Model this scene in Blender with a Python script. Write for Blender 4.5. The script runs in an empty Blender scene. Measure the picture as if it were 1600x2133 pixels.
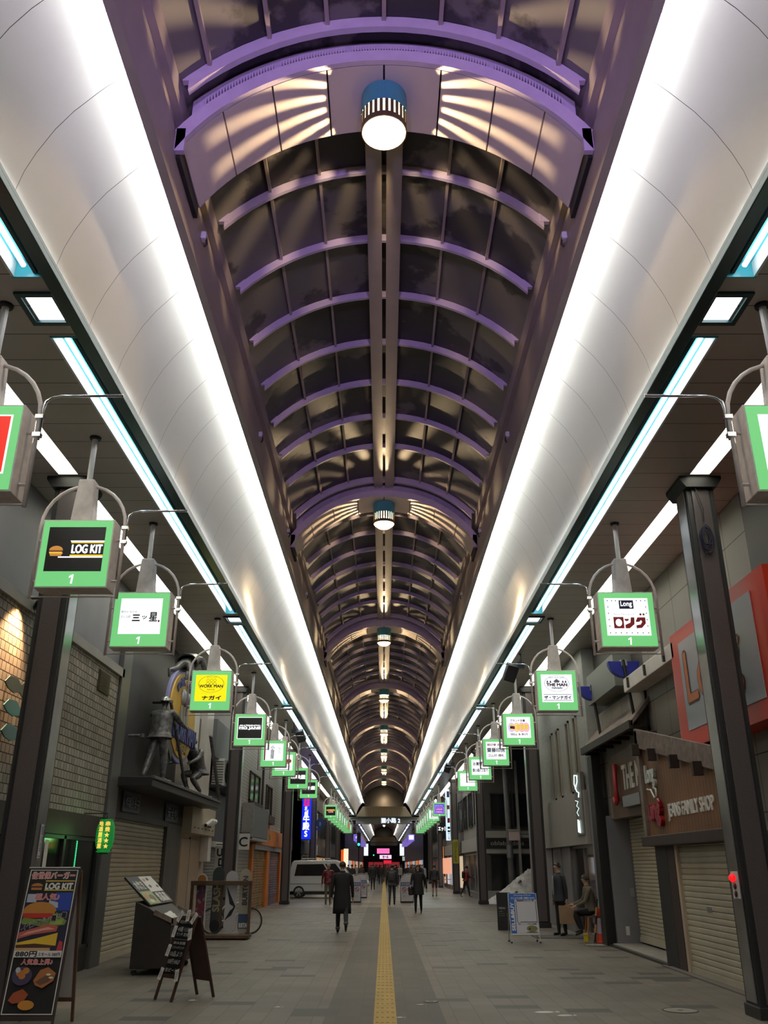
import bpy, bmesh, math, random
from mathutils import Vector, Matrix
PI = math.pi
R = random.Random(7)
S = bpy.context.scene
COL = bpy.context.collection

# ------------------------------------------------------------------ camera, world, exposure
EYE = 1.66
cam = bpy.data.objects.new('camera', bpy.data.cameras.new('camera'))
COL.objects.link(cam)
cam.location = (0, 0, EYE)
cam.rotation_euler = (math.radians(90 + 22.34), 0, 0)
cam.data.sensor_fit = 'VERTICAL'
cam.data.sensor_height = 36
cam.data.lens = 1790 / 2133 * 36
cam.data.clip_end = 600
S.camera = cam
S.view_settings.view_transform = 'Standard'
S.view_settings.look = 'None'
S.view_settings.gamma = 1
S.view_settings.use_curve_mapping = False
S.view_settings.exposure = 0.0
W = bpy.data.worlds.new('night'); S.world = W; W.use_nodes = True
W.node_tree.nodes['Background'].inputs[0].default_value = (0.30, 0.36, 0.55, 1)
W.node_tree.nodes['Background'].inputs[1].default_value = 0.02
try:
    S.cycles.use_denoising = True
    S.cycles.max_bounces = 6
    S.cycles.diffuse_bounces = 4
    S.cycles.sample_clamp_indirect = 4.0
    S.cycles.use_light_tree = True
    S.cycles.caustics_reflective = False
    S.cycles.caustics_refractive = False
except Exception:
    pass
# light levels (the lamps themselves stand further down)
COVE = 56.0          # hidden cove tubes above the white reflectors
FLUO = 11.0           # open fluorescent tubes along the reflector edge
STRIP = 7.5         # recessed strip lights over the columns
DOWN = 6.0           # square downlights
PEND = 170.0          # pendant lamps, watt
PURPLE = 1700.0       # violet floodlight under the roof behind the viewer, watt

def lamp(name, kind, loc, energy, col, **kw):
    d = bpy.data.lights.new(name, kind); d.energy = energy; d.color = col
    for k, v in kw.items():
        if k != 'rot': setattr(d, k, v)
    o = bpy.data.objects.new(name, d); COL.objects.link(o); o.location = loc
    if 'rot' in kw: o.rotation_euler = kw['rot']
    return o
lamp('violet_floodlight', 'SPOT', (-1.2, -1.5, 6.2), PURPLE / 2, (0.60, 0.40, 1.0), spot_size=1.10, spot_blend=0.6, shadow_soft_size=0.15, rot=(math.radians(119), 0, math.radians(-6)))
lamp('violet_floodlight', 'SPOT', (1.2, -1.5, 6.2), PURPLE / 2, (0.60, 0.40, 1.0), spot_size=1.10, spot_blend=0.6, shadow_soft_size=0.15, rot=(math.radians(119), 0, math.radians(6)))

# ------------------------------------------------------------------ mesh helpers
def empty(name, loc=(0, 0, 0), rz=0.0, label=None, cat=None, group=None, kind=None):
    o = bpy.data.objects.new(name, None); COL.objects.link(o)
    o.empty_display_size = 0.1
    o.location = loc; o.rotation_euler = (0, 0, rz)
    tag(o, label, cat, group, kind)
    return o
def tag(o, label=None, cat=None, group=None, kind=None):
    if label: o['label'] = label
    if cat: o['category'] = cat
    if group: o['group'] = group
    if kind: o['kind'] = kind
    return o

_txt = {}
def text_geo(s, extrude=0.0, align='CENTER'):
    key = (s, extrude, align)
    if key in _txt: return _txt[key]
    c = bpy.data.curves.new('t', 'FONT'); c.body = s; c.size = 1.0; c.align_x = align; c.extrude = extrude
    c.resolution_u = 3
    c.space_line = 0.92
    o = bpy.data.objects.new('t', c)
    COL.objects.link(o)
    me = bpy.data.meshes.new_from_object(o)
    vs = [tuple(v.co) for v in me.vertices]; fs = [tuple(p.vertices) for p in me.polygons]
    bpy.data.objects.remove(o); bpy.data.curves.remove(c); bpy.data.meshes.remove(me)
    if vs:
        x0 = min(v[0] for v in vs); x1 = max(v[0] for v in vs); y0 = min(v[1] for v in vs); y1 = max(v[1] for v in vs)
        zz = max(max(abs(v[2]) for v in vs), 1e-6)
        vs = [((v[0] - x0) / max(x1 - x0, 1e-6) - .5, (v[1] - y0) / max(y1 - y0, 1e-6) - .5, v[2] / zz) for v in vs]
    _txt[key] = (vs, fs)
    return _txt[key]

class MB:
    def __init__(s): s.v = []; s.f = []; s.m = []; s.mi = 0
    def add(s, vs, fs):
        n = len(s.v); s.v += [tuple(v) for v in vs]
        for f in fs: s.f.append(tuple(n + i for i in f)); s.m.append(s.mi)
        return s
    def slot(s, i): s.mi = i; return s
    def box(s, x0, x1, y0, y1, z0, z1):
        if x0 > x1: x0, x1 = x1, x0
        if y0 > y1: y0, y1 = y1, y0
        if z0 > z1: z0, z1 = z1, z0
        return s.add([(x0, y0, z0), (x1, y0, z0), (x1, y1, z0), (x0, y1, z0), (x0, y0, z1), (x1, y0, z1), (x1, y1, z1), (x0, y1, z1)],
                     [(0, 3, 2, 1), (4, 5, 6, 7), (0, 1, 5, 4), (1, 2, 6, 5), (2, 3, 7, 6), (3, 0, 4, 7)])
    def obox(s, c, size, rot):
        hx, hy, hz = (a / 2 for a in size); M = rot.to_3x3() if isinstance(rot, Matrix) else Matrix.Rotation(rot, 3, 'Z'); c = Vector(c)
        vs = [c + M @ Vector((a * hx, b * hy, d * hz)) for d in (-1, 1) for a, b in ((-1, -1), (1, -1), (1, 1), (-1, 1))]
        return s.add(vs, [(0, 3, 2, 1), (4, 5, 6, 7), (0, 1, 5, 4), (1, 2, 6, 5), (2, 3, 7, 6), (3, 0, 4, 7)])
    def tube(s, pts, r, n=8, cap=True):
        pts = [Vector(p) for p in pts]; rs = r if isinstance(r, (list, tuple)) else [r] * len(pts)
        rings = []; prev = None
        for i, p in enumerate(pts):
            t = (pts[min(i + 1, len(pts) - 1)] - pts[max(i - 1, 0)]).normalized()
            if prev is None:
                a = Vector((0, 0, 1)) if abs(t.z) < .9 else Vector((1, 0, 0))
                u = t.cross(a).normalized()
            else:
                u = (prev - t * prev.dot(t)).normalized()
            prev = u; w = t.cross(u)
            rings.append([p + (u * math.cos(2 * PI * k / n) + w * math.sin(2 * PI * k / n)) * rs[i] for k in range(n)])
        vs = [v for r_ in rings for v in r_]; fs = []
        for i in range(len(pts) - 1):
            for k in range(n):
                a = i * n + k; b = i * n + (k + 1) % n
                fs.append((a, b, b + n, a + n))
        if cap: fs.append(tuple(range(n))[::-1]); fs.append(tuple((len(pts) - 1) * n + k for k in range(n)))
        return s.add(vs, fs)
    def lathe(s, prof, c=(0, 0, 0), n=24, cap=False, sx=1, sy=1):
        vs = []; fs = []
        for r, z in prof:
            for k in range(n):
                vs.append((c[0] + sx * r * math.cos(2 * PI * k / n), c[1] + sy * r * math.sin(2 * PI * k / n), c[2] + z))
        for i in range(len(prof) - 1):
            for k in range(n):
                a = i * n + k; b = i * n + (k + 1) % n
                fs.append((a, b, b + n, a + n))
        if cap: fs.append(tuple(range(n))[::-1]); fs.append(tuple((len(prof) - 1) * n + k for k in range(n)))
        return s.add(vs, fs)
    def loft(s, secs, n=20, cap=True):
        # secs: (cx, cy, cz, rx, ry)
        vs = []; fs = []
        for cx, cy, cz, rx, ry in secs:
            for k in range(n): vs.append((cx + rx * math.cos(2 * PI * k / n), cy + ry * math.sin(2 * PI * k / n), cz))
        for i in range(len(secs) - 1):
            for k in range(n):
                a = i * n + k; b = i * n + (k + 1) % n; fs.append((a, b, b + n, a + n))
        if cap: fs.append(tuple(range(n))[::-1]); fs.append(tuple((len(secs) - 1) * n + k for k in range(n)))
        return s.add(vs, fs)
    def prism(s, poly, o, u, w, depth):
        # 2-D polygon in the plane (o,u,w), pushed along u x w by depth
        o = Vector(o); u = Vector(u); w = Vector(w); nn = u.cross(w).normalized() * depth; n = len(poly)
        vs = [o + u * a + w * b for a, b in poly] + [o + u * a + w * b + nn for a, b in poly]
        fs = [tuple(range(n))[::-1], tuple(range(n, 2 * n))] + [(i, (i + 1) % n, n + (i + 1) % n, n + i) for i in range(n)]
        return s.add(vs, fs)
    def strip(s, pts2, a0, a1, axis='y'):
        # open profile polyline [(x,z)] swept along y
        n = len(pts2)
        vs = [(x, a0, z) for x, z in pts2] + [(x, a1, z) for x, z in pts2]
        return s.add(vs, [(i, i + 1, n + i + 1, n + i) for i in range(n - 1)])
    def text(s, t, c, u, w, W_, H_, ext=0.0, bold=0.0, align='CENTER'):
        vs, fs = text_geo(t, 0.02 if ext else 0.0, align)
        c = Vector(c); u = Vector(u); w = Vector(w); nn = u.cross(w).normalized()
        offs = [(0, 0)] if not bold else [(-bold, 0), (bold, 0), (0, bold), (0, -bold)]
        for q, (a, b) in enumerate(offs):
            s.add([c + u * (v[0] * W_ + a) + w * (v[1] * H_ + b) + nn * (v[2] * ext + q * 0.0004) for v in vs], fs)
        return s
    def build(s, name, mats, parent=None, smooth=False, bevel=0.0, world=False, solid=0.0, auto=False):
        if world and parent is not None:
            L = parent.location; s.v = [(x - L.x, y - L.y, z - L.z) for x, y, z in s.v]
        me = bpy.data.meshes.new(name); me.from_pydata([tuple(v) for v in s.v], [], s.f)
        mats = mats if isinstance(mats, (list, tuple)) else [mats]
        for m in mats: me.materials.append(m)
        if len(mats) > 1: me.polygons.foreach_set('material_index', s.m)
        if smooth: me.polygons.foreach_set('use_smooth', [True] * len(me.polygons))
        me.update()
        o = bpy.data.objects.new(name, me); COL.objects.link(o)
        if parent is not None: o.parent = parent
        if solid:
            md = o.modifiers.new('solid', 'SOLIDIFY'); md.thickness = solid; md.offset = 0
        if bevel:
            md = o.modifiers.new('bevel', 'BEVEL'); md.width = bevel; md.segments = 2; md.limit_method = 'ANGLE'
        return o

# ------------------------------------------------------------------ materials
def srgb(r, g, b):
    f = lambda c: (c / 255 / 12.92) if c <= 10 else ((c / 255 + .055) / 1.055) ** 2.4
    return (f(r), f(g), f(b))
_mats = {}
def nt(name):
    m = bpy.data.materials.new(name); m.use_nodes = True
    t = m.node_tree; b = t.nodes['Principled BSDF']
    return m, t, b
def mat(name, col, rough=.6, metal=0.0, noise=None, bump=None, spec=None, coat=0.0):
    if name in _mats: return _mats[name]
    m, t, b = nt(name)
    b.inputs['Base Color'].default_value = (*col, 1); b.inputs['Roughness'].default_value = rough; b.inputs['Metallic'].default_value = metal
    if spec is not None: b.inputs['Specular IOR Level'].default_value = spec
    if coat: b.inputs['Coat Weight'].default_value = coat; b.inputs['Coat Roughness'].default_value = .12
    tc = t.nodes.new('ShaderNodeTexCoord')
    if noise:
        n = t.nodes.new('ShaderNodeTexNoise'); n.inputs['Scale'].default_value = noise[0]; n.inputs['Detail'].default_value = 5
        t.links.new(tc.outputs['Object'], n.inputs['Vector'])
        r = t.nodes.new('ShaderNodeMapRange'); r.inputs[1].default_value = .3; r.inputs[2].default_value = .7
        r.inputs[3].default_value = 1 - noise[1]; r.inputs[4].default_value = 1 + noise[1]
        t.links.new(n.outputs['Fac'], r.inputs[0])
        x = t.nodes.new('ShaderNodeMix'); x.data_type = 'RGBA'; x.blend_type = 'MULTIPLY'; x.inputs[0].default_value = 1
        x.inputs[6].default_value = (*col, 1)
        t.links.new(r.outputs[0], x.inputs[7]); t.links.new(x.outputs[2], b.inputs['Base Color'])
    if bump:
        n2 = t.nodes.new('ShaderNodeTexNoise'); n2.inputs['Scale'].default_value = bump[0]; n2.inputs['Detail'].default_value = 4
        t.links.new(tc.outputs['Object'], n2.inputs['Vector'])
        bp = t.nodes.new('ShaderNodeBump'); bp.inputs['Strength'].default_value = bump[1]; bp.inputs['Distance'].default_value = .02
        t.links.new(n2.outputs['Fac'], bp.inputs['Height']); t.links.new(bp.outputs['Normal'], b.inputs['Normal'])
    _mats[name] = m
    return m
def em(name, col, strength=1.0):
    if name in _mats: return _mats[name]
    m, t, b = nt(name)
    b.inputs['Base Color'].default_value = (*[min(c, .8) * .3 for c in col], 1); b.inputs['Roughness'].default_value = .4
    b.inputs['Emission Color'].default_value = (*col, 1); b.inputs['Emission Strength'].default_value = strength
    _mats[name] = m
    return m
def math_node(t, op, a, b=None):
    n = t.nodes.new('ShaderNodeMath'); n.operation = op
    for i, v in enumerate((a, b)):
        if v is None: continue
        if isinstance(v, (int, float)): n.inputs[i].default_value = v
        else: t.links.new(v, n.inputs[i])
    return n.outputs[0]
def brick(name, c1, c2, mortar, bw, bh, ms=.008, axes='yz', rough=.7, offset=.5, bump=.4, spec=.4):
    m, t, b = nt(name)
    tc = t.nodes.new('ShaderNodeTexCoord'); sp = t.nodes.new('ShaderNodeSeparateXYZ'); cb = t.nodes.new('ShaderNodeCombineXYZ')
    t.links.new(tc.outputs['Object'], sp.inputs[0])
    t.links.new(sp.outputs['XYZ'.index(axes[0].upper())], cb.inputs[0]); t.links.new(sp.outputs['XYZ'.index(axes[1].upper())], cb.inputs[1])
    k = t.nodes.new('ShaderNodeTexBrick'); k.inputs['Scale'].default_value = 1; k.inputs['Brick Width'].default_value = bw; k.inputs['Row Height'].default_value = bh
    k.inputs['Mortar Size'].default_value = ms; k.inputs['Mortar Smooth'].default_value = .1; k.offset = offset; k.squash = 1
    k.inputs['Color1'].default_value = (*c1, 1); k.inputs['Color2'].default_value = (*c2, 1); k.inputs['Mortar'].default_value = (*mortar, 1)
    t.links.new(cb.outputs[0], k.inputs['Vector']); t.links.new(k.outputs['Color'], b.inputs['Base Color'])
    bp = t.nodes.new('ShaderNodeBump'); bp.inputs['Strength'].default_value = bump; bp.inputs['Distance'].default_value = .02; bp.invert = True
    t.links.new(k.outputs['Fac'], bp.inputs['Height']); t.links.new(bp.outputs['Normal'], b.inputs['Normal'])
    b.inputs['Roughness'].default_value = rough; b.inputs['Specular IOR Level'].default_value = spec
    return m
def seams(name, col, line, axis, pitch, width, rough=.5, off=0.0, spec=.4, noise=.06, axis2=None):
    # painted sheet with a dark joint every PITCH along AXIS (object space)
    m, t, b = nt(name)
    tc = t.nodes.new('ShaderNodeTexCoord'); sp = t.nodes.new('ShaderNodeSeparateXYZ'); t.links.new(tc.outputs['Object'], sp.inputs[0])
    def joint(ax, pt):
        f = math_node(t, 'FRACT', math_node(t, 'DIVIDE', math_node(t, 'ADD', sp.outputs['XYZ'.index(ax.upper())], off + 1000 * pt), pt))
        return math_node(t, 'LESS_THAN', f, width / pt)
    j = joint(axis, pitch)
    if axis2: j = math_node(t, 'MAXIMUM', j, joint(*axis2))
    n = t.nodes.new('ShaderNodeTexNoise'); n.inputs['Scale'].default_value = 1.3; n.inputs['Detail'].default_value = 6; t.links.new(tc.outputs['Object'], n.inputs['Vector'])
    r = t.nodes.new('ShaderNodeMapRange'); r.inputs[1].default_value = .3; r.inputs[2].default_value = .7; r.inputs[3].default_value = 1 - noise; r.inputs[4].default_value = 1 + noise
    t.links.new(n.outputs['Fac'], r.inputs[0])
    x = t.nodes.new('ShaderNodeMix'); x.data_type = 'RGBA'; x.blend_type = 'MULTIPLY'; x.inputs[0].default_value = 1; x.inputs[6].default_value = (*col, 1); t.links.new(r.outputs[0], x.inputs[7])
    y = t.nodes.new('ShaderNodeMix'); y.data_type = 'RGBA'; t.links.new(j, y.inputs[0]); t.links.new(x.outputs[2], y.inputs[6]); y.inputs[7].default_value = (*line, 1)
    t.links.new(y.outputs[2], b.inputs['Base Color']); b.inputs['Roughness'].default_value = rough; b.inputs['Specular IOR Level'].default_value = spec
    return m
def glass_mat(name, tint=(.75, .8, .8), rough=.04, alpha=.25):
    # window pane: a clear sheet that reflects and lets most light straight through
    m, t, b = nt(name)
    t.nodes.remove(b)
    out = t.nodes['Material Output']
    tr = t.nodes.new('ShaderNodeBsdfTransparent'); tr.inputs[0].default_value = (*tint, 1)
    gl = t.nodes.new('ShaderNodeBsdfGlossy'); gl.inputs['Roughness'].default_value = rough
    fr = t.nodes.new('ShaderNodeFresnel'); fr.inputs[0].default_value = 1.6
    mx = t.nodes.new('ShaderNodeMixShader')
    a = math_node(t, 'ADD', fr.outputs[0], alpha * .3)
    t.links.new(a, mx.inputs[0]); t.links.new(tr.outputs[0], mx.inputs[1]); t.links.new(gl.outputs[0], mx.inputs[2]); t.links.new(mx.outputs[0], out.inputs[0])
    return m

M = dict(
    white_paint=mat('white_paint', (.72, .70, .68), .32, noise=(2, .04), spec=.5),
    beam=mat('beam_paint', (.42, .36, .34), .45, noise=(3, .06)),
    lilac=mat('pale_lilac_paint', (.66, .58, .72), .45, noise=(6, .06)),
    cage=mat('lamp_cage_bronze', (.09, .055, .03), .5),
    soffit_panel=mat('cream_panel', (.74, .66, .62), .55, noise=(2, .04)),
    dark=mat('dark_metal', (.02, .02, .022), .5),
    black=mat('black_paint', (.008, .008, .009), .5),
    teal=mat('teal_paint', (.07, .42, .50), .35),
    teal_dark=mat('dark_teal_paint', (.012, .055, .06), .35),
    lampblue=mat('lamp_blue', (.06, .30, .36), .4),
    grey_metal=mat('grey_metal', (.42, .41, .40), .35, .7, noise=(8, .1)),
    sign_metal=mat('sign_frame_paint', (.78, .71, .69), .45, noise=(9, .12)),
    chrome=mat('chrome', (.7, .7, .72), .18, 1.0),
    steel=mat('dull_steel', (.4, .4, .42), .4, .8),
    granite=mat('dark_granite', (.11, .093, .096), .28, noise=(160, .55)),
    col_side=mat('column_side_metal', (.34, .34, .34), .3, .8, noise=(2, .2)),
    shutter=mat('shutter_cream', (.50, .47, .37), .5, noise=(1.2, .12)),
    shutter_grey=mat('shutter_grey', (.22, .215, .21), .5, noise=(1.2, .12)),
    wood=mat('brown_wood', (.14, .08, .05), .6, noise=(6, .25)),
    wood_dark=mat('dark_brown_wood', (.035, .02, .016), .55, noise=(6, .25)),
    wood_old=mat('weathered_wood', (.20, .16, .14), .75, noise=(7, .3), bump=(20, .3)),
    white=mat('white_plastic', (.75, .75, .75), .4),
    offwhite=mat('off_white', (.76, .74, .71), .6, noise=(4, .08)),
    paper=mat('paper', (.78, .77, .76), .7),
    ink=mat('black_ink', (.006, .006, .007), .6),
    inkblue=mat('navy_ink', (.012, .01, .09), .5),
    inkred=mat('red_ink', (.45, .015, .02), .5),
    rubber=mat('black_rubber', (.012, .012, .012), .7),
    beige=mat('beige_wall', (.58, .47, .36), .65, noise=(1.5, .08)),
    grey_wall=mat('grey_render', (.34, .34, .325), .75, noise=(1.3, .15)),
    bluegrey=mat('blue_grey_wall', (.23, .23, .26), .6, noise=(1.0, .12)),
    darkwall=mat('dark_wall', (.06, .057, .055), .6, noise=(1.0, .2)),
    orange=mat('orange_wall', (.62, .19, .03), .5, noise=(2, .08)),
    red=mat('red_gloss', (.62, .030, .010), .4),
    redcloth=mat('red_lettering', (.40, .012, .018), .4),
    blue=mat('blue_paint', (.02, .03, .33), .4),
    yellow=mat('yellow_paint', (.75, .50, .04), .45),
    bronze=mat('bronze_grey', (.16, .16, .165), .45, .5, noise=(14, .5), bump=(18, .4)),
    helmet=mat('silver_helmet', (.42, .43, .45), .3, .7),
    skin=mat('skin', (.50, .31, .23), .55),
    glassdark=mat('dark_window_glass', (.012, .014, .015), .16, spec=.6),
    e_green=em('lit_green', srgb(112, 200, 122), 1.0),
    e_white=em('lit_white', (.93, .96, 1.0), 1.05),
    e_yellow=em('lit_yellow', (.90, .78, .0), 1.05),
    e_purple=em('lit_purple', (.26, .16, .80), 1.0),
    e_tube=em('fluorescent_tube', (.92, .97, 1.0), FLUO),
    e_cove=em('cove_tube', (.95, 1.0, .93), COVE),
    e_edge=em('edge_tube', (.9, .97, 1.0), 16.0),
    e_strip=em('strip_diffuser', (1.0, .98, .80), STRIP),
    e_down=em('downlight_glass', (.93, .95, 1.0), DOWN),
    e_bulb=em('lamp_bulb', (1.0, .80, .48), 14.0),
)
# ------------------------------------------------------------------ floor
def floor_mat():
    m, t, b = nt('paving')
    tc = t.nodes.new('ShaderNodeTexCoord'); sp = t.nodes.new('ShaderNodeSeparateXYZ'); t.links.new(tc.outputs['Object'], sp.inputs[0])
    X, Y = sp.outputs[0], sp.outputs[1]
    def cell(v, p, off=0): return math_node(t, 'FLOOR', math_node(t, 'DIVIDE', math_node(t, 'ADD', v, 500 * p + off), p))
    def frac(v, p, off=0): return math_node(t, 'FRACT', math_node(t, 'DIVIDE', math_node(t, 'ADD', v, 500 * p + off), p))
    row = cell(Y, .30)
    sh = math_node(t, 'MULTIPLY', math_node(t, 'MODULO', row, 3.0), .28)
    xs = math_node(t, 'ADD', X, sh)
    def wn(a, bb, seed):
        c = t.nodes.new('ShaderNodeCombineXYZ'); t.links.new(a, c.inputs[0]); t.links.new(bb, c.inputs[1]); c.inputs[2].default_value = seed
        w = t.nodes.new('ShaderNodeTexWhiteNoise'); t.links.new(c.outputs[0], w.inputs['Vector']); return w.outputs['Value']
    single = wn(cell(X, .28), row, 3.0)
    pair = wn(cell(xs, .56), row, 8.0)
    darkp = math_node(t, 'LESS_THAN', pair, .075)
    band = math_node(t, 'MULTIPLY', math_node(t, 'GREATER_THAN', X, -.70), math_node(t, 'LESS_THAN', X, .71))
    n = t.nodes.new('ShaderNodeTexNoise'); n.inputs['Scale'].default_value = .45; n.inputs['Detail'].default_value = 7; t.links.new(tc.outputs['Object'], n.inputs['Vector'])
    def mix(f, a, bb):
        k = t.nodes.new('ShaderNodeMix'); k.data_type = 'RGBA'
        for i, v in ((0, f), (6, a), (7, bb)):
            if isinstance(v, (tuple,)): k.inputs[i].default_value = (*v, 1)
            elif isinstance(v, (int, float)): k.inputs[i].default_value = v
            else: t.links.new(v, k.inputs[i])
        return k.outputs[2]
    base = mix(single, (.168, .144, .126), (.202, .177, .156))
    base = mix(darkp, base, (.085, .079, .073))
    dk = mix(single, (.080, .075, .071), (.100, .093, .087))
    base = mix(band, base, dk)
    j1 = math_node(t, 'LESS_THAN', frac(X, .28), .026)
    j2 = math_node(t, 'LESS_THAN', frac(Y, .30), .014)
    base = mix(math_node(t, 'MULTIPLY', j1, .9), base, (.06, .055, .05))
    base = mix(math_node(t, 'MULTIPLY', j2, .5), base, (.06, .055, .05))
    r = t.nodes.new('ShaderNodeMapRange'); r.inputs[1].default_value = .3; r.inputs[2].default_value = .7; r.inputs[3].default_value = .78; r.inputs[4].default_value = 1.15; t.links.new(n.outputs['Fac'], r.inputs[0])
    k = t.nodes.new('ShaderNodeMix'); k.data_type = 'RGBA'; k.blend_type = 'MULTIPLY'; k.inputs[0].default_value = 1; t.links.new(base, k.inputs[6]); t.links.new(r.outputs[0], k.inputs[7])
    t.links.new(k.outputs[2], b.inputs['Base Color'])
    # wet crossing: a smoother patch between the two blocks
    wet = math_node(t, 'MULTIPLY', math_node(t, 'GREATER_THAN', Y, 40.0), math_node(t, 'LESS_THAN', Y, 62.0))
    rr = t.nodes.new('ShaderNodeMapRange'); rr.inputs[3].default_value = .55; rr.inputs[4].default_value = .22
    t.links.new(math_node(t, 'MULTIPLY', wet, n.outputs['Fac']), rr.inputs[0]); t.links.new(rr.outputs[0], b.inputs['Roughness'])
    b.inputs['Specular IOR Level'].default_value = .35
    return m
MB().box(-14, 14, -6, 330, -.1, 0).build('floor', floor_mat())['kind'] = 'structure'
tac = MB()
tac.box(-.12, .148, 4, 330, 0, .004)
for k in range(4):
    for q in range(60):
        y = 8 + q * .36
        tac.box(-.095 + k * .062, -.065 + k * .062, y, y + .30, .004, .009)
o = tac.build('trim_1', mat('tactile_yellow', (.50, .33, .07), .55, noise=(5, .15))); o['kind'] = 'structure'; o['label'] = 'yellow ribbed tactile guide strip down the middle of the paving'

# ------------------------------------------------------------------ roof of the arcade
BAY = 11.88
ARCH0 = 7.25
END = 103.0
PANEL = [(3.12, 6.885), (3.12, 6.97), (3.08, 7.16), (3.01, 7.36), (2.885, 7.63), (2.75, 7.84), (2.57, 8.055), (2.49, 8.144), (2.38, 8.24), (2.27, 8.33), (2.2, 8.38)]
m_panel = mat('reflector_panel', (.82, .79, .775), .2, noise=(.5, .04), spec=.38)
m_soffit = seams('soffit_boards', (.48, .435, .39), (.05, .045, .04), 'y', .5, .012, rough=.38, off=-.206)
def glaze():
    m, t, b = nt('roof_sheet')
    tc = t.nodes.new('ShaderNodeTexCoord'); n = t.nodes.new('ShaderNodeTexNoise'); n.inputs['Scale'].default_value = .75; n.inputs['Detail'].default_value = 7; n.inputs['Roughness'].default_value = .55
    t.links.new(tc.outputs['Object'], n.inputs['Vector'])
    sp = t.nodes.new('ShaderNodeSeparateXYZ'); t.links.new(tc.outputs['Object'], sp.inputs[0])
    # old snow lies thicker towards the gutters
    e = math_node(t, 'MULTIPLY', math_node(t, 'ABSOLUTE', sp.outputs[0]), .10)
    f = math_node(t, 'ADD', n.outputs['Fac'], e)
    r = t.nodes.new('ShaderNodeMapRange'); r.inputs[1].default_value = .60; r.inputs[2].default_value = .64; t.links.new(f, r.inputs[0])
    k = t.nodes.new('ShaderNodeMix'); k.data_type = 'RGBA'; k.inputs[6].default_value = (.06, .056, .06, 1); k.inputs[7].default_value = (.19, .175, .168, 1); t.links.new(r.outputs[0], k.inputs[0])
    t.links.new(k.outputs[2], b.inputs['Base Color']); b.inputs['Roughness'].default_value = .42; b.inputs['Specular IOR Level'].default_value = .3
    return m
m_glaze = glaze()
VR, VC = 2.84, 7.32                     # vault radius and centre height
def varc(r, x0, x1, n=24):
    a0 = math.asin(x0 / r); a1 = math.asin(x1 / r)
    return [(r * math.sin(a0 + (a1 - a0) * i / n), VC + r * math.cos(a0 + (a1 - a0) * i / n)) for i in range(n + 1)]
def band(mb, lo, hi, y0, y1):
    # solid arc between two profiles (same number of points), from y0 to y1
    n = len(lo); vs = [(x, y0, z) for x, z in lo] + [(x, y0, z) for x, z in hi] + [(x, y1, z) for x, z in lo] + [(x, y1, z) for x, z in hi]
    fs = []
    for i in range(n - 1):
        fs += [(i, i + 1, n + i + 1, n + i), (2 * n + i + 1, 2 * n + i, 3 * n + i, 3 * n + i + 1), (i + 1, i, 2 * n + i, 2 * n + i + 1), (n + i, n + i + 1, 3 * n + i + 1, 3 * n + i)]
    fs += [(0, n, 3 * n, 2 * n), (n - 1, 3 * n - 1, 4 * n - 1, 2 * n - 1)]
    return mb.add(vs, fs)

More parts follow.
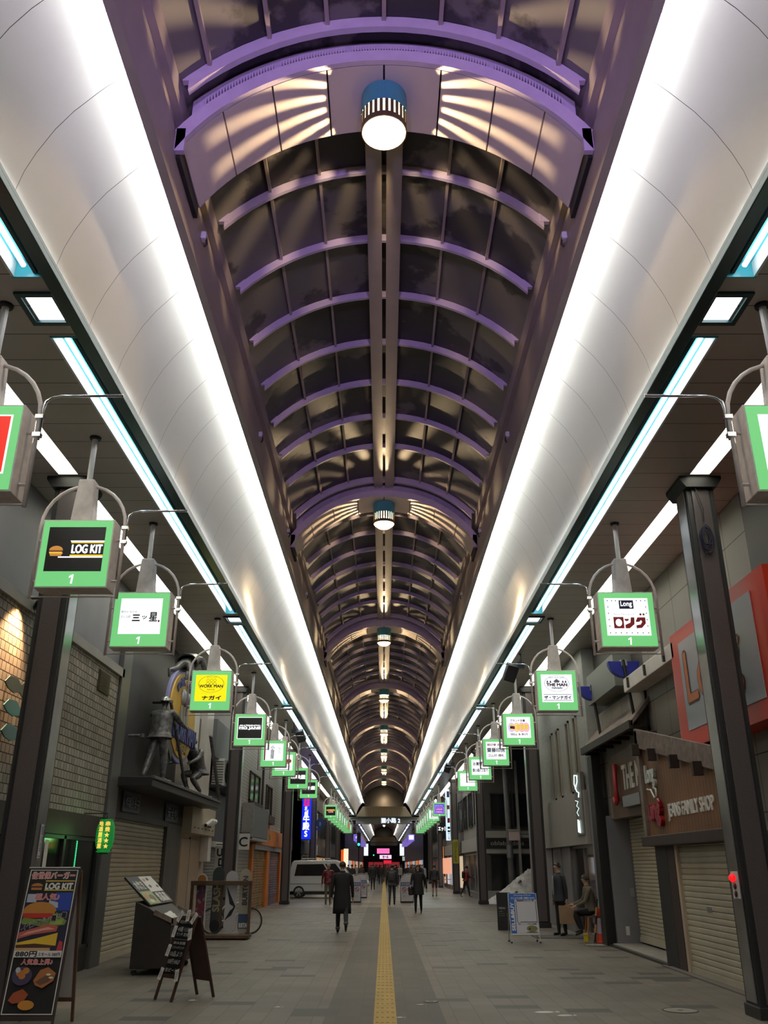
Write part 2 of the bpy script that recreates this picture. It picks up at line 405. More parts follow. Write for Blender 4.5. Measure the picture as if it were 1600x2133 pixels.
def roof(y0, y1, first_bay_y, name, nbay, full):
    rt = empty(name, (0, 0, 0), kind='structure')
    rt['label'] = 'barrel vaulted arcade roof with white curved reflectors along both sides' if full else 'same barrel vaulted roof continuing over the block beyond the crossing'
    MB().strip(varc(VR, -2.16, 2.16, 30), y0, y1).build('roof_sheet', m_glaze, rt, smooth=True)
    MB().strip([(-6.0, 9.5), (-6.0, 10.8), (6.0, 10.8), (6.0, 9.5)], y0, y1).build('outer_cover', M['dark'], rt)
    for sx in (-1, 1):
        b = MB()
        b.box(sx * 2.16, sx * 2.256, y0, y1, 8.06, 8.70)
        b.box(sx * 2.20, sx * 2.34, y0, y1, 8.60, 8.95)
        b.box(sx * 2.12, sx * 2.34, y0, y1, 8.93, 9.25)
        b.build('gutter_beam', M['beam'], rt)
        MB().box(sx * .031, sx * .235, max(y0, 7.7), y1, 9.98, 10.06).build('ridge_beam', M['beam'], rt)
        p = MB(); y = y0 + .02
        while y < y1 - .5:
            p.strip([(sx * x, z) for x, z in PANEL], y, min(y + .984, y1)); y += .99
        p.build('reflector_panel', m_panel, rt, smooth=True)
        MB().strip([(sx * (x + .05), z + .03) for x, z in PANEL], y0, y1).build('panel_backing', M['dark'], rt, smooth=True)
        # flat board soffit with its openings
        s_ = MB(); z0, z1 = 6.87, 6.93
        s_.box(sx * 3.56, sx * 4.40, y0, y1, z0, z1); s_.box(sx * 4.70, sx * 5.9, y0, y1, z0, z1)
        cols = [11.4 + 15.84 * k for k in range(-3, 8)] if full else []
        for c in cols:
            if c + .6 > y0 and c < y1: s_.box(sx * 4.40, sx * 4.70, max(c - .12, y0), min(c + .75, y1), z0, z1)
        for k in range(-3, nbay):
            a = first_bay_y + BAY * k
            s_.box(sx * 3.24, sx * 3.56, max(a + .25, y0), min(a + .50, y1), z0, z1) if a + .5 < y1 and a + .5 > y0 else None
            s_.box(sx * 3.24, sx * 3.56, max(a - .50, y0), min(a - .25, y1), z0, z1) if a - .25 < y1 and a - .25 > y0 else None
        s_.build('soffit', m_soffit, rt)
        MB().box(sx * 3.10, sx * 3.24, y0, y1, 6.80, 6.88).build('fascia', M['teal_dark'], rt, bevel=.008)
        MB().box(sx * 4.38, sx * 4.72, y0, y1, 7.10, 7.14).build('slot_cover', M['offwhite'], rt)
    # ribs and glazing bars
    def rib(y, w, dpt, mm):
        r = MB(); lo = varc(VR - dpt, -2.03, 2.03, 20); hi = varc(VR - .005, -2.03, 2.03, 20)
        band(r, lo, hi, y - w / 2, y + w / 2)
        for sx in (-1, 1): r.box(sx * 1.98, sx * 2.10, y - .03, y + .03, 9.22, 9.38)
        r.build('rib', mm, rt, smooth=False)
    for k in range(-1 if full else 0, nbay):
        a = first_bay_y + BAY * k
        ys = [a + 1.47 + 1.337 * q for q in range(7)] if full else [a + 1.47 + 2.674 * q for q in range(4)]
        for y in ys:
            if y0 + 1 < y < y1 - .2 and (k >= 0 or y < a + 5 or True): rib(y, .05, .12, M['lilac'])
        y = a - .65
        if y > y0: rib(y, .07, .15, M['lilac'])
    for x in (-1.47, -.84, .84, 1.47):
        z = VC + math.sqrt(VR * VR - x * x)
        MB().box(x - .018, x + .018, max(y0, 7.7), y1, z - .06, z - .005).build('glazing_bar', M['beam'], rt)
    if full:
        for x in (-1.83, -1.22, -.61, 0, .61, 1.22, 1.83):
            z = VC + math.sqrt(VR * VR - x * x)
            MB().box(x - .022, x + .022, y0, 6.6, z - .07, z - .005).build('glazing_bar', M['beam'], rt)
    return rt
roof(-26, END, ARCH0, 'ceiling', 9, True)
roof(126, 218, 132.0, 'ceiling', 7, False)

ORD = ['first', 'second', 'third', 'fourth', 'fifth', 'sixth', 'seventh', 'eighth', 'ninth', 'tenth', 'eleventh', 'twelfth', 'thirteenth', 'fourteenth', 'fifteenth']
SIDE = {-1: 'on the burger board side', 1: 'on the traffic cone side'}
# arch bands with the pendant lamps
AR, AC = 2.47, 7.26
def aarc(dr, xe, n=28):
    r = AR + dr; a = math.asin(min(.999, xe / r))
    return [(r * math.sin(-a + 2 * a * i / n), AC + r * math.cos(-a + 2 * a * i / n)) for i in range(n + 1)]
def arch(y, label, detail):
    t = empty('roof_arch', (0, y, 9.0), label=label, cat='arch', group='arched bands across the roof')
    lo = aarc(0, 2.16); hi = aarc(.15, 2.20)
    b = MB(); band(b, lo, hi, y - .50, y - .44)
    for sx in (-1, 1): b.box(sx * 2.06, sx * 2.155, y - .50, y - .44, 8.45, 8.75)
    b.build('face_arc', M['lilac'], t, world=True)
    if detail:
        ns = 130; g = MB()
        for i in range(ns):
            if i % 26 == 25 and g.v: g.build('louvre', M['lilac'], t, world=True); g = MB()
            x = -1.92 + 3.84 * i / (ns - 1)
            z0 = AC + math.sqrt((AR + .13) ** 2 - x * x); z1 = VC + math.sqrt((VR - .16) ** 2 - x * x)
            if z1 - z0 > .03 and (i % 26) not in (0, 25): g.box(x - .006, x + .006, y - .47, y - .40, z0, z1)
    k = MB(); band(k, aarc(.10, 2.05), [(x, VC + math.sqrt((VR - .02) ** 2 - x * x)) for x, z in aarc(.10, 2.05)], y - .38, y - .34)
    k.build('backing_board', M['lilac'], t, world=True)
    # curved soffit panels
    s_ = MB(); n = 8; a = math.asin(2.10 / AR)
    for q in range(n):
        a0 = -a + 2 * a * q / n + .004; a1 = -a + 2 * a * (q + 1) / n - .004
        pl = [(AR * math.sin(a0 + (a1 - a0) * i / 4), AC + AR * math.cos(a0 + (a1 - a0) * i / 4)) for i in range(5)]
        ph = [(x * 1.012, AC + (z - AC) * 1.012) for x, z in pl]
        band(s_, pl, ph, y - .43, y + .47)
    s_.build('soffit_panel', M['soffit_panel'], t, world=True)
    for sx in (-1, 1): MB().box(sx * 2.11, sx * 2.155, y - .43, y + .47, 8.42, 8.62).build('end_plate', M['dark'], t, world=True)
    MB().strip([(x, z) for x, z in aarc(.06, 2.1)], y - .43, y + .47).build('seam_backing', M['dark'], t, world=True)
    return t
def pendant(y, label, k):
    t = empty('pendant_lamp', (0, y, 9.72), label=label, cat='lamp', group='blue pendant lamps under the arches')
    r = .255; z0, zs0, zs1, z1 = 9.20, 9.27, 9.45, 9.72
    b = MB(); n = 26 if k < 4 else 14
    b.lathe([(r, zs1), (r, z1), (.02, z1)], (0, y, 0), n * 2)
    b.lathe([(r - .012, z1 - .1), (r - .012, zs1), (r, zs1)], (0, y, 0), n * 2)
    b.build('lamp_shade', M['lampblue'], t, world=True)
    b = MB(); b.lathe([(r, z0), (r, zs0), (r - .012, zs0), (r - .012, z0), (r, z0)], (0, y, 0), n * 2)
    for i in range(n):                                   # bars between the slots
        a0 = 2 * PI * (i - .29) / n; a1 = 2 * PI * (i + .29) / n
        ps = [(rr * math.cos(a), y + rr * math.sin(a)) for rr, a in ((r, a0), (r, a1), (r - .012, a1), (r - .012, a0))]
        b.add([(px, py, zs0) for px, py in ps] + [(px, py, zs1) for px, py in ps], [(0, 1, 5, 4), (1, 2, 6, 5), (2, 3, 7, 6), (3, 0, 4, 7)])
    b.build('slotted_cage', M['cage'], t, world=True)
    MB().lathe([(.02, 9.39), (.05, 9.42), (.05, 9.60), (.03, 9.70)], (0, y, 0), 14, cap=True).build('socket', M['white'], t, smooth=True, world=True)
    MB().lathe([(r - .02, 9.70), (.03, 9.705)], (0, y, 0), 24).build('reflector', M['white'], t, world=True)
    MB().lathe([(r - .014, 9.225), (.215, 9.17), (.14, 9.115), (.01, 9.09)], (0, y, 0), 32).build('diffuser', M_diff, t, world=True)
    MB().lathe([(r - .022, zs0 - .03), (r - .022, zs1 + .03)], (0, y, 0), 28).build('glow_sleeve', M_slot_glow, t, world=True)  # added glowing cylinder that makes the cage slots look lit
    l = lamp('lamp_light', 'POINT', (0, 0, 0), PEND, (1.0, .72, .40), shadow_soft_size=.01)
    l.parent = t; l.location = (0, 0, -.385)
def diff_mat(name, st):
    m, t, b = nt(name); t.nodes.remove(b); out = t.nodes['Material Output']
    tr = t.nodes.new('ShaderNodeBsdfTransparent'); e = t.nodes.new('ShaderNodeEmission'); e.inputs[0].default_value = (1, .66, .32, 1); e.inputs[1].default_value = st
    ad = t.nodes.new('ShaderNodeAddShader'); t.links.new(tr.outputs[0], ad.inputs[0]); t.links.new(e.outputs[0], ad.inputs[1]); t.links.new(ad.outputs[0], out.inputs[0]); return m
M_diff = diff_mat('lamp_diffuser', 3.5); M_slot_glow = diff_mat('slot_glow', 2.4)
for k in (-1, -2):
    pendant(ARCH0 + BAY * k, f'round blue pendant lamp behind the viewpoint, {ORD[-k - 1]} back', 5)
for k in range(8):
    y = ARCH0 + BAY * k
    arch(y, ('violet lit arched band with louvre, over the ' if k == 0 else 'arched band over the ') + ORD[k] + ' pendant lamp from the viewer', k < 2)
    pendant(y, f'round blue slotted pendant lamp with glowing bulb, {ORD[k]} one down the arcade', k)
for k in range(6):
    y = 132 + BAY * k
    t = empty('pendant_lamp', (0, y, 9.72), label=f'tiny glowing pendant lamp, {ORD[k]} under the roof beyond the crossing', cat='lamp', group='pendant lamps of the next block')
    MB().lathe([(.25, 9.42), (.25, 9.72), (.02, 9.72)], (0, y, 0), 14).build('lamp_shade', M['lampblue'], t, world=True)
    MB().lathe([(.02, 9.1), (.24, 9.28), (.2, 9.42)], (0, y, 0), 14).build('bulb', M['e_bulb'], t, world=True)

# ------------------------------------------------------------------ lighting fixtures
def fixtures(y0, y1, first, nb, where, detail):
    for sx in (-1, 1):
        sd = SIDE[sx]
        for k in range(-3 if detail else -1, nb):
            a = first + BAY * k
            wh = where if k >= -1 else 'behind the viewpoint'
            lab = ORD[k + 1] if k >= -1 else ORD[-k - 2]
            if y0 < a < y1:
                t = empty('square_downlight', (sx * 3.42, a, 6.87), label=f'square white downlight in dark frame {sd}, {lab} {wh}', cat='downlight', group='square downlights along the soffit')
                f = MB(); X0, X1 = sx * 3.24, sx * 3.64
                f.box(X0, X1, a - .27, a - .21, 6.84, 6.9); f.box(X0, X1, a + .21, a + .27, 6.84, 6.9); f.box(X0, sx * 3.28, a - .21, a + .21, 6.84, 6.9); f.box(sx * 3.585, X1, a - .21, a + .21, 6.84, 6.9)
                f.build('frame', M['teal_dark'], t, world=True)
                MB().box(sx * 3.28, sx * 3.585, a - .21, a + .21, 6.875, 6.89).build('glass', M['e_down'], t, world=True)
            ya, yb = max(a + .5, y0), min(a + BAY - .5, y1)
            if yb - ya > 1:
                t = empty('fluorescent_downlight', (sx * 3.4, (ya + yb) / 2, 6.87), label=f'teal trough with fluorescent tubes {sd}, {lab} {wh}', cat='light', group='fluorescent troughs along the reflectors')
                w = MB()
                w.box(sx * 3.24, sx * 3.255, ya, yb, 6.86, 7.02); w.box(sx * 3.24, sx * 3.56, ya, yb, 7.02, 7.035)
                w.box(sx * 3.24, sx * 3.56, ya, ya + .015, 6.855, 7.03); w.box(sx * 3.24, sx * 3.56, yb - .015, yb, 6.855, 7.03)
                w.build('trough', M['teal'], t, world=True)
                MB().box(sx * 3.535, sx * 3.56, ya, yb, 6.86, 7.02).build('trough_side', M['white'], t, world=True)  # teal outer wall coloured white: the tube's light put into its paint
                MB().box(sx * 3.315, sx * 3.35, ya + .02, yb - .02, 6.89, 6.99).build('spine', M['dark'], t, world=True)
                tb = MB(); y = ya + .08
                while y < yb - .6:
                    e = min(y + 1.2, yb - .08)
                    for xx in (3.42,): tb.tube([(sx * xx, y + .02, 6.925), (sx * xx, e - .02, 6.925)], .024, 8)
                    y += 1.22
                tb.build('tube', M['e_tube'], t, world=True)
                MB().box(sx * 3.10, sx * 3.104, a, a + BAY, 6.875, 6.915).build('lip', M['teal_dark'], t, world=True)
                MB().tube([(sx * 3.110, ya + .1, 6.897), (sx * 3.110, yb - .1, 6.897)], .004, 5).build('edge_tube', M['e_edge'], t, world=True)
        # cove tubes on the ledge behind the gutter beam, one run per bay
        for k in range(-3 if detail else -1, nb):
            wh = where if k >= -1 else 'behind the viewpoint'; on = ORD[k + 1] if k >= -1 else ORD[-k - 2]
            ya, yb = max(first + BAY * k, y0), min(first + BAY * (k + 1), y1)
            if yb - ya < 1: continue
            t = empty('cove_light', (sx * 2.28, (ya + yb) / 2, 8.14), label=f'cove tube above white reflector {sd}, {on} run {wh}', cat='light', group='cove tubes behind the gutter beams')
            c = MB(); y = ya
            while y < yb - .2:
                c.tube([(sx * 2.278, y + .01, 8.145), (sx * 2.278, min(y + 1.18, yb), 8.145)], .013, 5); y += 1.2
            c.build('tube', M['e_cove'], t, world=True)
            MB().box(sx * 2.256, sx * 2.268, ya, yb, 8.10, 8.13).build('bracket', M['white'], t, world=True)
fixtures(-25.5, END, ARCH0, 9, 'from the viewer', True)
fixtures(126, 218, 132.0, 7, 'beyond the crossing', False)
for sx in (-1, 1):
    for k in range(-2, 6):
        ya = 11.4 + 15.84 * k + .76; yb = ya + 15.84 - .9
        t = empty('strip_downlight', (sx * 4.55, (ya + yb) / 2, 6.9), label=f'recessed cream strip light over the columns {SIDE[sx]}, ' + (f'{ORD[k + 1]} from the viewer' if k >= -1 else 'behind the viewpoint'), cat='light', group='recessed strip lights')
        w = MB(); w.box(sx * 4.40, sx * 4.41, ya, yb, 6.87, 7.08); w.box(sx * 4.69, sx * 4.70, ya, yb, 6.87, 7.08); w.box(sx * 4.40, sx * 4.70, ya, ya + .01, 6.87, 7.08); w.box(sx * 4.40, sx * 4.70, yb - .01, yb, 6.87, 7.08)
        w.build('housing', M['white'], t, world=True)
        MB().box(sx * 4.42, sx * 4.68, ya + .12, yb - .12, 6.95, 6.97).build('diffuser', M['e_strip'], t, world=True)

# little white hooks on the gutter beams
for sx in (-1, 1):
    for i, y in enumerate((8.15, 13.2, 17.8, 22.6)):
        t = empty('beam_hook', (sx * 2.16, y, 8.52), label=f'small white hook on the gutter beam {SIDE[sx]}, {ORD[i]} along', cat='hook', group='hook fittings on the gutter beams')
        MB().box(0, -sx * .07, -.05, .05, -.05, .05).build('plate', M['white'], t, bevel=.015); MB().tube([(-sx * .06, 0, 0), (-sx * .075, 0, -.10), (-sx * .05, 0, -.14)], .014, 6).build('hook', M['wood_dark'], t)

# end gable of the first block, with its name board
def gable(y, big):
    t = empty('name_board', (0, y, 6.4), label='beige and grey gable board with white street name and number' if big else 'small beige gable board ending the roof of the far block', cat='sign')
    MB().prism([(-3.2, 6.70), (3.2, 6.70), (2.42, 7.82), (-2.42, 7.82)], (0, y + .1, 0), (1, 0, 0), (0, 0, 1), .1).build('valance', seams('valance_boards', (.60, .50, .34), (.35, .28, .18), 'x', .3, .02), t, world=True)
    b = MB(); b.box(-3.2, 3.2, y + .35, y + .5, 5.95, 6.72); b.box(-5.3, -3.2, y + .35, y + .5, 6.35, 6.72); b.box(3.2, 5.3, y + .35, y + .5, 6.35, 6.72)
    b.build('fascia_board', M['grey_wall'], t, world=True)
    MB().box(-3.3, 3.3, y - .05, y + .5, 6.68, 6.74).build('ledge', M['teal_dark'], t, world=True)
    MB().strip(varc(VR - .03, -2.1, 2.1), y + .08, y + .1).build('rim', M['beam'], t, world=True)
    tym = MB(); pts = varc(VR - .03, -2.1, 2.1, 20)
    tym.add([(x, y + .1, z) for x, z in pts] + [(-2.2, y + .1, 7.8), (2.2, y + .1, 7.8)], [tuple(range(len(pts))) + (len(pts) + 1, len(pts))])
    tym.build('tympanum', M['glassdark'], t, world=True)
    if big:
        MB().text('狸小路 2', (.75, y + .33, 6.34), (1, 0, 0), (0, 0, 1), 2.15, .52, bold=.02).build('lettering', em('lit_letters', (.75, .85, 1), 1.3), t, world=True)
    else:
        MB().text('狸小路 3', (.3, y + .33, 6.34), (1, 0, 0), (0, 0, 1), 2.15, .52).build('lettering', M['grey_metal'], t, world=True)
    return t
gable(END, True); gable(218, False)
# ------------------------------------------------------------------ granite columns
def column(y, sx, lab):
    t = empty('granite_column', (sx * 4.57, y + .22, 0), label=lab, cat='column', group='dark granite columns along the street')
    b = MB(); b.box(-.20, .20, -.21, .21, 0, 6.75)
    b.build('core', M['dark'], t)
    for nm, a in (('granite_panel', -1), ('granite_panel', 1)):
        MB().box(-.125, .125, a * .21, a * .232, .16, 6.72).build(nm, M['granite'], t, bevel=.006)
    for a in (-1, 1):
        MB().box(a * .20, a * .215, -.15, .15, .16, 6.72).build('cover_plate', M['col_side'], t, bevel=.004)
        for d in (-1, 1):
            MB().box(a * .155, a * .195, d * .20, d * .222, .12, 6.72).build('edge_trim', M['dark'], t, bevel=.004)
    MB().box(-.225, .225, -.24, .24, 0, .13).build('plinth', M['dark'], t, bevel=.01)
    MB().prism([(-.30, 6.87), (-.30, 6.82), (-.22, 6.70), (.22, 6.70), (.30, 6.82), (.30, 6.87)], (0, -.32, 0), (1, 0, 0), (0, 0, 1), -.64).build('cap', M['black'], t)
    return t
for sx in (-1, 1):
    for k in range(6):
        side = 'snowboard rack' if sx < 0 else 'traffic cone'
        lab = [('dark speckled granite column behind the burger board', 'dark speckled granite column beside the small red alarm lamp'),
               ('dark granite column behind the snowboard rack', 'dark granite column behind the blue and white sandwich board'),
               ('dark granite column in front of the white minivan', 'dark granite column at the foot of the snow pile'),
               ('dark granite column beside the round blue pedestrian sign', 'dark granite column carrying the tall yellow notice'),
               ('slim dark column beyond the blue vertical sign', 'slim dark column beyond the black and white sign'),
               ('last slim dark column before the traffic signal', 'last slim dark column before the crossing opposite the signal')][k][0 if sx < 0 else 1]
        column(11.4 + 15.84 * k, sx, lab)

# ------------------------------------------------------------------ hanging lit box signs
SOF = 6.87
def e_sign(name, col, s=1.0): return em(name, col, s)
def panel_mat(kind):
    return {'white': M['e_white'], 'black': mat('black_sheet', (.010, .009, .012), .35), 'yellow': M['e_yellow'],
            'red': em('lit_red', srgb(235, 40, 25), 1.0), 'purple': em('lit_violet_panel', (.12, .08, .62), 1.0), 'dim': em('lit_pale', (.62, .80, .72), 1.0)}[kind]
INK = {'black': M['ink'], 'white': em('lit_white_letters', (1, 1, 1), 1.1), 'red': M['inkred'], 'blue': M['inkblue'], 'grey': mat('grey_ink', (.32, .30, .33), .6), 'purple': mat('purple_ink', (.10, .01, .10), .6),
       'gold': em('lit_gold', srgb(240, 200, 60), 1.0), 'orange': mat('orange_ink', (.75, .12, .01), .5), 'pink': em('lit_pink', srgb(250, 150, 190), 1.0)}
def box_sign(x, y, lab, panel='white', items=(), number=True, group='lit green box signs hanging along the street', face=None, arm=True, inset=(.09, .11, .17), drawn=None, cat='sign'):
    t = empty('box_sign', (x, y, SOF), label=lab, cat=cat, group=group)
    sx = 1 if x > 0 else -1
    MB().lathe([(.075, 0), (.07, -.03), (.04, -.035)], (0, 0, 0), 14, cap=True).build('ceiling_flange', M['dark'], t)
    MB().tube([(0, 0, -.02), (0, 0, -.68)], .036, 10).build('pole', M['offwhite'], t)
    MB().prism([(-.10, -.64), (-.14, -1.22), (.14, -1.22), (.10, -.64)], (0, -.10, 0), (1, 0, 0), (0, 0, 1), -.2).build('hanger_block', M['sign_metal'], t, bevel=.02)
    pts = [(-.53, 0, -2.20), (-.53, 0, -1.25)] + [(-.53 * math.cos(a), 0, -1.25 + .55 * math.sin(a)) for a in [PI * i / 14 for i in range(1, 14)]] + [(.53, 0, -1.25), (.53, 0, -2.20)]
    MB().tube(pts, .022, 8).build('hoop', M['sign_metal'], t, smooth=True)
    MB().tube([(-.53, 0, -2.18), (.53, 0, -2.18)], .010, 6).build('tie_rod', M['sign_metal'], t)
    b = MB(); b.box(-.445, .445, -.14, .14, -2.11, -1.22)
    b.build('case', M['sign_metal'], t, bevel=.008)
    for dz in (-1.45, -1.98):
        for a in (-1, 1): MB().tube([(a * .44, 0, dz), (a * .535, 0, dz)], .016, 6).build('stud', M['sign_metal'], t)
    MB().box(-.425, .425, -.148, -.138, -2.09, -1.24).build('lit_face', face or M['e_green'], t)
    if arm:
        MB().tube([(-sx * .555, 0, -1.52), (-sx * .555, 0, -1.18), (-sx * .57, 0, -1.11), (-sx * .62, 0, -1.065), (-sx * .70, 0, -1.05), (-sx * 1.30, 0, -1.045)], .014, 7).build('banner_arm', M['chrome'], t, smooth=True)
        for dz in (-1.28, -1.47): MB().box(-sx * .50, -sx * .575, -.03, .03, dz - .02, dz + .02).build('clamp', M['chrome'], t)
    sidei, top, bot = inset
    x0, x1, z0, z1 = -.425 + sidei, .425 - sidei, -2.09 + bot, -1.24 - top
    if panel:
        MB().box(x0, x1, -.152, -.146, z0, z1).build('panel', panel_mat(panel), t)
    def P(u, v): return (x0 + (x1 - x0) * u, -.1535, z0 + (z1 - z0) * v)
    if number:
        MB().prism([(a * .036, b_ * .058) for a, b_ in ((-.1, -1), (.55, -1), (.75, 1), (.25, 1), (-.7, .62), (-.76, .22), (.08, .5))], (0, -.1485, -2.09 + bot * .48), (1, 0, 0), (0, 0, 1), .002).build('number', INK['white'], t)
    for it in items:
        s, u, v, w, h, c = it[:6]; bd = it[6] if len(it) > 6 else 0
        MB().text(s, P(u, v), (1, 0, 0), (0, 0, 1), w * (x1 - x0), h * (z1 - z0), bold=bd).build('lettering', INK[c], t)
    if drawn: drawn(t, P, x1 - x0, z1 - z0)
    return t
def flat(t, name, P, poly, m, lift=0.0):
    vs = []
    for u, v in poly:
        p = P(u, v); vs.append((p[0], p[1] - lift, p[2]))
    MB().add(vs, [tuple(range(len(vs)))]).build(name, m, t)
def ring(t, P, cu, cv, ru, rv, th, m, name='oval_line'):
    b = MB(); n = 36; vs = []
    for k in range(n):
        a = 2 * PI * k / n
        for q in (1, 1 - th): p = P(cu + ru * q * math.cos(a), cv + rv * q * math.sin(a)); vs.append((p[0], p[1] - .0006, p[2]))
    b.add(vs, [(2 * k, 2 * ((k + 1) % n), 2 * ((k + 1) % n) + 1, 2 * k + 1) for k in range(n)]).build(name, m, t)
def disc(cu, cv, ru, rv, n=20, a0=0, a1=2 * PI): return [(cu + ru * math.cos(a0 + (a1 - a0) * k / n), cv + rv * math.sin(a0 + (a1 - a0) * k / n)) for k in range(n + (0 if a1 - a0 > 6.2 else 1))]

def d_burger(t, P, w, h):
    flat(t, 'stripe', P, [(.42, .655), (1, .655), (1, .69), (.40, .69)], INK['white']); flat(t, 'stripe', P, [(.42, .63), (1, .63), (1, .655), (.42, .655)], INK['gold'])
    flat(t, 'stripe', P, [(.22, .30), (1, .30), (1, .33), (.22, .33)], INK['white']); flat(t, 'stripe', P, [(.42, .33), (1, .33), (1, .37), (.42, .37)], INK['gold'])
    bun = em('lit_bun', srgb(190, 130, 60), 1.0)
    flat(t, 'bun', P, disc(.17, .47, .12, .10, 14, 0, PI), bun); flat(t, 'patty', P, [(.05, .43), (.29, .43), (.29, .47), (.05, .47)], em('lit_patty', srgb(110, 60, 30), 1.0)); flat(t, 'cheese', P, [(.06, .40), (.30, .40), (.27, .43), (.05, .43)], INK['gold']); flat(t, 'bun', P, [(.08, .34), (.27, .34), (.29, .40), (.06, .40)], bun)
def d_seal(t, P, w, h): flat(t, 'seal', P, [(.93, .33), (.97, .33), (.97, .39), (.93, .39)], INK['red'])
def d_oval_yellow(t, P, w, h):
    ring(t, P, .5, .65, .41, .32, .03, INK['black'])
    for k in (-1, 0, 1):
        ring(t, P, .5 + k * .11, .79, .045, .06, .2, INK['black'], 'worker_figure'); ring(t, P, .5 + k * .11, .66, .055, .055, .2, INK['black'], 'worker_figure')
def d_rule(t, P, w, h):
    flat(t, 'rule', P, [(.06, .43), (.94, .43), (.94, .445), (.06, .445)], INK['white'])
def d_flagstars(t, P, w, h):
    flat(t, 'badge', P, [(.33, .71), (.66, .71), (.66, .94), (.33, .94)], M['inkblue'], .0002)
    b = MB()
    for u, v in [(.07, .93), (.17, .93), (.26, .93), (.74, .93), (.84, .93), (.94, .93)] + [(.07, .76 - .17 * i) for i in range(4)] + [(.94, .76 - .17 * i) for i in range(4)] + [(.07 + .124 * i, .07) for i in range(8)]:
        p = [(u + (.02 if k % 2 == 0 else .009) * math.sin(2 * PI * k / 10), v + (.024 if k % 2 == 0 else .01) * math.cos(2 * PI * k / 10)) for k in range(10)]
        b.add([P(*q) for q in p], [tuple(range(10))])
    b.build('star_border', M['inkblue'], t)
    flat(t, 'kana_block', P, [(.17, .19), (.40, .19), (.40, .49), (.17, .49)], INK['red']); flat(t, 'kana_hole', P, disc(.285, .34, .075, .10), panel_mat('white'), .0006)
    flat(t, 'kana_stroke', P, disc(.47, .44, .05, .06, 14, PI, 2 * PI), INK['red']); flat(t, 'kana_stroke', P, [(.43, .19), (.52, .19), (.64, .30), (.65, .48), (.57, .48), (.55, .34), (.43, .28)], INK['red'])
    flat(t, 'kana_stroke', P, [(.68, .19), (.80, .20), (.90, .32), (.90, .48), (.72, .48), (.67, .36), (.75, .36), (.80, .41), (.82, .36), (.78, .29), (.68, .27)], INK['red'])
    for u in (.80, .87): flat(t, 'kana_dot', P, disc(u, .56, .025, .03, 10), INK['red'])
def d_cabin(t, P, w, h):
    ring(t, P, .5, .67, .40, .29, .025, INK['purple'])
    flat(t, 'cabin', P, [(.38, .74), (.50, .84), (.62, .74), (.58, .74), (.58, .70), (.42, .70), (.42, .74)], INK['grey'])
    for u in (.20, .30, .70, .79): flat(t, 'fir_tree', P, [(u - .035, .70), (u + .035, .70), (u, .80)], INK['purple'])
    for v in (.27, .06): flat(t, 'rule', P, [(.05, v), (.95, v), (.95, v + .015), (.05, v + .015)], INK['purple'])
def d_shirts(t, P, w, h):
    for i, (u, c) in enumerate([(.20, srgb(215, 195, 235)), (.42, srgb(235, 205, 150)), (.63, srgb(240, 180, 190)), (.82, srgb(235, 185, 200))]):
        flat(t, 'patch', P, disc(u, .50, .15, .24, 16), em('lit_patch_%d' % 'abcd'.index('abcd'[i]), c, 1.0), .0002 + .0003 * i)
    for u, c in ((.20, 'yellow'), (.48, 'yellow'), (.66, 'yellow'), (.82, 'yellow')):
        flat(t, 'garment', P, [(u - .06, .40), (u + .06, .40), (u + .06, .55), (u + .09, .60), (u, .64), (u - .09, .60), (u - .06, .55)], em('lit_garment', srgb(230, 200, 60), 1.0), .002)
    flat(t, 'garment', P, [(.14, .44), (.32, .44), (.32, .56), (.14, .56)], INK['blue'], .0026); flat(t, 'garment', P, [(.24, .42), (.34, .42), (.34, .56), (.24, .56)], INK['red'], .0030)
def d_bar(t, P, w, h): flat(t, 'colour_strip', P, [(.02, .02), (.09, .02), (.09, .98), (.02, .98)], INK['red'])
def d_disc(t, P, w, h): flat(t, 'dot', P, disc(.78, .60, .15, .14), INK['orange'])
def d_frame(t, P, w, h):
    for a in ([(.06, .12), (.94, .12), (.94, .15), (.06, .15)], [(.06, .64), (.94, .64), (.94, .67), (.06, .67)], [(.06, .12), (.09, .12), (.09, .67), (.06, .67)], [(.91, .12), (.94, .12), (.94, .67), (.91, .67)]): flat(t, 'frame_line', P, a, INK['pink'])
def d_white_edge(t, P, w, h): flat(t, 'white_edge', lambda u, v: (P(u, v)[0], P(u, v)[1] + .004, P(u, v)[2]), [(-.03, -.03), (1.03, -.03), (1.03, 1.03), (-.03, 1.03)], M['e_white'])
G1 = (.09, .09, .19)
box_sign(-3.80, 7.2, 'lit green box sign with a red panel, nearest over the burger board side', 'red', drawn=d_white_edge)
box_sign(-3.80, 10.1, 'lit green box sign with black panel, burger picture and gold stripes', 'black', [('LOG KIT', .71, .50, .53, .19, 'white', .006)], drawn=d_burger, inset=(.075, .085, .19))
box_sign(-3.80, 13.17, 'lit green box sign with brush characters and tiny red seal on white', 'white', [('三', .40, .45, .18, .17, 'black', .006), ('ツ', .60, .46, .11, .09, 'black', .003), ('星', .81, .48, .19, .25, 'black', .004), ('駅のとなりの', .22, .62, .38, .06, 'grey'), ('さくら町', .15, .48, .24, .07, 'grey')], drawn=d_seal, inset=(.10, .09, .19))
box_sign(-3.80, 19.07, 'lit green box sign with bright yellow panel and three workers in an oval', 'yellow', [('WORK SHOP', .5, .91, .32, .035, 'black'), ('WORK MAN', .5, .57, .74, .11, 'black', .004), ('NAGAI', .5, .44, .24, .07, 'black'), ('ワークショップ', .40, .285, .38, .04, 'grey'), ('ナガイ', .54, .13, .60, .15, 'black', .006)], drawn=d_oval_yellow, inset=(.08, .085, .19))
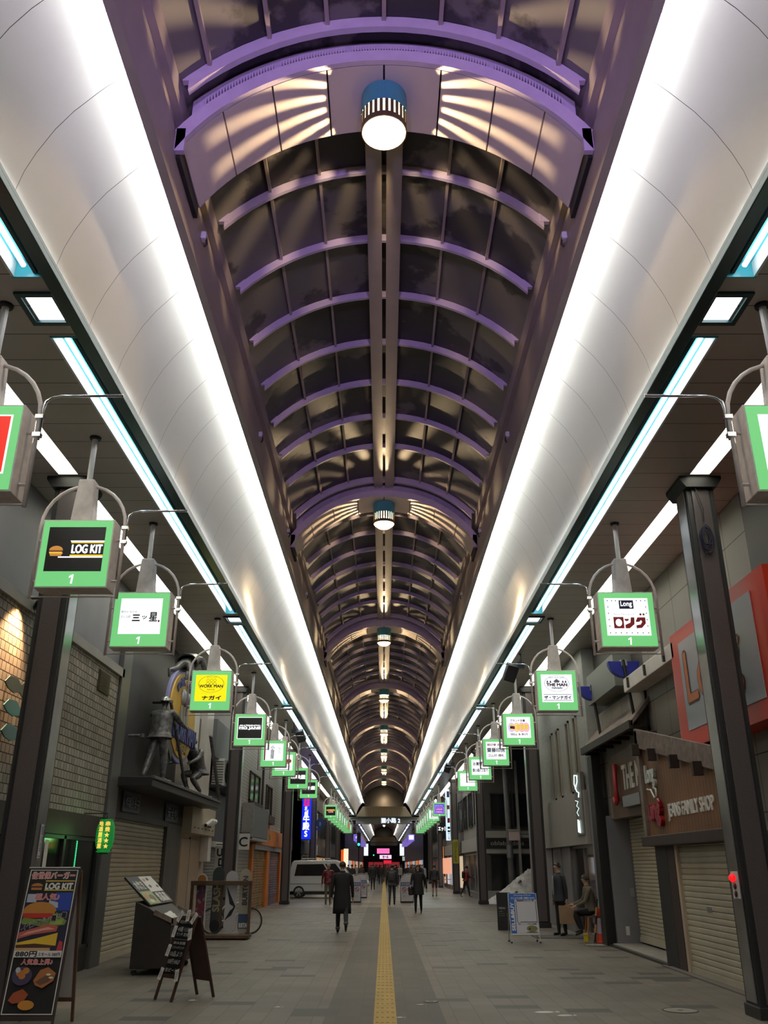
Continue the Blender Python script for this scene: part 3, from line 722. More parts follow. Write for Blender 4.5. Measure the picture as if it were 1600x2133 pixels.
box_sign(-3.80, 25.0, 'lit green box sign with white lettering across a plain black panel', 'black', [('-SKATE&SNOW-', .5, .62, .92, .075, 'white', .003), ('MO JANE', .5, .485, .90, .14, 'white', .009)], drawn=lambda t, P, w, h: (d_rule(t, P, w, h), d_white_edge(t, P, w, h)), inset=(.09, .09, .19))
box_sign(-3.80, 30.6, 'lit green box sign with three brushed characters in a column on white', 'white', [('小\n狸\n屋', .45, .50, .19, .78, 'black', .002), ('そば\nうどん', .80, .62, .16, .40, 'grey')], drawn=d_bar, inset=(.09, .09, .19))
box_sign(-3.80, 33.9, 'lit green box sign with an orange dot on white, half hidden', 'white', [('や', .80, .86, .16, .14, 'red'), ('ビール', .72, .24, .40, .16, 'blue')], drawn=d_disc, inset=(.09, .09, .19))
box_sign(-3.80, 39.7, 'lit green box sign with heavy white characters on black, nearer of two alike', 'black', [('山映屋', .52, .52, .92, .30, 'white', .012)], inset=(.09, .10, .19))
box_sign(-3.80, 45.5, 'lit green box sign with heavy white characters on black, farther of two alike', 'black', [('山映屋', .52, .52, .92, .30, 'white', .012)], inset=(.09, .10, .19))
box_sign(-3.80, 65.0, 'lit green box sign with gold and pink lines on black beside the pedestrian sign', 'black', [('AUTHENTIC', .5, .60, .88, .14, 'gold', .01), ('CAFE', .5, .40, .5, .13, 'pink', .01)], inset=(.09, .10, .16))
box_sign(3.80, 7.2, 'lit green box sign with white panel, nearest over the traffic cone side', 'white', inset=(.10, .09, .19))
box_sign(3.80, 13.17, 'lit green box sign with bold red characters and a star border on white', 'white', [('Long', .495, .83, .26, .17, 'white', .004), ('カジュアルショップ', .42, .565, .48, .045, 'grey')], drawn=d_flagstars, inset=(.085, .085, .165))
box_sign(3.80, 19.07, 'lit green box sign with cabin and fir trees in an oval on white', 'white', [('HEAVY DUTY SHOP', .5, .88, .48, .05, 'purple'), ('THE MAN', .5, .625, .66, .10, 'purple', .006), ('NAGAI', .5, .51, .32, .06, 'purple', .003), ('ザ・マンナガイ', .5, .165, .86, .13, 'blue', .004)], drawn=d_cabin, inset=(.085, .075, .17))
box_sign(3.80, 24.9, 'lit green box sign with colourful garments on white', 'white', [('ブランド古着', .47, .83, .62, .12, 'black', .002), ('SELL & BUY', .52, .17, .74, .09, 'grey', .003)], drawn=d_shirts, inset=(.09, .085, .19))
box_sign(3.80, 30.2, 'lit green box sign with red and navy rows of characters on white', 'white', [('御印章 名刺', .46, .83, .80, .14, 'red', .002), ('齋藤印房', .5, .53, .90, .25, 'blue', .004), ('ゴム印 標札', .5, .22, .82, .16, 'red', .002)], inset=(.09, .085, .19))
box_sign(3.80, 35.4, 'lit green box sign with two rows of purple characters on white', 'white', [('お買物は', .45, .72, .70, .22, 'blue', .004), ('狸小路1丁目で', .5, .30, .90, .22, 'blue', .003)], inset=(.09, .10, .17))
box_sign(3.80, 40.9, 'lit green box sign with an empty white panel', 'white', inset=(.09, .10, .19))
box_sign(3.80, 62.5, 'lit green box sign with purple panel and framed pink lettering', 'purple', [('authentic Shop', .45, .82, .80, .10, 'white'), ('oblab', .5, .49, .62, .16, 'pink', .008), ('babies', .5, .25, .56, .14, 'pink', .006)], drawn=d_frame, inset=(.07, .08, .12))
for i, y in enumerate([69, 73, 77, 81.5, 86, 91, 96]):
    for sx in (-1, 1):
        lab = f'small far green box sign {SIDE[sx]}, {ORD[i]} of the closely packed row'
        box_sign(sx * 3.80, y + (.8 if sx > 0 else 0), lab, ['white', 'white', 'dim', 'white', 'dim', 'red', 'white'][i] if sx < 0 else 'white', [('商店', .5, .5, .6, .4, ['red', 'blue', 'black', 'red', 'blue', 'white', 'black'][i])], number=i < 4, group='far green box signs in a packed row', inset=(.09, .10, .17))
for i in range(9):
    for sx in (-1, 1):
        lab = f'tiny violet box sign beyond the crossing {SIDE[sx]}, {ORD[i]} in its row'
        box_sign(sx * 3.80, 128 + i * 5.2, lab, 'white' if (sx > 0 and i == 0) else 'purple', [('商', .5, .5, .6, .6, 'white')], number=False, group='violet box signs of the next block', face=M['e_purple'], arm=False)
# ------------------------------------------------------------------ street fronts
XL, XR = -5.2, 5.1
class Front:
    """a shop front: d = distance from the wall plane out into the street"""
    def __init__(s, side, y, name, label, cat='building', group=None):
        s.s = side; s.x = XL if side < 0 else XR
        s.t = empty(name, (s.x, y, 0), label=label, cat=cat, group=group)
    def X(s, d): return s.x + (d if s.s < 0 else -d)
    def bx(s, mb, y0, y1, z0, z1, d0, d1): return mb.box(s.X(d0), s.X(d1), y0, y1, z0, z1)
    def part(s, name, m, *boxes, bevel=0.0, parent=None):
        mb = MB()
        for b in boxes: s.bx(mb, *b)
        return mb.build(name, m, s.t, bevel=bevel, world=True)
    def sub(s, name, m, parent, *boxes):
        mb = MB()
        for b in boxes: s.bx(mb, *b)
        mb.v = [(x - s.t.location.x, y - s.t.location.y, z - s.t.location.z) for x, y, z in mb.v]
        return mb.build(name, m, parent)
    @property
    def u(s): return (0, 1, 0) if s.s < 0 else (0, -1, 0)
    def text(s, name, t, yc, zc, W_, H_, d, m, ext=0.0, bold=0.0):
        return MB().text(t, (s.X(d), yc, zc), s.u, (0, 0, 1), W_, H_, ext=ext, bold=bold).build(name, m, s.t, world=True)
    def shutter(s, y0, y1, z0, z1, d, pitch, m, name='shutter', depth=.022):
        pts = []; z = z0
        while z < z1 - 1e-4:
            for fz, fd in ((0, 0), (.18, .9), (.5, 1), (.82, .9), (1, 0)):
                if z + fz * pitch <= z1 + 1e-4: pts.append((s.X(d + depth * fd), z + fz * pitch))
            z += pitch
        n = len(pts); vs = [(x, y0, z) for x, z in pts] + [(x, y1, z) for x, z in pts]
        mb = MB().add(vs, [(i, i + 1, n + i + 1, n + i) for i in range(n - 1)])
        s.bx(mb, y0, y1, z0, z0 + .09, d, d + .04)
        return mb.build(name, m, s.t, world=True)
    def window(s, y0, y1, z0, z1, d, nv=2, nh=1, frame=None, glass=None, fw=.05, name='window'):
        mb = MB(); frame = frame or M['dark']
        s.bx(mb, y0, y0 + fw, z0, z1, d, d + .07); s.bx(mb, y1 - fw, y1, z0, z1, d, d + .07); s.bx(mb, y0, y1, z0, z0 + fw, d, d + .07); s.bx(mb, y0, y1, z1 - fw, z1, d, d + .07)
        for k in range(1, nv): yy = y0 + (y1 - y0) * k / nv; s.bx(mb, yy - fw / 2, yy + fw / 2, z0, z1, d, d + .06)
        for k in range(1, nh): zz = z0 + (z1 - z0) * k / nh; s.bx(mb, y0, y1, zz - fw / 2, zz + fw / 2, d, d + .06)
        o = mb.build(name, frame, s.t, world=True)
        s.sub('pane', glass or M['glassdark'], o, (y0 + .01, y1 - .01, z0 + .01, z1 - .01, d + .005, d + .02))
        return o

m_tile = brick('rough_wall_tile', (.27, .25, .21), (.40, .375, .33), (.015, .014, .013), .135, .128, .007, 'yz', .75, .5, .8)
m_siding = seams('grey_siding', (.36, .36, .35), (.11, .11, .105), 'z', .12, .014, rough=.7)
m_planks = seams('cedar_planks', (.22, .105, .05), (.03, .015, .008), 'y', .145, .012, rough=.55, noise=.3)
m_corr = seams('corrugated_navy', (.075, .08, .11), (.025, .028, .04), 'y', .10, .03, rough=.5)
m_upper = seams('brown_grey_cladding', (.27, .255, .23), (.03, .028, .025), 'y', .9, .015, rough=.6, axis2=('z', .78))

# --- left: tile fronted restaurant
f = Front(-1, 12.5, 'restaurant_front', 'tile clad restaurant front with a dark glass ground floor by the burger board', 'shop front')
f.part('wall', M['bluegrey'], (-26, 17.3, 0, 6.86, -.5, 0))
f.part('tile_cladding', m_tile, (8, 16.68, 2.47, 5.06, 0, .05))
f.part('coping', M['grey_wall'], (8, 16.85, 5.06, 5.22, 0, .10))
f.part('post', M['grey_metal'] if False else mat('grey_post', (.13, .13, .13), .45, .3), (16.72, 17.3, 0, 6.2, 0, .10), bevel=.01)
f.part('fascia', M['wood_dark'], (8, 16.7, 2.12, 2.47, 0, .06))
v = f.part('vent', M['dark'], (15.45, 16.12, 4.56, 4.95, .05, .06))
for q in range(1):
    mb = MB()
    for i in range(13): f.bx(mb, 15.48, 16.09, 4.58 + i * .028, 4.592 + i * .028, .06, .08)
    mb.v = [(x - f.t.location.x, y - f.t.location.y, z) for x, y, z in mb.v]
    mb.build('grille', mat('brown_grille', (.09, .07, .05), .5), v)
for a, b in ((8.4, 10.0), (10.0, 11.6), (11.6, 13.2), (13.2, 14.8), (14.8, 16.6)): f.window(a, b, .35, 2.1, .0, 1, 1)
f.part('stall_riser', M['black'], (8.4, 16.6, 0, .35, 0, .05))

t = empty('spotlight', (-5.0, 12.2, 5.30), label='black clamp spotlight shining warm light down the tiled wall', cat='spotlight')
MB().tube([(-5.2, 12.2, 5.30), (-5.0, 12.2, 5.30)], .02, 8).build('arm', M['dark'], t, world=True)
MB().obox((-4.96, 12.15, 5.2), (.16, .2, .14), Matrix.Rotation(.5, 4, 'X')).build('housing', M['black'], t, world=True)
for q in (-1, 1): MB().obox((-4.96 + q * .09, 12.06, 5.12), (.012, .16, .14), Matrix.Rotation(.9, 4, 'X')).build('barn_door', M['black'], t, world=True)
l = lamp('spot_beam', 'SPOT', (-4.90, 11.75, 5.12), 320, (1.0, .55, .26), spot_size=1.5, spot_blend=.8, shadow_soft_size=.05, rot=(math.radians(-8), math.radians(16), 0))
for i, (y, z, c, L_) in enumerate([(11.72, 3.92, (.10, .13, .12), .6), (11.80, 3.62, (.10, .27, .29), .62), (11.85, 3.30, (.09, .20, .22), .6)]):
    t = empty('metal_fish', (-5.1, y, z), label=['dark green sheet metal fish on the tiled wall, topmost of three', 'teal sheet metal fish on the tiled wall, middle one', 'blue grey sheet metal fish on the tiled wall, lowest of three'][i], cat='wall decoration', group='metal fish on the tiles')
    pts = [(-.34, 0), (-.2, .1), (.05, .12), (.2, .05), (.34, .13), (.30, -.02), (.36, -.12), (.18, -.06), (0, -.1), (-.2, -.07)]
    MB().prism(pts, (0.06, 0, 0), (0, 1, 0), (0, 0, 1), .02).build('body', mat(f'fish_metal_{"abc"[i]}', c, .4, .6), t, bevel=.004)
    MB().tube([(-.05, 0, 0), (.06, 0, 0)], .01, 6).build('bracket', M['dark'], t)
for i, (y, z, a) in enumerate([(12.35, 4.62, .5), (12.45, 4.30, -.4), (12.4, 4.05, .35)]):
    t = empty('driftwood', (-5.12, y, z), label=['twisted driftwood ornament on the lamp lit tiles, upper piece', 'twisted driftwood ornament on the lamp lit tiles, middle piece', 'twisted driftwood ornament on the lamp lit tiles, lower piece'][i], cat='wall decoration', group='driftwood on the tiles')
    MB().tube([(0, -.05 + a * .1, .24), (.03, .02, .1), (.02, -.02, 0), (.04, .03, -.12), (.02, -a * .2, -.26)], [.012, .028, .032, .024, .008], 7).build('branch', M['wood_old'], t, smooth=True)
    MB().tube([(.02, 0, 0), (.06, a * .25, .16)], [.02, .006], 6).build('twig', M['wood_old'], t, smooth=True)
# green paper lantern
t = empty('paper_lantern', (-4.74, 15.6, 2.12), label='glowing green paper lantern with yellow characters hung under the tile corner', cat='lantern')
lg = em('lantern_paper', (.005, .16, .025), .9)
prof = [(.07, -.27), (.13, -.25)]
for i in range(15):
    a = -1 + 2 * i / 14; r = .155 * (1 - .32 * abs(a) ** 3.2)
    prof += [(r, a * .235), (r - .006, a * .235 + .012)]
prof += [(.13, .255), (.07, .27)]
MB().lathe(prof, (0, 0, 0), 28).build('paper_shade', lg, t, smooth=True)
MB().lathe([(.075, -.285), (.085, -.255)], (0, 0, 0), 20, cap=True).build('rim', M['black'], t)
MB().lathe([(.085, .255), (.075, .285)], (0, 0, 0), 20, cap=True).build('rim', M['black'], t)
MB().tube([(0, 0, .28), (0, 0, .36), (-.40, 0, .36)], .01, 6).build('hook', M['dark'], t)
b = MB()
for col_, (txt, a0) in enumerate([('地酒居酒屋', -.45), ('串焼★★★', .30)]):
    for i, ch in enumerate(txt):
        a = -PI / 2 + .18 + a0 * .9; z = .19 - i * .088
        b.text(ch, (.165 * math.cos(a), .165 * math.sin(a), z), (-math.sin(a), math.cos(a), 0), (0, 0, 1), .075, .075, bold=.003)
b.build('lettering', em('lantern_letters', srgb(250, 200, 90), 1.0), t)
lp = lamp('lantern_glow', 'POINT', (0, 0, 0), 2.0, (.2, 1, .3), shadow_soft_size=.1); lp.parent = t; lp.location = (0, -.3, 0)
t = empty('light_strip', (-5.12, 15.35, 2.05), label='vertical green LED strip glowing behind the restaurant glass', cat='light strip')
MB().box(-.012, 0, -.05, .05, -.62, 0).build('backing', mat('green_backing', (.01, .12, .05), .3), t)
b = MB()
for i in range(22): b.box(0, .006, -.012, .012, -.60 + i * .027, -.585 + i * .027)
b.build('led', em('led_green', (.05, 1.0, .35), 2.0), t)
t = empty('wall_notice', (-5.13, 14.0, 1.8), label='narrow white notice strip on the restaurant glass', cat='notice')
MB().box(0, .006, -.07, .07, -.28, .22).build('sheet', M['paper'], t)
t = empty('column_sticker', (-4.345, 11.63, 2.0), label='small blue and white vertical sticker on the nearest granite column', cat='sticker')
MB().box(0, .004, -.04, .04, -.26, .14).build('sheet', M['white'], t); MB().text('狸\n小\n路\n一', (.006, 0, -.06), (0, 1, 0), (0, 0, 1), .06, .36).build('lettering', M['blue'], t)

# --- left: workwear shop with figures on its canopy
f = Front(-1, 20.3, 'workwear_shop_front', 'dark workwear shop front with cream shutter and canopy below the yellow oval', 'shop front')
f.part('wall', M['darkwall'], (17.3, 23.3, 0, 6.86, -.8, -.25))
f.part('wall_panel', mat('slate_panel', (.06, .06, .068), .6, noise=(1, .2)), (17.45, 19.3, 3.25, 6.5, -.25, -.2))
f.part('canopy', M['dark'], (17.2, 24.4, 3.06, 3.24, -.3, .75), bevel=.015)
f.part('canopy_edge', mat('canopy_trim', (.10, .10, .105), .5, .5), (17.2, 24.4, 3.20, 3.26, .72, .80), bevel=.01)
f.part('fascia', M['wood_dark'], (17.3, 23.3, 2.58, 3.06, -.3, .05))
f.part('shutter_box', M['dark'], (17.3, 21.85, 2.5, 2.62, -.1, .06))
f.shutter(17.42, 21.75, 0, 2.52, -.05, .085, M['shutter'])
f.part('pillar', mat('brown_grey_pillar', (.10, .095, .09), .55, noise=(2, .15)), (21.8, 23.3, 0, 2.58, -.2, .04))
for y0, y1, z0, z1, tx in ((17.75, 19.0, 2.64, 3.02, '作業服長井'), (21.3, 22.6, 2.62, 3.02, '安全靴')):
    t = empty('shop_plaque', (XL + .055, (y0 + y1) / 2, z0), label='dark blue plaque with raised characters over the cream shutter' if y0 < 20 else 'dark blue plaque with small characters over the pillar', cat='sign')
    MB().box(0, .03, -(y1 - y0) / 2, (y1 - y0) / 2, 0, z1 - z0).build('board', mat('plaque_navy', (.035, .04, .06), .45), t)
    MB().text(tx, (.032, 0, (z1 - z0) / 2), (0, 1, 0), (0, 0, 1), (y1 - y0) * .8, (z1 - z0) * .62, ext=.015, bold=.004).build('lettering', mat('plaque_letters', (.16, .17, .22), .4), t)
# oval sign
t = empty('oval_sign', (XL + .25, 20.95, 4.97), label='big yellow oval sign with lavender rim and raised blue lettering', cat='sign')
def ell(ry, rz, n=40): return [(ry * math.cos(2 * PI * k / n), rz * math.sin(2 * PI * k / n)) for k in range(n)]
MB().prism(ell(1.47, 1.10), (0, 0, 0), (0, 1, 0), (0, 0, 1), .10).build('rim', mat('lavender_rim', (.28, .29, .55), .5), t, bevel=.02)
MB().prism(ell(1.34, .98), (.10, 0, 0), (0, 1, 0), (0, 0, 1), .03).build('face', mat('oval_yellow', (.78, .50, .07), .5, noise=(3, .1)), t)
navy = mat('letter_periwinkle', (.10, .12, .40), .45)
b = MB()
for i, ch in enumerate('WORK SHOP'):
    if ch == ' ': continue
    a = math.radians(138 - i * 12)
    b.text(ch, (.135, 1.05 * math.cos(a), .80 * math.sin(a)), (0, math.sin(a), -math.cos(a) * .8), (0, math.cos(a), math.sin(a)), .17, .19, ext=.02, bold=.006)
b.build('lettering', navy, t)
fig = mat('figure_silver', (.42, .45, .55), .4, .3)
for k in (-1, 0, 1):
    b = MB(); b.loft([(.15, k * .27, .22, .02, .05), (.16, k * .27, .30, .05, .11), (.16, k * .27, .45, .055, .12), (.15, k * .27, .58, .03, .06)], 14); b.build('worker_head', fig, t, smooth=True)
    b = MB(); b.prism([(-.13, -.28), (.13, -.28), (.10, .2), (-.10, .2)], (.135, k * .27, 0), (0, 1, 0), (0, 0, 1), .03); b.build('worker_body', mat('figure_apron', (.36, .36, .34), .5), t, bevel=.01)
MB().text('WORK MAN', (.14, 0, -.42), (0, 1, 0), (0, 0, 1), 2.5, .40, ext=.07, bold=.012).build('lettering', navy, t)
MB().text('NAGAI', (.14, 0, -.76), (0, 1, 0), (0, 0, 1), .95, .20, ext=.02, bold=.004).build('lettering', mat('letter_pale', (.42, .40, .24), .5), t)
MB().text('SINCE 1950', (.14, 0, -.93), (0, 1, 0), (0, 0, 1), .5, .08).build('lettering', mat('letter_pale2', (.40, .38, .22), .5), t) if False else None
for q in (-.7, .7): MB().tube([(-.45, q, .2), (.02, q, .2)], .03, 6).build('bracket', M['dark'], t)
# struts, plate and pipes on the canopy
t = empty('iron_strut', (XL + .3, 19.4, 3.26), label='long slanting iron strut leaning across the canopy figures', cat='strut')
MB().tube([(.35, -.9, 1.62), (.42, .9, .02)], .035, 8).build('rod', M['bronze'], t)
MB().lathe([(.05, -.02), (.05, .03)], (.35, -.9, 1.62), 10, cap=True).build('rod_end', M['bronze'], t)
t = empty('iron_strut', (XL + .3, 23.6, 3.26), label='slanting truss strut at the far end of the canopy', cat='strut')
for q in (0, .16): MB().tube([(.4, -.85 + q, 1.5), (.45, .75 + q, .03)], .03, 8).build('rod', M['bronze'], t)
b = MB()
for i in range(6): b.tube([(.4 + i * .008, -.75 + i * .27, 1.4 - i * .25), (.4 + i * .008, -.6 + i * .27 + .1, 1.4 - i * .25 - .02)], .012, 5)
b.build('lacing', M['bronze'], t)
t = empty('slanted_plate', (XL + .25, 20.2, 4.2), label='grey slanted steel plate held by the helmeted figure', cat='plate')
MB().obox((0.1, 0, .55), (.03, .95, 1.5), Matrix.Rotation(-.62, 4, 'X')).build('plate', mat('plate_grey', (.12, .12, .12), .5, .4), t, bevel=.005)
for i, (y0, y1, z) in enumerate([(18.1, 19.3, 3.31), (20.4, 22.4, 3.30), (22.6, 24.1, 3.32), (19.6, 21.0, 3.32)]):
    t = empty('canopy_pipe', (XL + .5, (y0 + y1) / 2, z - .05), label=['bent pipe lying on the near end of the canopy', 'long pipe lying along the canopy under the oval', 'thick pipe bundle end lying at the far canopy end', 'short pipe lying behind the standing figure'][i], cat='pipe', group='pipes on the canopy')
    h = (y1 - y0) / 2
    MB().tube([(-.3 + .1 * i, -h, .02), (.0, 0, .03), (.1, h, .06)], .035, 8).build('pipe', M['bronze'], t, smooth=True)
    MB().lathe([(.05, 0), (.05, .06)], (.1, h, .03), 10, cap=True).build('joint', M['bronze'], t)
t = empty('wall_bracket', (XL, 17.9, 4.1), label='small brass tap like bracket on the post beside the canopy, upper', cat='bracket')
MB().tube([(0, 0, 0), (.28, 0, 0)], .03, 8).build('arm', M['bronze'], t); MB().lathe([(.05, -.04), (.05, .04)], (.28, 0, 0), 10, cap=True).build('knob', M['bronze'], t)

# --- left: beige entrance and white pillars
f = Front(-1, 25, 'beige_entrance', 'beige panelled entrance with signboard box and white pillars above', 'shop front')
f.part('wall', M['beige'], (23.3, 26.75, 0, 3.2, -.4, 0))
f.part('signboard_box', mat('beige_box', (.50, .44, .34), .6, noise=(1, .06)), (23.3, 26.5, 2.42, 3.12, 0, .30), bevel=.01)
f.part('door', mat('beige_door', (.42, .33, .24), .6, noise=(1, .06)), (23.5, 24.55, 0, 2.3, 0, .03)); f.part('door', mat('beige_door', (.42, .33, .24), .6), (24.6, 25.9, 0, 2.3, 0, .03))
f.part('door_gap', M['black'], (24.55, 24.6, 0, 2.35, 0, .025))
f.part('meter_box', M['offwhite'], (25.95, 26.4, 1.75, 2.42, 0, .25), bevel=.01)
f.part('wall', M['grey_wall'], (23.3, 26.3, 3.25, 6.86, -.4, -.25))
f.part('white_pillar', M['offwhite'], (23.35, 24.2, 3.25, 6.0, -.25, .1)); f.part('white_pillar', M['white_paint'], (25.0, 25.95, 3.25, 6.4, -.25, .15))
f.part('slanted_fin', mat('brown_fin', (.16, .13, .11), .6), (24.25, 24.9, 4.6, 5.5, -.25, 0))
for q in range(6): MB().lathe([(.02, 0), (.035, .02)], (f.X(.31), 23.6 + q * .5, 2.55), 8, cap=True).build('hook', M['dark'], f.t, world=True)
for i in range(3):
    y = 25.05 + i * .28
    t = empty('security_camera', (XL + .3, y, 2.66), label=['white tube security camera on the beige box, nearest of three', 'white tube security camera on the beige box, middle of three', 'white tube security camera on the beige box, last of three'][i], cat='camera', group='security cameras on the beige box')
    MB().tube([(0, 0, 0), (.08, 0, 0), (.12, 0, .06)], .015, 6).build('arm', M['white'], t)
    MB().tube([(.05, -.17, .0), (.16, .14, .14)], .055, 12).build('body', M['white'], t)
    MB().tube([(.046, -.18, -.006), (.05, -.17, 0)], .04, 12).build('lens', M['black'], t)
# --- left: snowboard shop
f = Front(-1, 28.8, 'snowboard_shop_front', 'navy corrugated snowboard shop front with grey shutter behind the column', 'shop front')
f.part('wall', M['bluegrey'], (26.3, 31.2, 0, 6.86, -.5, -.12))
f.part('corrugated_cladding', m_corr, (26.8, 31.1, 2.32, 3.75, -.12, 0))
f.part('white_ledge', M['offwhite'], (26.8, 31.0, 2.16, 2.32, -.12, .12))
f.shutter(26.85, 31.0, 0, 2.16, -.1, .09, M['shutter_grey'])
f.part('grey_signboard', mat('slate_board', (.16, .17, .185), .5), (26.2, 29.9, 4.62, 5.72, .02, .22), bevel=.01)
f.part('balcony', M['dark'], (26.4, 30.6, 3.78, 3.86, -.1, .38))
for i, y in enumerate((27.4, 28.9)):
    t = empty('air_conditioner', (XL + .19, y, 3.86), label=['white air conditioner with louvred end on the balcony', 'second air conditioner with round fan grille farther along the balcony'][i], cat='air conditioner', group='air conditioners on the balcony')
    MB().box(-.16, .2, -.55, .55, 0, .78).build('casing', M['white'], t, bevel=.015)
    b = MB()
    for k in range(9): b.box(-.14, .18, -.565, -.55, .08 + k * .075, .10 + k * .075)
    b.build('louvre', M['dark'], t)
    b = MB(); b.lathe([(.02, 0), (.30, 0), (.30, .02), (.02, .02)], (0, 0, 0), 24); b.v = [(.20 + z, -.1 + x, .4 + y_) for x, y_, z in b.v]; b.build('fan_grille', M['dark'], t)
for i, (y, z, tx) in enumerate([(27.9, 1.78, 'D'), (32.0, 2.25, 'C')]):
    t = empty('hanging_shop_sign', (XL + .02, y, z), label=['white rectangular bracket sign with dark symbols beside the beige wall', 'small bracket sign with a round dark symbol near the orange shop'][i], cat='sign')
    MB().tube([(0, 0, .46), (.5, 0, .46)], .015, 6).build('bracket', M['dark'], t)
    MB().box(.08, .5, -.03, .03, -.25 if i == 0 else -.1, .42).build('board', M['offwhite'], t, bevel=.01)
    MB().text('US\n' + tx if i == 0 else tx, (.29, -.034, .1 if i == 0 else .16), (1, 0, 0), (0, 0, 1), .28, .48 if i == 0 else .3, bold=.01).build('lettering', M['ink'], t)
# --- left: grey sided house over the orange shop
f = Front(-1, 38.5, 'grey_house_front', 'grey sided house front over an orange shop with two painted shutters', 'shop front')
f.part('wall', m_siding, (31.2, 45.9, 0, 6.86, -.6, 0))
for y0, y1, z0, z1 in ((34.6, 37.4, 3.95, 5.05), (39.6, 41.6, 3.7, 4.95)):
    f.window(y0, y1, z0, z1, 0, 2, 1, M['wood_dark'])
    f.part('sill_box', M['wood_dark'], (y0, y1, z0 - .35, z0 - .02, 0, .22))
f.part('dark_signboard', mat('slate_board2', (.10, .11, .125), .45), (33.2, 37.4, 2.62, 3.72, .05, .42), bevel=.01)
f.part('board_frame', M['grey_metal'], (33.15, 33.2, 2.55, 3.78, .03, .45), (33.15, 37.45, 2.5, 2.6, .03, .45), (37.4, 37.47, 2.55, 3.78, .03, .45))
f.part('drainpipe', M['dark'], (38.2, 38.3, 2.9, 6.8, 0, .09))
f.part('orange_fascia', M['orange'], (36.0, 46.0, 2.42, 3.08, 0, .22), bevel=.01)
for a, b_ in ((35.6, 36.1), (40.2, 41.2), (45.3, 45.95)): f.part('orange_post', M['orange'], (a, b_, 0, 2.42, 0, .12))
f.part('shutter_hood', M['steel'], (36.1, 45.3, 2.24, 2.42, 0, .16))
for i, (a, b_) in enumerate(((36.1, 40.2), (41.2, 45.3))):
    m, tt, bb = nt('mural_%s' % 'ab'[i]); tc = tt.nodes.new('ShaderNodeTexCoord'); nz = tt.nodes.new('ShaderNodeTexNoise'); nz.inputs['Scale'].default_value = .9; nz.inputs['Detail'].default_value = 3; nz.inputs['Distortion'].default_value = 1.2
    cr = tt.nodes.new('ShaderNodeValToRGB'); cr.color_ramp.interpolation = 'CONSTANT'
    cs = [(0, (.40, .14, .03)), (.42, (.10, .13, .05)), (.5, (.42, .17, .04)), (.56, (.2, .16, .05)), (.62, (.35, .11, .04))] if i == 0 else [(0, (.30, .12, .08)), (.42, (.10, .10, .22)), (.5, (.33, .13, .08)), (.55, (.12, .15, .28)), (.62, (.26, .10, .12))]
    cr.color_ramp.elements[0].color = (*cs[0][1], 1); cr.color_ramp.elements[1].position = cs[1][0]; cr.color_ramp.elements[1].color = (*cs[1][1], 1)
    for p_, c_ in cs[2:]: e_ = cr.color_ramp.elements.new(p_); e_.color = (*c_, 1)
    tt.links.new(tc.outputs['Object'], nz.inputs['Vector']); tt.links.new(nz.outputs['Fac'], cr.inputs[0]); tt.links.new(cr.outputs[0], bb.inputs['Base Color'])
    f.shutter(a, b_, 0, 2.24, 0, .10, m, 'painted_shutter')
f.text('fascia_mark', '●', 40.0, 2.78, .55, .25, .225, mat('green_mark', (.12, .22, .05), .5)); f.text('fascia_mark', '●', 43.0, 2.78, .5, .25, .225, mat('violet_mark', (.22, .10, .35), .5))
# --- left: far side of the side street and the fronts beyond
t = empty('side_street_house', (-8.5, 57.5, 0), label='dark house with maroon awning across the side street behind the van', cat='building')
MB().box(-14, -5.2, 57.5, 58.2, 0, 8).build('wall', M['darkwall'], t, world=True)
MB().prism([(57.5, 3.3), (56.9, 2.6), (56.9, 2.5), (57.5, 2.5)], (-12, 0, 0), (0, 1, 0), (0, 0, 1), 6.3).build('awning', mat('maroon_tiles', (.16, .05, .06), .6, noise=(5, .3)), t, world=True)
MB().box(-9.5, -7, 57.42, 57.5, .3, 2.2).build('window', M['glassdark'], t, world=True)
MB().box(-12.0, -10.4, 56.9, 57.5, 4.2, 4.75).build('snow_on_roof', mat('dim_snow', (.5, .5, .55), .8), t, world=True, bevel=.15)
far = [(-1, 57.5, 63, (.10, .10, .11)), (-1, 63, 70, (.30, .28, .26)), (-1, 70, 78, (.12, .09, .08)), (-1, 78, 87, (.20, .16, .13)), (-1, 87, 103, (.08, .08, .09)),
       (1, 48.3, 58.5, (.36, .35, .33)), (1, 58.5, 66, (.14, .13, .13)), (1, 66, 75, (.24, .22, .20)), (1, 75, 88, (.10, .09, .09)), (1, 88, 103, (.20, .19, .18))]
farlab = ['narrow charcoal shop front after the side street', 'pale shop front with a red and white poster', 'dark brown restaurant front with orange glow', 'tan shop front with small lit windows', 'dark corner front before the traffic signal',
          'pale grey front with tall black framed windows behind the red jacket', 'dark front behind the tall white vertical sign', 'beige sided front under the black and white sign', 'dark long front with a glowing salmon window', 'pale corner front at the end opposite the signal']
glow = [None, (.9, .92, 1), (1, .45, .12), (1, .8, .45), None, None, (1, .75, .5), (.9, .9, 1), (1, .55, .3), None]
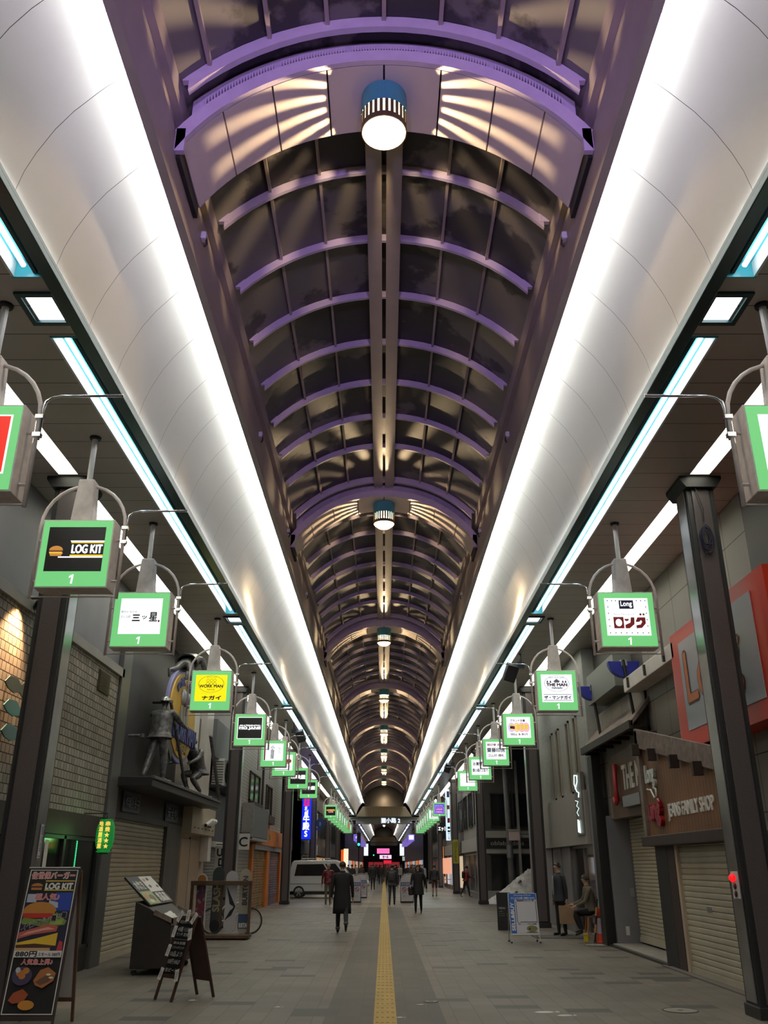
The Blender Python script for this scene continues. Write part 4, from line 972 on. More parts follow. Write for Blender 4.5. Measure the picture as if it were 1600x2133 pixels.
for i, (sd, a, b_, c) in enumerate(far):
    f = Front(sd, (a + b_) / 2, 'shop_building', farlab[i], 'building', 'fronts farther down the street')
    f.part('wall', mat(f'far_wall_{"abcdefghij"[i]}', c, .7, noise=(1, .15)), (a, b_, 0, 6.86, -.6, 0))
    n = max(2, int((b_ - a) / 3))
    for k in range(n):
        y0 = a + (b_ - a) * (k + .15) / n; y1 = a + (b_ - a) * (k + .8) / n
        f.window(y0, y1, 3.7, 5.6, 0, 2, 1, M['dark'])
    f.part('fascia', mat(f'far_fascia_{"abcdefghij"[i]}', tuple(.3 + .5 * v for v in c) if i in (1, 5, 7) else tuple(v * .6 for v in c), .5), (a + .2, b_ - .2, 2.35, 3.05, 0, .2))
    f.window(a + .5, b_ - .5, .25, 2.25, 0, n, 1, M['steel'], em(f'shop_glow_{"abcdefghij"[i]}', glow[i], .55) if glow[i] else None, name='shop_window')

# --- right: jeans shop
f = Front(1, 14.5, 'jeans_shop_front', 'timber gabled jeans shop front with cream shutter by the nearest column', 'shop front')
f.part('wall', m_upper, (11.9, 17.6, 2.0, 6.86, -.6, -.25)); f.part('wall', M['darkwall'], (-26, 11.9, 0, 6.86, -.6, -.25))
f.part('wall', M['darkwall'], (11.9, 17.2, 0, 2.1, -.6, -.08))
mb = MB().prism([(-17.30, 2.14), (-13.2, 2.14), (-13.2, 3.15), (-17.30, 3.98)], (f.X(.0), 0, 0), (0, -1, 0), (0, 0, 1), .10); mb.build('plank_board', m_planks, f.t, world=True)
MB().prism([(-17.40, 3.80), (-13.1, 2.92), (-13.1, 3.28), (-17.40, 4.16)], (f.X(.09), 0, 0), (0, -1, 0), (0, 0, 1), .07).build('barge_board', M['wood_old'], f.t, world=True, bevel=.01)
for y in (17.2, 16.2, 15.0, 13.9): MB().box(f.X(.14), f.X(.30), y - .05, y + .05, 3.62 - (17.2 - y) * .205, 3.84 - (17.2 - y) * .205).build('rafter_end', M['wood_dark'], f.t, world=True, bevel=.01)
f.part('corner_board', M['wood_old'], (17.22, 17.40, 2.0, 4.1, -.5, .16)); f.part('beam', M['wood_dark'], (13.2, 17.5, 1.98, 2.16, -.3, .20), bevel=.015)
f.shutter(13.68, 16.02, .02, 1.98, -.03, .088, M['shutter'], depth=.018)
f.part('shutter_guide', M['beige'], (16.02, 16.14, 0, 1.98, -.05, .03)); f.part('shutter_guide', M['beige'], (13.60, 13.68, 0, 1.98, -.05, .03))
f.part('shutter_lock', M['steel'], (14.75, 14.95, .98, 1.05, -.012, -.004))
f.part('slats', M['shutter'], *[(13.25, 13.58, .03 + k * .088, .105 + k * .088, -.04, 0) for k in range(22)])
f.part('dark_post', M['wood_dark'], (16.14, 16.55, 0, 2.0, -.1, .04), bevel=.01); f.part('dark_post', M['black'], (16.55, 17.25, 0, 2.0, -.1, .04), bevel=.01)
f.part('curb', mat('curb_stone', (.16, .14, .13), .7), (12.0, 17.2, 0, .02, -.1, .16))
f.text('lettering', 'JEANS FAMILY SHOP', 14.82, 2.51, 2.25, .28, .108, mat('letter_white', (.85, .85, .83), .4), ext=.012, bold=.006)
def shop_logo(f, yc, zc, w, h, d, m, m2):
    f.text('logo', 'Long', yc, zc, w, h, d, m, ext=.03, bold=.012)
f.text('logo_lettering', 'Long', 16.72, 3.20, .56, .40, .11, mat('letter_chrome', (.6, .62, .6), .25, .3), ext=.04, bold=.016)
MB().tube([(f.X(.13), 17.0, 2.98), (f.X(.13), 16.75, 2.95), (f.X(.13), 16.58, 2.80), (f.X(.13), 16.45, 2.82), (f.X(.13), 16.45, 2.95), (f.X(.13), 16.58, 2.98)], .022, 8).build('logo_tail', mat('letter_chrome', (.6, .62, .6), .25, .3), f.t, smooth=True, world=True)
f.text('red_logo', 'ung', 16.60, 2.50, .70, .34, .11, mat('logo_red_gloss', (.35, .008, .014), .25), ext=.06, bold=.03)
MB().tube([(f.X(.13), 16.40, 2.58), (f.X(.13), 16.32, 2.72), (f.X(.13), 16.40, 2.76)], .03, 8).build('red_logo_flick', mat('logo_red_gloss', (.35, .008, .014), .25), f.t, world=True)
t = empty('shop_sign', (XR - .12, 13.25, 3.42), label='big red box sign with pale panel and orange lettering behind the nearest column', cat='sign')
b = MB(); n = 10
prof = [(.30 - .18 + .18 * math.cos(a), 1.72 - .18 + .18 * math.sin(a)) for a in [PI / 2 * i / n for i in range(n + 1)]]
poly = [(.40, -2.5), (0 + .0, -2.5), (0, 1.45)] + [(.25 - .25 * math.cos(a), 1.45 + .27 * math.sin(a)) for a in [PI / 2 * i / 8 for i in range(1, 9)]] + [(.40, 1.72)]
nn = len(poly)
b.add([(x, y, 0) for x, y in poly] + [(x, y, 1.92) for x, y in poly], [tuple(range(nn)), tuple(range(nn, 2 * nn))[::-1]] + [(i, (i + 1) % nn, nn + (i + 1) % nn, nn + i) for i in range(nn)])
b.build('case', M['red'], t)
MB().box(-.012, .004, -2.0, 1.05, .26, 1.70).build('panel', mat('pale_blue_panel', (.34, .37, .46), .35), t)
b = MB().text('Long', (-.016, -.28, .95), (0, -1, 0), (0, 0, 1), 2.3, 1.1, bold=.035); b.build('letter_outline', M['inkred'] if False else mat('letter_outline', (.12, .02, .01), .5), t)
b = MB().text('Long', (-.022, -.28, .95), (0, -1, 0), (0, 0, 1), 2.26, 1.05, bold=.012); b.build('lettering', mat('letter_orange', (.60, .15, .02), .45), t)
for y in (-1.0, .9): MB().tube([(.3, y, .1), (.42, y, .1)], .03, 8).build('bracket', M['dark'], t)
# --- right: cabin styled shop with hood
f = Front(1, 19.4, 'cabin_shop_front', 'cabin style shop front with wooden hood and recessed cream shutter', 'shop front')
f.part('wall', M['darkwall'], (17.6, 22.0, 0, 6.86, -1.0, -.66)); f.part('reveal', M['darkwall'], (17.22, 17.6, 0, 6.86, -.66, -.26))
f.part('wall', m_upper, (17.6, 22.0, 2.66, 5.1, -.66, -.20)); f.part('wall_panel', mat('pale_green_panel', (.24, .26, .23), .6), (18.6, 21.2, 5.25, 5.95, -.5, .1))
f.part('wall', M['darkwall'], (17.6, 22.0, 5.1, 6.86, -.66, -.3))
f.shutter(17.25, 21.15, .10, 2.66, -.60, .075, M['shutter'])
f.part('step', mat('step_slab', (.34, .32, .29), .6, noise=(5, .15)), (17.2, 21.2, 0, .06, -.62, .03)); f.part('step_edge', M['dark'], (17.0, 21.4, 0, .035, .03, .09))
f.part('grey_pilaster', M['bluegrey'], (21.2, 21.6, .0, 2.72, -.62, -.08)); f.part('black_post', M['black'], (21.3, 21.75, 0, 4.1, -.08, .14), bevel=.01)
f.part('pilaster_switch', M['steel'], (21.185, 21.2, 1.0, 1.18, -.55, -.45)); f.part('pilaster_outlet', M['white'], (21.185, 21.2, .22, .40, -.36, -.28))
f.part('signboard', mat('brown_board', (.10, .055, .03), .55, noise=(3, .15)), (17.42, 20.7, 2.62, 3.98, -.22, -.12))
f.text('lettering', 'THE MAN', 18.5, 3.42, 2.1, .50, -.11, mat('letter_cream', (.75, .73, .65), .5), ext=.015, bold=.010)
MB().tube([(f.X(-.06), 19.95, 3.75), (f.X(-.04), 19.95, 3.2), (f.X(-.04), 19.88, 2.98), (f.X(-.04), 20.05, 2.92), (f.X(-.04), 20.15, 3.05)], .05, 8).build('red_hook', M['redcloth'], f.t, smooth=True, world=True)
f.part('grey_plate', M['steel'], (18.1, 19.4, 2.80, 3.02, -.12, -.02))
hood = MB().prism([(-.66, 5.30), (.18, 4.32), (.18, 4.22), (-.66, 5.16)], (0, 0, 0), (1, 0, 0), (0, 0, 1), 1.0)
hood.v = [(f.X(x), 17.45 + (4.6 * (-y)), z) for x, y, z in hood.v]; hood.build('hood_roof', M['wood_old'], f.t, world=True)
f.part('hood_rail', M['wood_dark'], (17.45, 22.0, 4.18, 4.34, .14, .22)); 
for k in range(7): f.part('hood_batten', M['wood_dark'], (17.6 + k * .7, 17.72 + k * .7, 4.16, 4.24, -.6, .14))
f.part('beam', M['offwhite'], (14.6, 17.9, 4.96, 5.24, -.25, .12), bevel=.012)
b = MB()
for y in (17.5, 16.3, 15.1): f.bx(b, y - .03, y + .03, 5.0, 5.2, .12, .16)
b.build('beam_peg', M['dark'], f.t, world=True)
for i, (y, z) in enumerate([(17.95, 5.62), (20.9, 5.66)]):
    t = empty('half_disc_lamp', (XR - .07, y, z), label=['blue half disc bracket ornament over the wooden hood, nearer one', 'blue half disc bracket ornament over the wooden hood, farther one'][i], cat='ornament', group='blue half discs over the hood')
    pts = [(.33 * math.cos(a), .33 * math.sin(a)) for a in [PI + PI * k / 16 for k in range(17)]]
    MB().prism(pts, (0, -.08, 0), (1, 0, 0), (0, 0, 1), -.16).build('disc', M['blue'], t, bevel=.01)
    MB().tube([(-.02, -.1, .02), (.10, -.12, -1.30)], .035, 8).build('strut', M['dark'], t)
    MB().box(-.06, .06, -.11, .09, -.10, .03).build('clamp', M['steel'], t)
# --- right: pale shop with slit windows
f = Front(1, 25.6, 'pale_shop_front', 'pale rough rendered front with four slit windows over a lit clothes shop', 'shop front')
f.part('wall', mat('rough_render', (.34, .36, .35), .8, noise=(2, .06), bump=(9, .9)), (22.0, 29.05, 3.35, 6.86, -.6, 0))
f.part('panel_band', mat('smooth_panel', (.33, .32, .30), .55, noise=(1, .05)), (22.5, 29.05, 2.14, 3.40, -.3, .12))
f.part('white_jamb', M['bluegrey'], (21.9, 22.45, 0, 4.2, -.6, .02)); f.part('wall', mat('shop_wood', (.16, .09, .05), .6), (22.4, 29.05, 0, 2.2, -2.6, -2.4))
for i, y in enumerate((23.15, 24.15, 25.6, 26.6)):
    top = 5.35; bot = 3.42 if i else 3.75
    f.window(y, y + .42, bot, top, -.02, 1, 1, mat('slit_frame', (.30, .28, .24), .5), M['glassdark'], fw=.06)
f.part('grey_door', mat('grey_door', (.22, .22, .23), .5), (25.35, 26.6, 0, 2.14, -.3, -.02)); f.part('grey_door', mat('grey_door', (.22, .22, .23), .5), (26.75, 28.0, 0, 2.14, -.3, -.02)); f.part('jamb', M['bluegrey'], (28.1, 29.05, 0, 2.14, -.3, 0)); f.part('jamb', M['bluegrey'], (26.6, 26.75, 0, 2.14, -.3, .02)); f.part('jamb', M['bluegrey'], (25.2, 25.35, 0, 2.14, -.3, .03))
f.window(22.45, 25.2, .05, 2.12, -.1, 2, 1, M['steel'], glass_mat('shop_glass'))
l = lamp('shop_ceiling_light', 'AREA', (6.3, 23.9, 2.05), 45, (1, .72, .42), shape='RECTANGLE', size=1.2, size_y=2.0)
for i, (y, c) in enumerate([(22.9, (.5, .16, .1)), (23.5, (.62, .5, .36)), (24.0, (.12, .14, .3)), (24.5, (.55, .45, .4))]):
    t = empty('hanging_garment', (6.0, y, 1.5), label=['rust red garment hanging in the lit shop window', 'cream garment hanging in the lit shop window', 'navy garment hanging in the lit shop window', 'pale pink garment hanging in the lit shop window'][i], cat='garment', group='garments in the shop window')
    MB().prism([(-.26, .0), (-.14, .12), (.14, .12), (.26, 0), (.22, -.12), (.17, -.06), (.19, -.6), (-.19, -.6), (-.17, -.06), (-.22, -.12)], (0, 0, 0), (0, -1, 0), (0, 0, 1), .06).build('cloth', mat('cloth_%s' % 'abcd'[i], c, .8), t, bevel=.015)
    MB().tube([(.0, 0, .12), (0, 0, .2), (0, .03, .23)], .006, 5).build('hanger', M['steel'], t)
t = empty('bulb_lamp', (5.5, 22.9, 1.9), label='glowing warm wall lamp inside the clothes shop door', cat='lamp')
MB().lathe([(.01, -.28), (.045, -.2), (.06, 0), (.045, .18), (.01, .24)], (0, 0, 0), 12).build('globe', em('warm_globe', (1, .6, .25), 1.6), t, smooth=True); MB().box(-.02, .3, -.02, .02, .2, .24).build('arm', M['dark'], t)
t = empty('neon_sign', (XR - .13, 23.05, 2.35), label='narrow dark sign with curly white tube lettering at the pale front corner', cat='neon sign')
MB().box(-.02, .08, -.42, .42, 0, 1.5).build('board', mat('neon_board', (.16, .15, .14), .5), t, bevel=.01)
wt = em('neon_white', (.75, .95, .88), 1.2)
MB().tube([(-.05, .1, 1.12), (-.05, -.18, 1.28), (-.05, -.2, 1.42), (-.05, .12, 1.46), (-.05, .2, 1.25), (-.05, -.05, 1.05), (-.05, -.28, 1.0), (-.05, -.2, .9)], .016, 7).build('tube', wt, t, smooth=True)
MB().tube([(-.05, .2, .84), (-.05, -.1, .80), (-.05, .1, .70), (-.05, -.15, .64), (-.05, .12, .55), (-.05, -.05, .46)], .010, 7).build('tube', wt, t, smooth=True)
MB().prism([(-.12, .08), (.14, .05), (.10, .34), (-.08, .38)], (-.045, 0, 0), (0, -1, 0), (0, 0, 1), .02).build('leaf_plate', wt, t)
for z in (1.9, 2.3, 2.75): 
    t = empty('meter_box', (XR + .03, 21.87, z), label='small grey electricity box on the white jamb, ' + {1.9: 'lowest', 2.3: 'middle', 2.75: 'topmost'}[z], cat='electric box', group='electric boxes on the jamb')
    MB().box(-.13, .05, -.08, .03, 0, .28).build('case', M['grey_metal'], t, bevel=.01); MB().tube([(-.04, -.03, .28), (-.08, -.08, .36), (-.05, -.03, .42)], .012, 6).build('cable', M['black'], t, smooth=True)
# --- right: plaster house with black window
f = Front(1, 30.3, 'plaster_house_front', 'stained plaster house front with black framed window and grey shutter', 'shop front')
f.part('wall', mat('stained_plaster', (.30, .27, .21), .8, noise=(.8, .2)), (29.05, 31.9, 0, 6.86, -3.0, 0))
f.window(29.2, 31.5, 2.98, 4.85, 0, 2, 2, M['black'], mat('dim_blue_glass', (.10, .11, .12), .15))
f.part('graffiti_panel', mat('graffiti', (.33, .30, .31), .6, noise=(3, .3)), (29.2, 31.4, 2.40, 2.92, 0, .10)); f.text('graffiti_marks', '//\\', 30.3, 2.66, 1.5, .4, .105, M['ink'], bold=.03)
f.shutter(29.3, 31.4, 0, 2.0, 0, .09, M['shutter_grey'])
t = empty('yellow_notice', (XR - .06, 30.3, 2.03), label='small yellow signboard with dark characters over the grey shutter', cat='sign')
MB().box(-.06, .06, -.95, .95, 0, .36).build('board', mat('dull_yellow', (.52, .38, .05), .5), t, bevel=.008); MB().text('指定質店', (-.065, 0, .18), (0, -1, 0), (0, 0, 1), 1.3, .24, bold=.006).build('lettering', M['ink'], t)
t = empty('pink_lamp_box', (4.26, 30.0, 2.40), label='faded pink box lamp hung beside the column on the side street corner', cat='lamp box')
MB().box(-.17, .17, -.1, .1, 0, .30).build('case', mat('faded_pink', (.52, .42, .42), .5), t, bevel=.02); MB().box(-.19, .19, -.12, .12, .30, .34).build('lid', M['grey_metal'], t); MB().tube([(.17, 0, .2), (.85, 0, .2)], .02, 6).build('arm', M['dark'], t)
# --- right: dark house across the side street, facing the viewer
t = empty('corner_house', (8, 48, 0), label='dark house facing us across the side street with grey lettering on a black band', cat='building')
MB().box(5.1, 14, 48, 48.3, 0, 9).build('wall', M['darkwall'], t, world=True)
for nm, m_, x0, x1, z0, z1, d in (('grey_band', M['grey_wall'], 5.15, 9, 2.98, 3.32, .06), ('black_band', M['black'], 5.15, 9, 2.46, 2.98, .10), ('grey_band', M['grey_wall'], 5.15, 9, 2.22, 2.46, .06), ('plinth', M['grey_wall'], 5.15, 9, 0, .45, .08)):
    MB().box(x0, x1, 48 - d, 48, z0, z1).build(nm, m_, t, world=True)
for x0, x1, z0, z1 in ((5.6, 6.7, 3.5, 5.2), (6.8, 8.2, 3.5, 5.2), (5.5, 6.9, .45, 2.2), (7.0, 8.2, .45, 2.2)):
    b = MB(); b.box(x0, x0 + .05, 47.92, 48, z0, z1); b.box(x1 - .05, x1, 47.92, 48, z0, z1); b.box(x0, x1, 47.92, 48, z0, z0 + .05); b.box(x0, x1, 47.92, 48, z1 - .05, z1)
    w_ = b.build('window', M['wood_dark'], t, world=True)
    MB().box(x0 + .02 - 8, x1 - .02 - 8, -.03, -.01, z0 + .02, z1 - .02).build('pane', M['glassdark'], w_)
MB().text('oblab', (5.95, 47.89, 2.72), (1, 0, 0), (0, 0, 1), .80, .20).build('lettering', mat('band_letters', (.4, .4, .4), .5), t, world=True); MB().text('babies', (6.85, 47.89, 2.72), (1, 0, 0), (0, 0, 1), .85, .20).build('lettering', mat('band_letters', (.4, .4, .4), .5), t, world=True)
MB().box(6.98, 7.1, 47.8, 48, 0, 6.86).build('downpipe', M['grey_wall'], t, world=True)

# --- far end of the second block
for i, (x, z, w, h, c, tx, st) in enumerate([(-.2, 5.0, 3.2, 1.2, srgb(255, 110, 175), '', 1.3), (.4, 3.6, 3.0, .9, srgb(255, 200, 235), 'セール', 1.3), (.9, 2.4, 2.0, .8, srgb(220, 40, 60), '', 1.0), (-4.6, 5.5, 1.1, 3.2, (.85, .9, 1), '', 1.1), (4.6, 5.5, 1.1, 3.2, (.85, .9, 1), '', 1.1), (-6.2, 3.3, 1.2, 2.4, srgb(40, 90, 240), '酒', 1.2), (-7.6, 3.2, .7, 2.6, srgb(255, 140, 60), '', 1.2), (5.9, 3.2, 2.4, 1.0, srgb(200, 210, 190), '', .6)]):
    lab = ['far pink lit sign at the very end of the arcade', 'far pale pink lit sign below the pink one', 'far small red lit sign near the street end', 'tall white light beside the far pink sign, snowboard rack side', 'tall white light beside the far pink sign, traffic cone side', 'far blue lit sign at the end of the street', 'far orange lit strip at the end of the street', 'far pale greenish lit panel at the end of the street'][i]
    t = empty('lit_sign', (x, 236 + .2 * i, z - h / 2), label=lab, cat='sign', group='bright signs at the far end')
    MB().box(-w / 2, w / 2, 0, .3, 0, h).build('case', em(f'far_sign_{"abcdefgh"[i]}', c, st), t)
    MB().box(-w / 2 - .05, w / 2 + .05, .25, .4, -.05, h + .05).build('frame', M['dark'], t)
    MB().box(-.08, .08, .3, .42, -(z - h / 2), .1).build('post', M['dark'], t)
    if tx: MB().text(tx, (0, -.02, h / 2), (1, 0, 0), (0, 0, 1), w * .5, h * .7, bold=.05).build('lettering', M['inkred'], t)
t = empty('end_building', (0, 240, 0), label='dark building closing the far end of the arcade', cat='building')
MB().box(-30, 30, 240, 241, 0, 14).build('wall', M['darkwall'], t, world=True)
MB().box(-4, 4, 239.9, 240, 0, 2.4).build('shop_window', em('far_shop', srgb(150, 40, 50), .7), t, world=True)
for sd in (-1, 1):
    t = empty('shop_terrace', (sd * 5.3, 172, 0), label='dim shop row of the next block ' + SIDE[sd], cat='building')
    MB().box(sd * 5.2, sd * 6.5, 122, 232, 0, 7).build('wall', M['darkwall'], t, world=True)
    for k in range(16):
        c = [srgb(255, 170, 90), srgb(200, 210, 255), srgb(255, 90, 70), srgb(120, 130, 120), srgb(255, 220, 160)][(k * 3 + (sd > 0)) % 5]
        MB().box(sd * 5.1, sd * 5.2, 124 + k * 6.5, 128 + k * 6.5, .4, 2.3).build('shop_window', em(f'row_glow_{"abcde"[(k * 3 + (sd > 0)) % 5]}', c, .45), t, world=True)
# ------------------------------------------------------------------ things standing on the street
class Board:
    """flat printed face: u across, v up the (leaning) face, lift = tiny steps of print layers"""
    def __init__(s, t, o, u, w, W_, H_): s.t = t; s.o = Vector(o); s.u = Vector(u).normalized(); s.w = Vector(w).normalized(); s.n = s.u.cross(s.w); s.W = W_; s.H = H_; s.k = 0
    def P(s, a, b, lift): return s.o + s.u * a * s.W + s.w * b * s.H + s.n * lift
    def poly(s, name, pts, m):
        s.k += 1
        MB().add([s.P(a, b, .0012 + .0005 * s.k) for a, b in pts], [tuple(range(len(pts)))]).build(name, m, s.t)
    def rect(s, name, a0, b0, a1, b1, m): s.poly(name, [(a0, b0), (a1, b0), (a1, b1), (a0, b1)], m)
    def text(s, t, a, b, w, h, m, bold=0.0, name='lettering', rot=0):
        s.k += 1; u, w_ = (s.u, s.w) if not rot else (s.w, -s.u)
        MB().text(t, s.P(a, b, .0012 + .0005 * s.k), u, w_, w * (s.W if not rot else s.H), h * (s.H if not rot else s.W), bold=bold).build(name, m, s.t)
C = lambda n, r, g, b: mat('print_' + n, srgb(r, g, b), .45)

# burger A-board
t = empty('sandwich_board', (-3.88, 10.85, 0), label='tall dark wooden sandwich board with burger poster and prices', cat='sandwich board')
def leaf(t, W_, y0, y1, h, zb, face_m, frame_m, fw=.04):
    # leaf leaning from (y0 at floor) to (y1 at height h)
    d = Vector((0, y1 - y0, h)); L = d.length; d.normalize(); n = Vector((1, 0, 0)).cross(d)
    R_ = Matrix((Vector((1, 0, 0)), n, d)).transposed()
    b = MB()
    for a in (-1, 1): b.obox(Vector((a * (W_ / 2 + fw / 2), y0, 0)) + d * (L / 2), (fw, .03, L), R_.to_4x4())
    for q in (zb, h): b.obox(Vector((0, y0, 0)) + d * (q / h * L - .02), (W_, .028, .045), R_.to_4x4())
    b.build('leaf_frame', frame_m, t, bevel=.004)
    o = MB().obox(Vector((0, y0, 0)) + d * ((zb / h + 1) / 2 * L), (W_, .014, L * (1 - zb / h)), R_.to_4x4()).build('leaf_panel', face_m, t)
    return d, n, L
d, n, L = leaf(t, .56, -.17, .14, 1.62, .14, M['black'], M['wood_dark'], .025)
Bd = Board(t, Vector((-.28, -.17, 0)) + d * .16 - n * .0 + (-n) * 0 + Vector((0, -.016, 0)), (1, 0, 0), d, .56, L - .17)
leaf(t, .56, .50, .16, 1.60, .25, M['white'], M['wood'], .035)
b = MB(); b.tube([(-.3, .12, 1.63), (.3, .12, 1.63)], .012, 6); b.build('hinge', M['steel'], t)
W_ = M['paper']
Bd.rect('poster_edge', 0, 0, 1, 1, W_); Bd.rect('poster_ground', .02, .007, .98, .993, M['ink'])
Bd.text('佐世保バーガー', .5, .957, .90, .052, W_, .006); Bd.text('佐世保バーガー', .5, .957, .90, .050, C('red', 225, 60, 70), .001)
for v in (.912, .845): Bd.rect('stripe', .36, v, .97, v + .008, C('gold', 230, 200, 90))
Bd.text('LOG KIT', .66, .878, .56, .042, W_, .006)
Bd.poly('small_bun', disc(.2, .878, .12, .022, 14, 0, PI), C('bun', 190, 130, 70)); Bd.rect('small_patty', .08, .866, .32, .876, C('brown', 90, 50, 30)); Bd.rect('small_bun', .09, .850, .31, .866, C('bun', 190, 130, 70))
Bd.rect('photo_ground', .02, .40, .98, .83, C('navy', 30, 30, 60)); Bd.poly('photo_patch', [(.55, .70), (.97, .70), (.97, .83), (.62, .83)], C('blue', 40, 70, 170)); Bd.rect('photo_patch', .05, .76, .25, .82, C('pale', 190, 195, 215)); Bd.poly('photo_patch', [(.5, .73), (.72, .72), (.7, .76), (.52, .775)], C('pale', 190, 195, 215))
Bd.text('超人気♪', .46, .800, .5, .045, W_, .005); Bd.text('超人気♪', .46, .800, .5, .043, C('red', 225, 60, 70), .001)
Bd.poly('bun_top', disc(.36, .695, .34, .068, 20, 0, PI), C('bun2', 196, 132, 62)); Bd.rect('bun_top', .03, .675, .68, .70, C('bun2', 196, 132, 62))
Bd.poly('tomato', [(.03, .66), (.1, .645), (.6, .65), (.68, .672), (.6, .682), (.05, .682)], C('tomato', 190, 50, 40))
Bd.poly('lettuce', [(.02, .61), (.25, .60), (.5, .585), (.92, .60), (.95, .63), (.8, .66), (.72, .69), (.6, .645), (.3, .64), (.05, .65)], C('lettuce', 120, 150, 60)); Bd.poly('lettuce', [(.6, .60), (.85, .605), (.9, .64), (.75, .67)], C('lettuce2', 165, 185, 90))
Bd.poly('bacon', [(.02, .50), (.3, .53), (.78, .555), (.8, .59), (.6, .605), (.3, .575), (.02, .545)], C('bacon', 195, 95, 85)); Bd.poly('bacon', [(.05, .52), (.5, .56), (.75, .57), (.6, .585), (.2, .55)], C('bacon2', 225, 165, 150))
Bd.poly('cheese', [(.02, .475), (.4, .505), (.82, .545), (.82, .455), (.4, .47), (.02, .46)], C('cheese', 235, 195, 60)); Bd.poly('meat', [(.02, .46), (.4, .47), (.78, .455), (.7, .435), (.4, .43), (.02, .445)], C('meat', 80, 50, 30))
Bd.rect('bun_base', .02, .415, .72, .44, C('bun3', 205, 165, 120)); Bd.poly('cup', [(.85, .42), (.97, .42), (.95, .48), (.88, .49)], C('cupred', 200, 60, 70))
for q, ch in enumerate('スペシャルバーガー'): Bd.text(ch, .10 + q * .098, .585 + q * .0105, .085, .042, W_, .004); 
for q, ch in enumerate('スペシャルバーガー'): Bd.text(ch, .10 + q * .098, .585 + q * .0105, .085, .040, M['ink'], .001)
Bd.rect('price_strip', .02, .375, .98, .42, W_); Bd.text('880円', .27, .398, .42, .036, M['ink'], .003); Bd.text('スモール 580円', .73, .394, .44, .024, M['ink'], .001)
Bd.text('人気急上昇♪', .52, .345, .62, .038, W_, .004); Bd.text('人気急上昇♪', .52, .345, .62, .036, C('red', 225, 60, 70), .001)
for (u, v, k) in ((.28, .25, 0), (.72, .24, 1), (.30, .11, 2), (.62, .07, 3)):
    if k == 0: Bd.poly('plate', disc(u, v, .20, .062, 18), C('bowl', 70, 60, 90)); [Bd.poly('fried_piece', disc(u + a, v + e, .07, .022, 10), C('fry', 195, 125, 60)) for a, e in ((-.06, .02), (.06, .035), (0, .0))]; Bd.poly('fried_piece', disc(u - .1, v + .04, .05, .02, 8), C('pale', 190, 195, 215))
    if k == 1: Bd.poly('sandwich', [(u - .2, v - .02), (u - .1, v + .05), (u + .05, v + .07), (u + .22, v + .03), (u + .2, v - .02), (u, v - .07), (u - .15, v - .05)], C('toast', 175, 110, 60)); Bd.poly('filling', [(u - .16, v - .03), (u + .05, v + .02), (u + .2, v + .01), (u + .1, v - .03), (u - .05, v - .05)], C('fill', 110, 80, 60)); [Bd.poly('onion', disc(u + a, v + e, .05, .008, 8), C('onion', 235, 225, 190)) for a, e in ((.08, .02), (.14, .0))]
    if k == 2: Bd.poly('grilled_piece', [(u - .2, v - .02), (u - .12, v + .03), (u + .05, v + .055), (u + .18, v + .02), (u + .1, v - .03), (u - .1, v - .04)], C('grill', 165, 80, 45))
    if k == 3: Bd.poly('nugget', disc(u - .15, v - .01, .16, .032, 14), C('nug', 205, 140, 55))
# kiosk cart
t = empty('menu_cart', (-3.80, 15.72, 0), label='dark brown wheeled menu cart with tilted menu panel on top', cat='cart')
cw = mat('cart_brown', (.020, .015, .014), .6, noise=(5, .2))
MB().prism([(-.34, .10), (.30, .10), (.28, .76), (-.10, 1.00), (-.34, 1.10)], (0, 0, 0), (1, 0, 0), (0, 0, 1), -1.7).build('body', cw, t, bevel=.012)
MB().box(-.12, .32, -.02, 1.72, .74, .78).build('shelf', M['wood_old'], t, bevel=.006) if False else None
tr = MB(); tr.prism([(-.02, .90), (.32, .76), (.32, .84), (.0, .98)], (0, -.03, 0), (1, 0, 0), (0, 0, 1), -.04); tr.prism([(-.02, .90), (.32, .76), (.32, .84), (.0, .98)], (0, 1.70, 0), (1, 0, 0), (0, 0, 1), -.04); tr.box(.29, .33, -.03, 1.74, .74, .85)
tr.build('tray_rim', M['wood_old'], t)
MB().prism([(0, .89), (.3, .77), (.3, .79), (0, .91)], (0, 0, 0), (1, 0, 0), (0, 0, 1), -1.7).build('tray', M['wood_dark'], t)
sl = Vector((.46, 0, -.42)).normalized()
R_ = Matrix((sl, Vector((0, 1, 0)), sl.cross(Vector((0, 1, 0))))).transposed().to_4x4()
MB().obox((-.36, .95, 1.245), (.64, 1.7, .03), R_).build('menu_panel', M['black'], t, bevel=.004)
Bm = Board(t, Vector((-.36, .95, 1.245)) - sl * .32 + Vector((0, -.85, 0)) + sl.cross(Vector((0, 1, 0))) * .016, (0, 1, 0), -sl, 1.7, .64)
Bm.o = Vector((-.36, .95, 1.245)) + sl * .32 + Vector((0, -.85, 0)) + Vector((0, 0, 0)); Bm.n = Vector((.67, 0, .74)).normalized(); Bm.o += Bm.n * .017
Bm.rect('menu_sheet', .46, .42, .98, .99, M['paper']); Bm.rect('food_photo', .02, .02, .46, .46, C('salad', 150, 160, 95)); Bm.poly('food_bit', disc(.13, .28, .07, .09, 10), C('ham', 190, 110, 70)); Bm.poly('food_bit', disc(.3, .22, .10, .12, 10), C('herb', 70, 80, 30)); Bm.poly('food_bit', disc(.2, .12, .09, .06, 10), C('cream', 205, 205, 180))
Bm.text('水炊き', .22, .68, .34, .30, M['paper'], .008); Bm.text('昼定食\n地鶏鍋', .72, .22, .40, .32, M['paper'], .006)
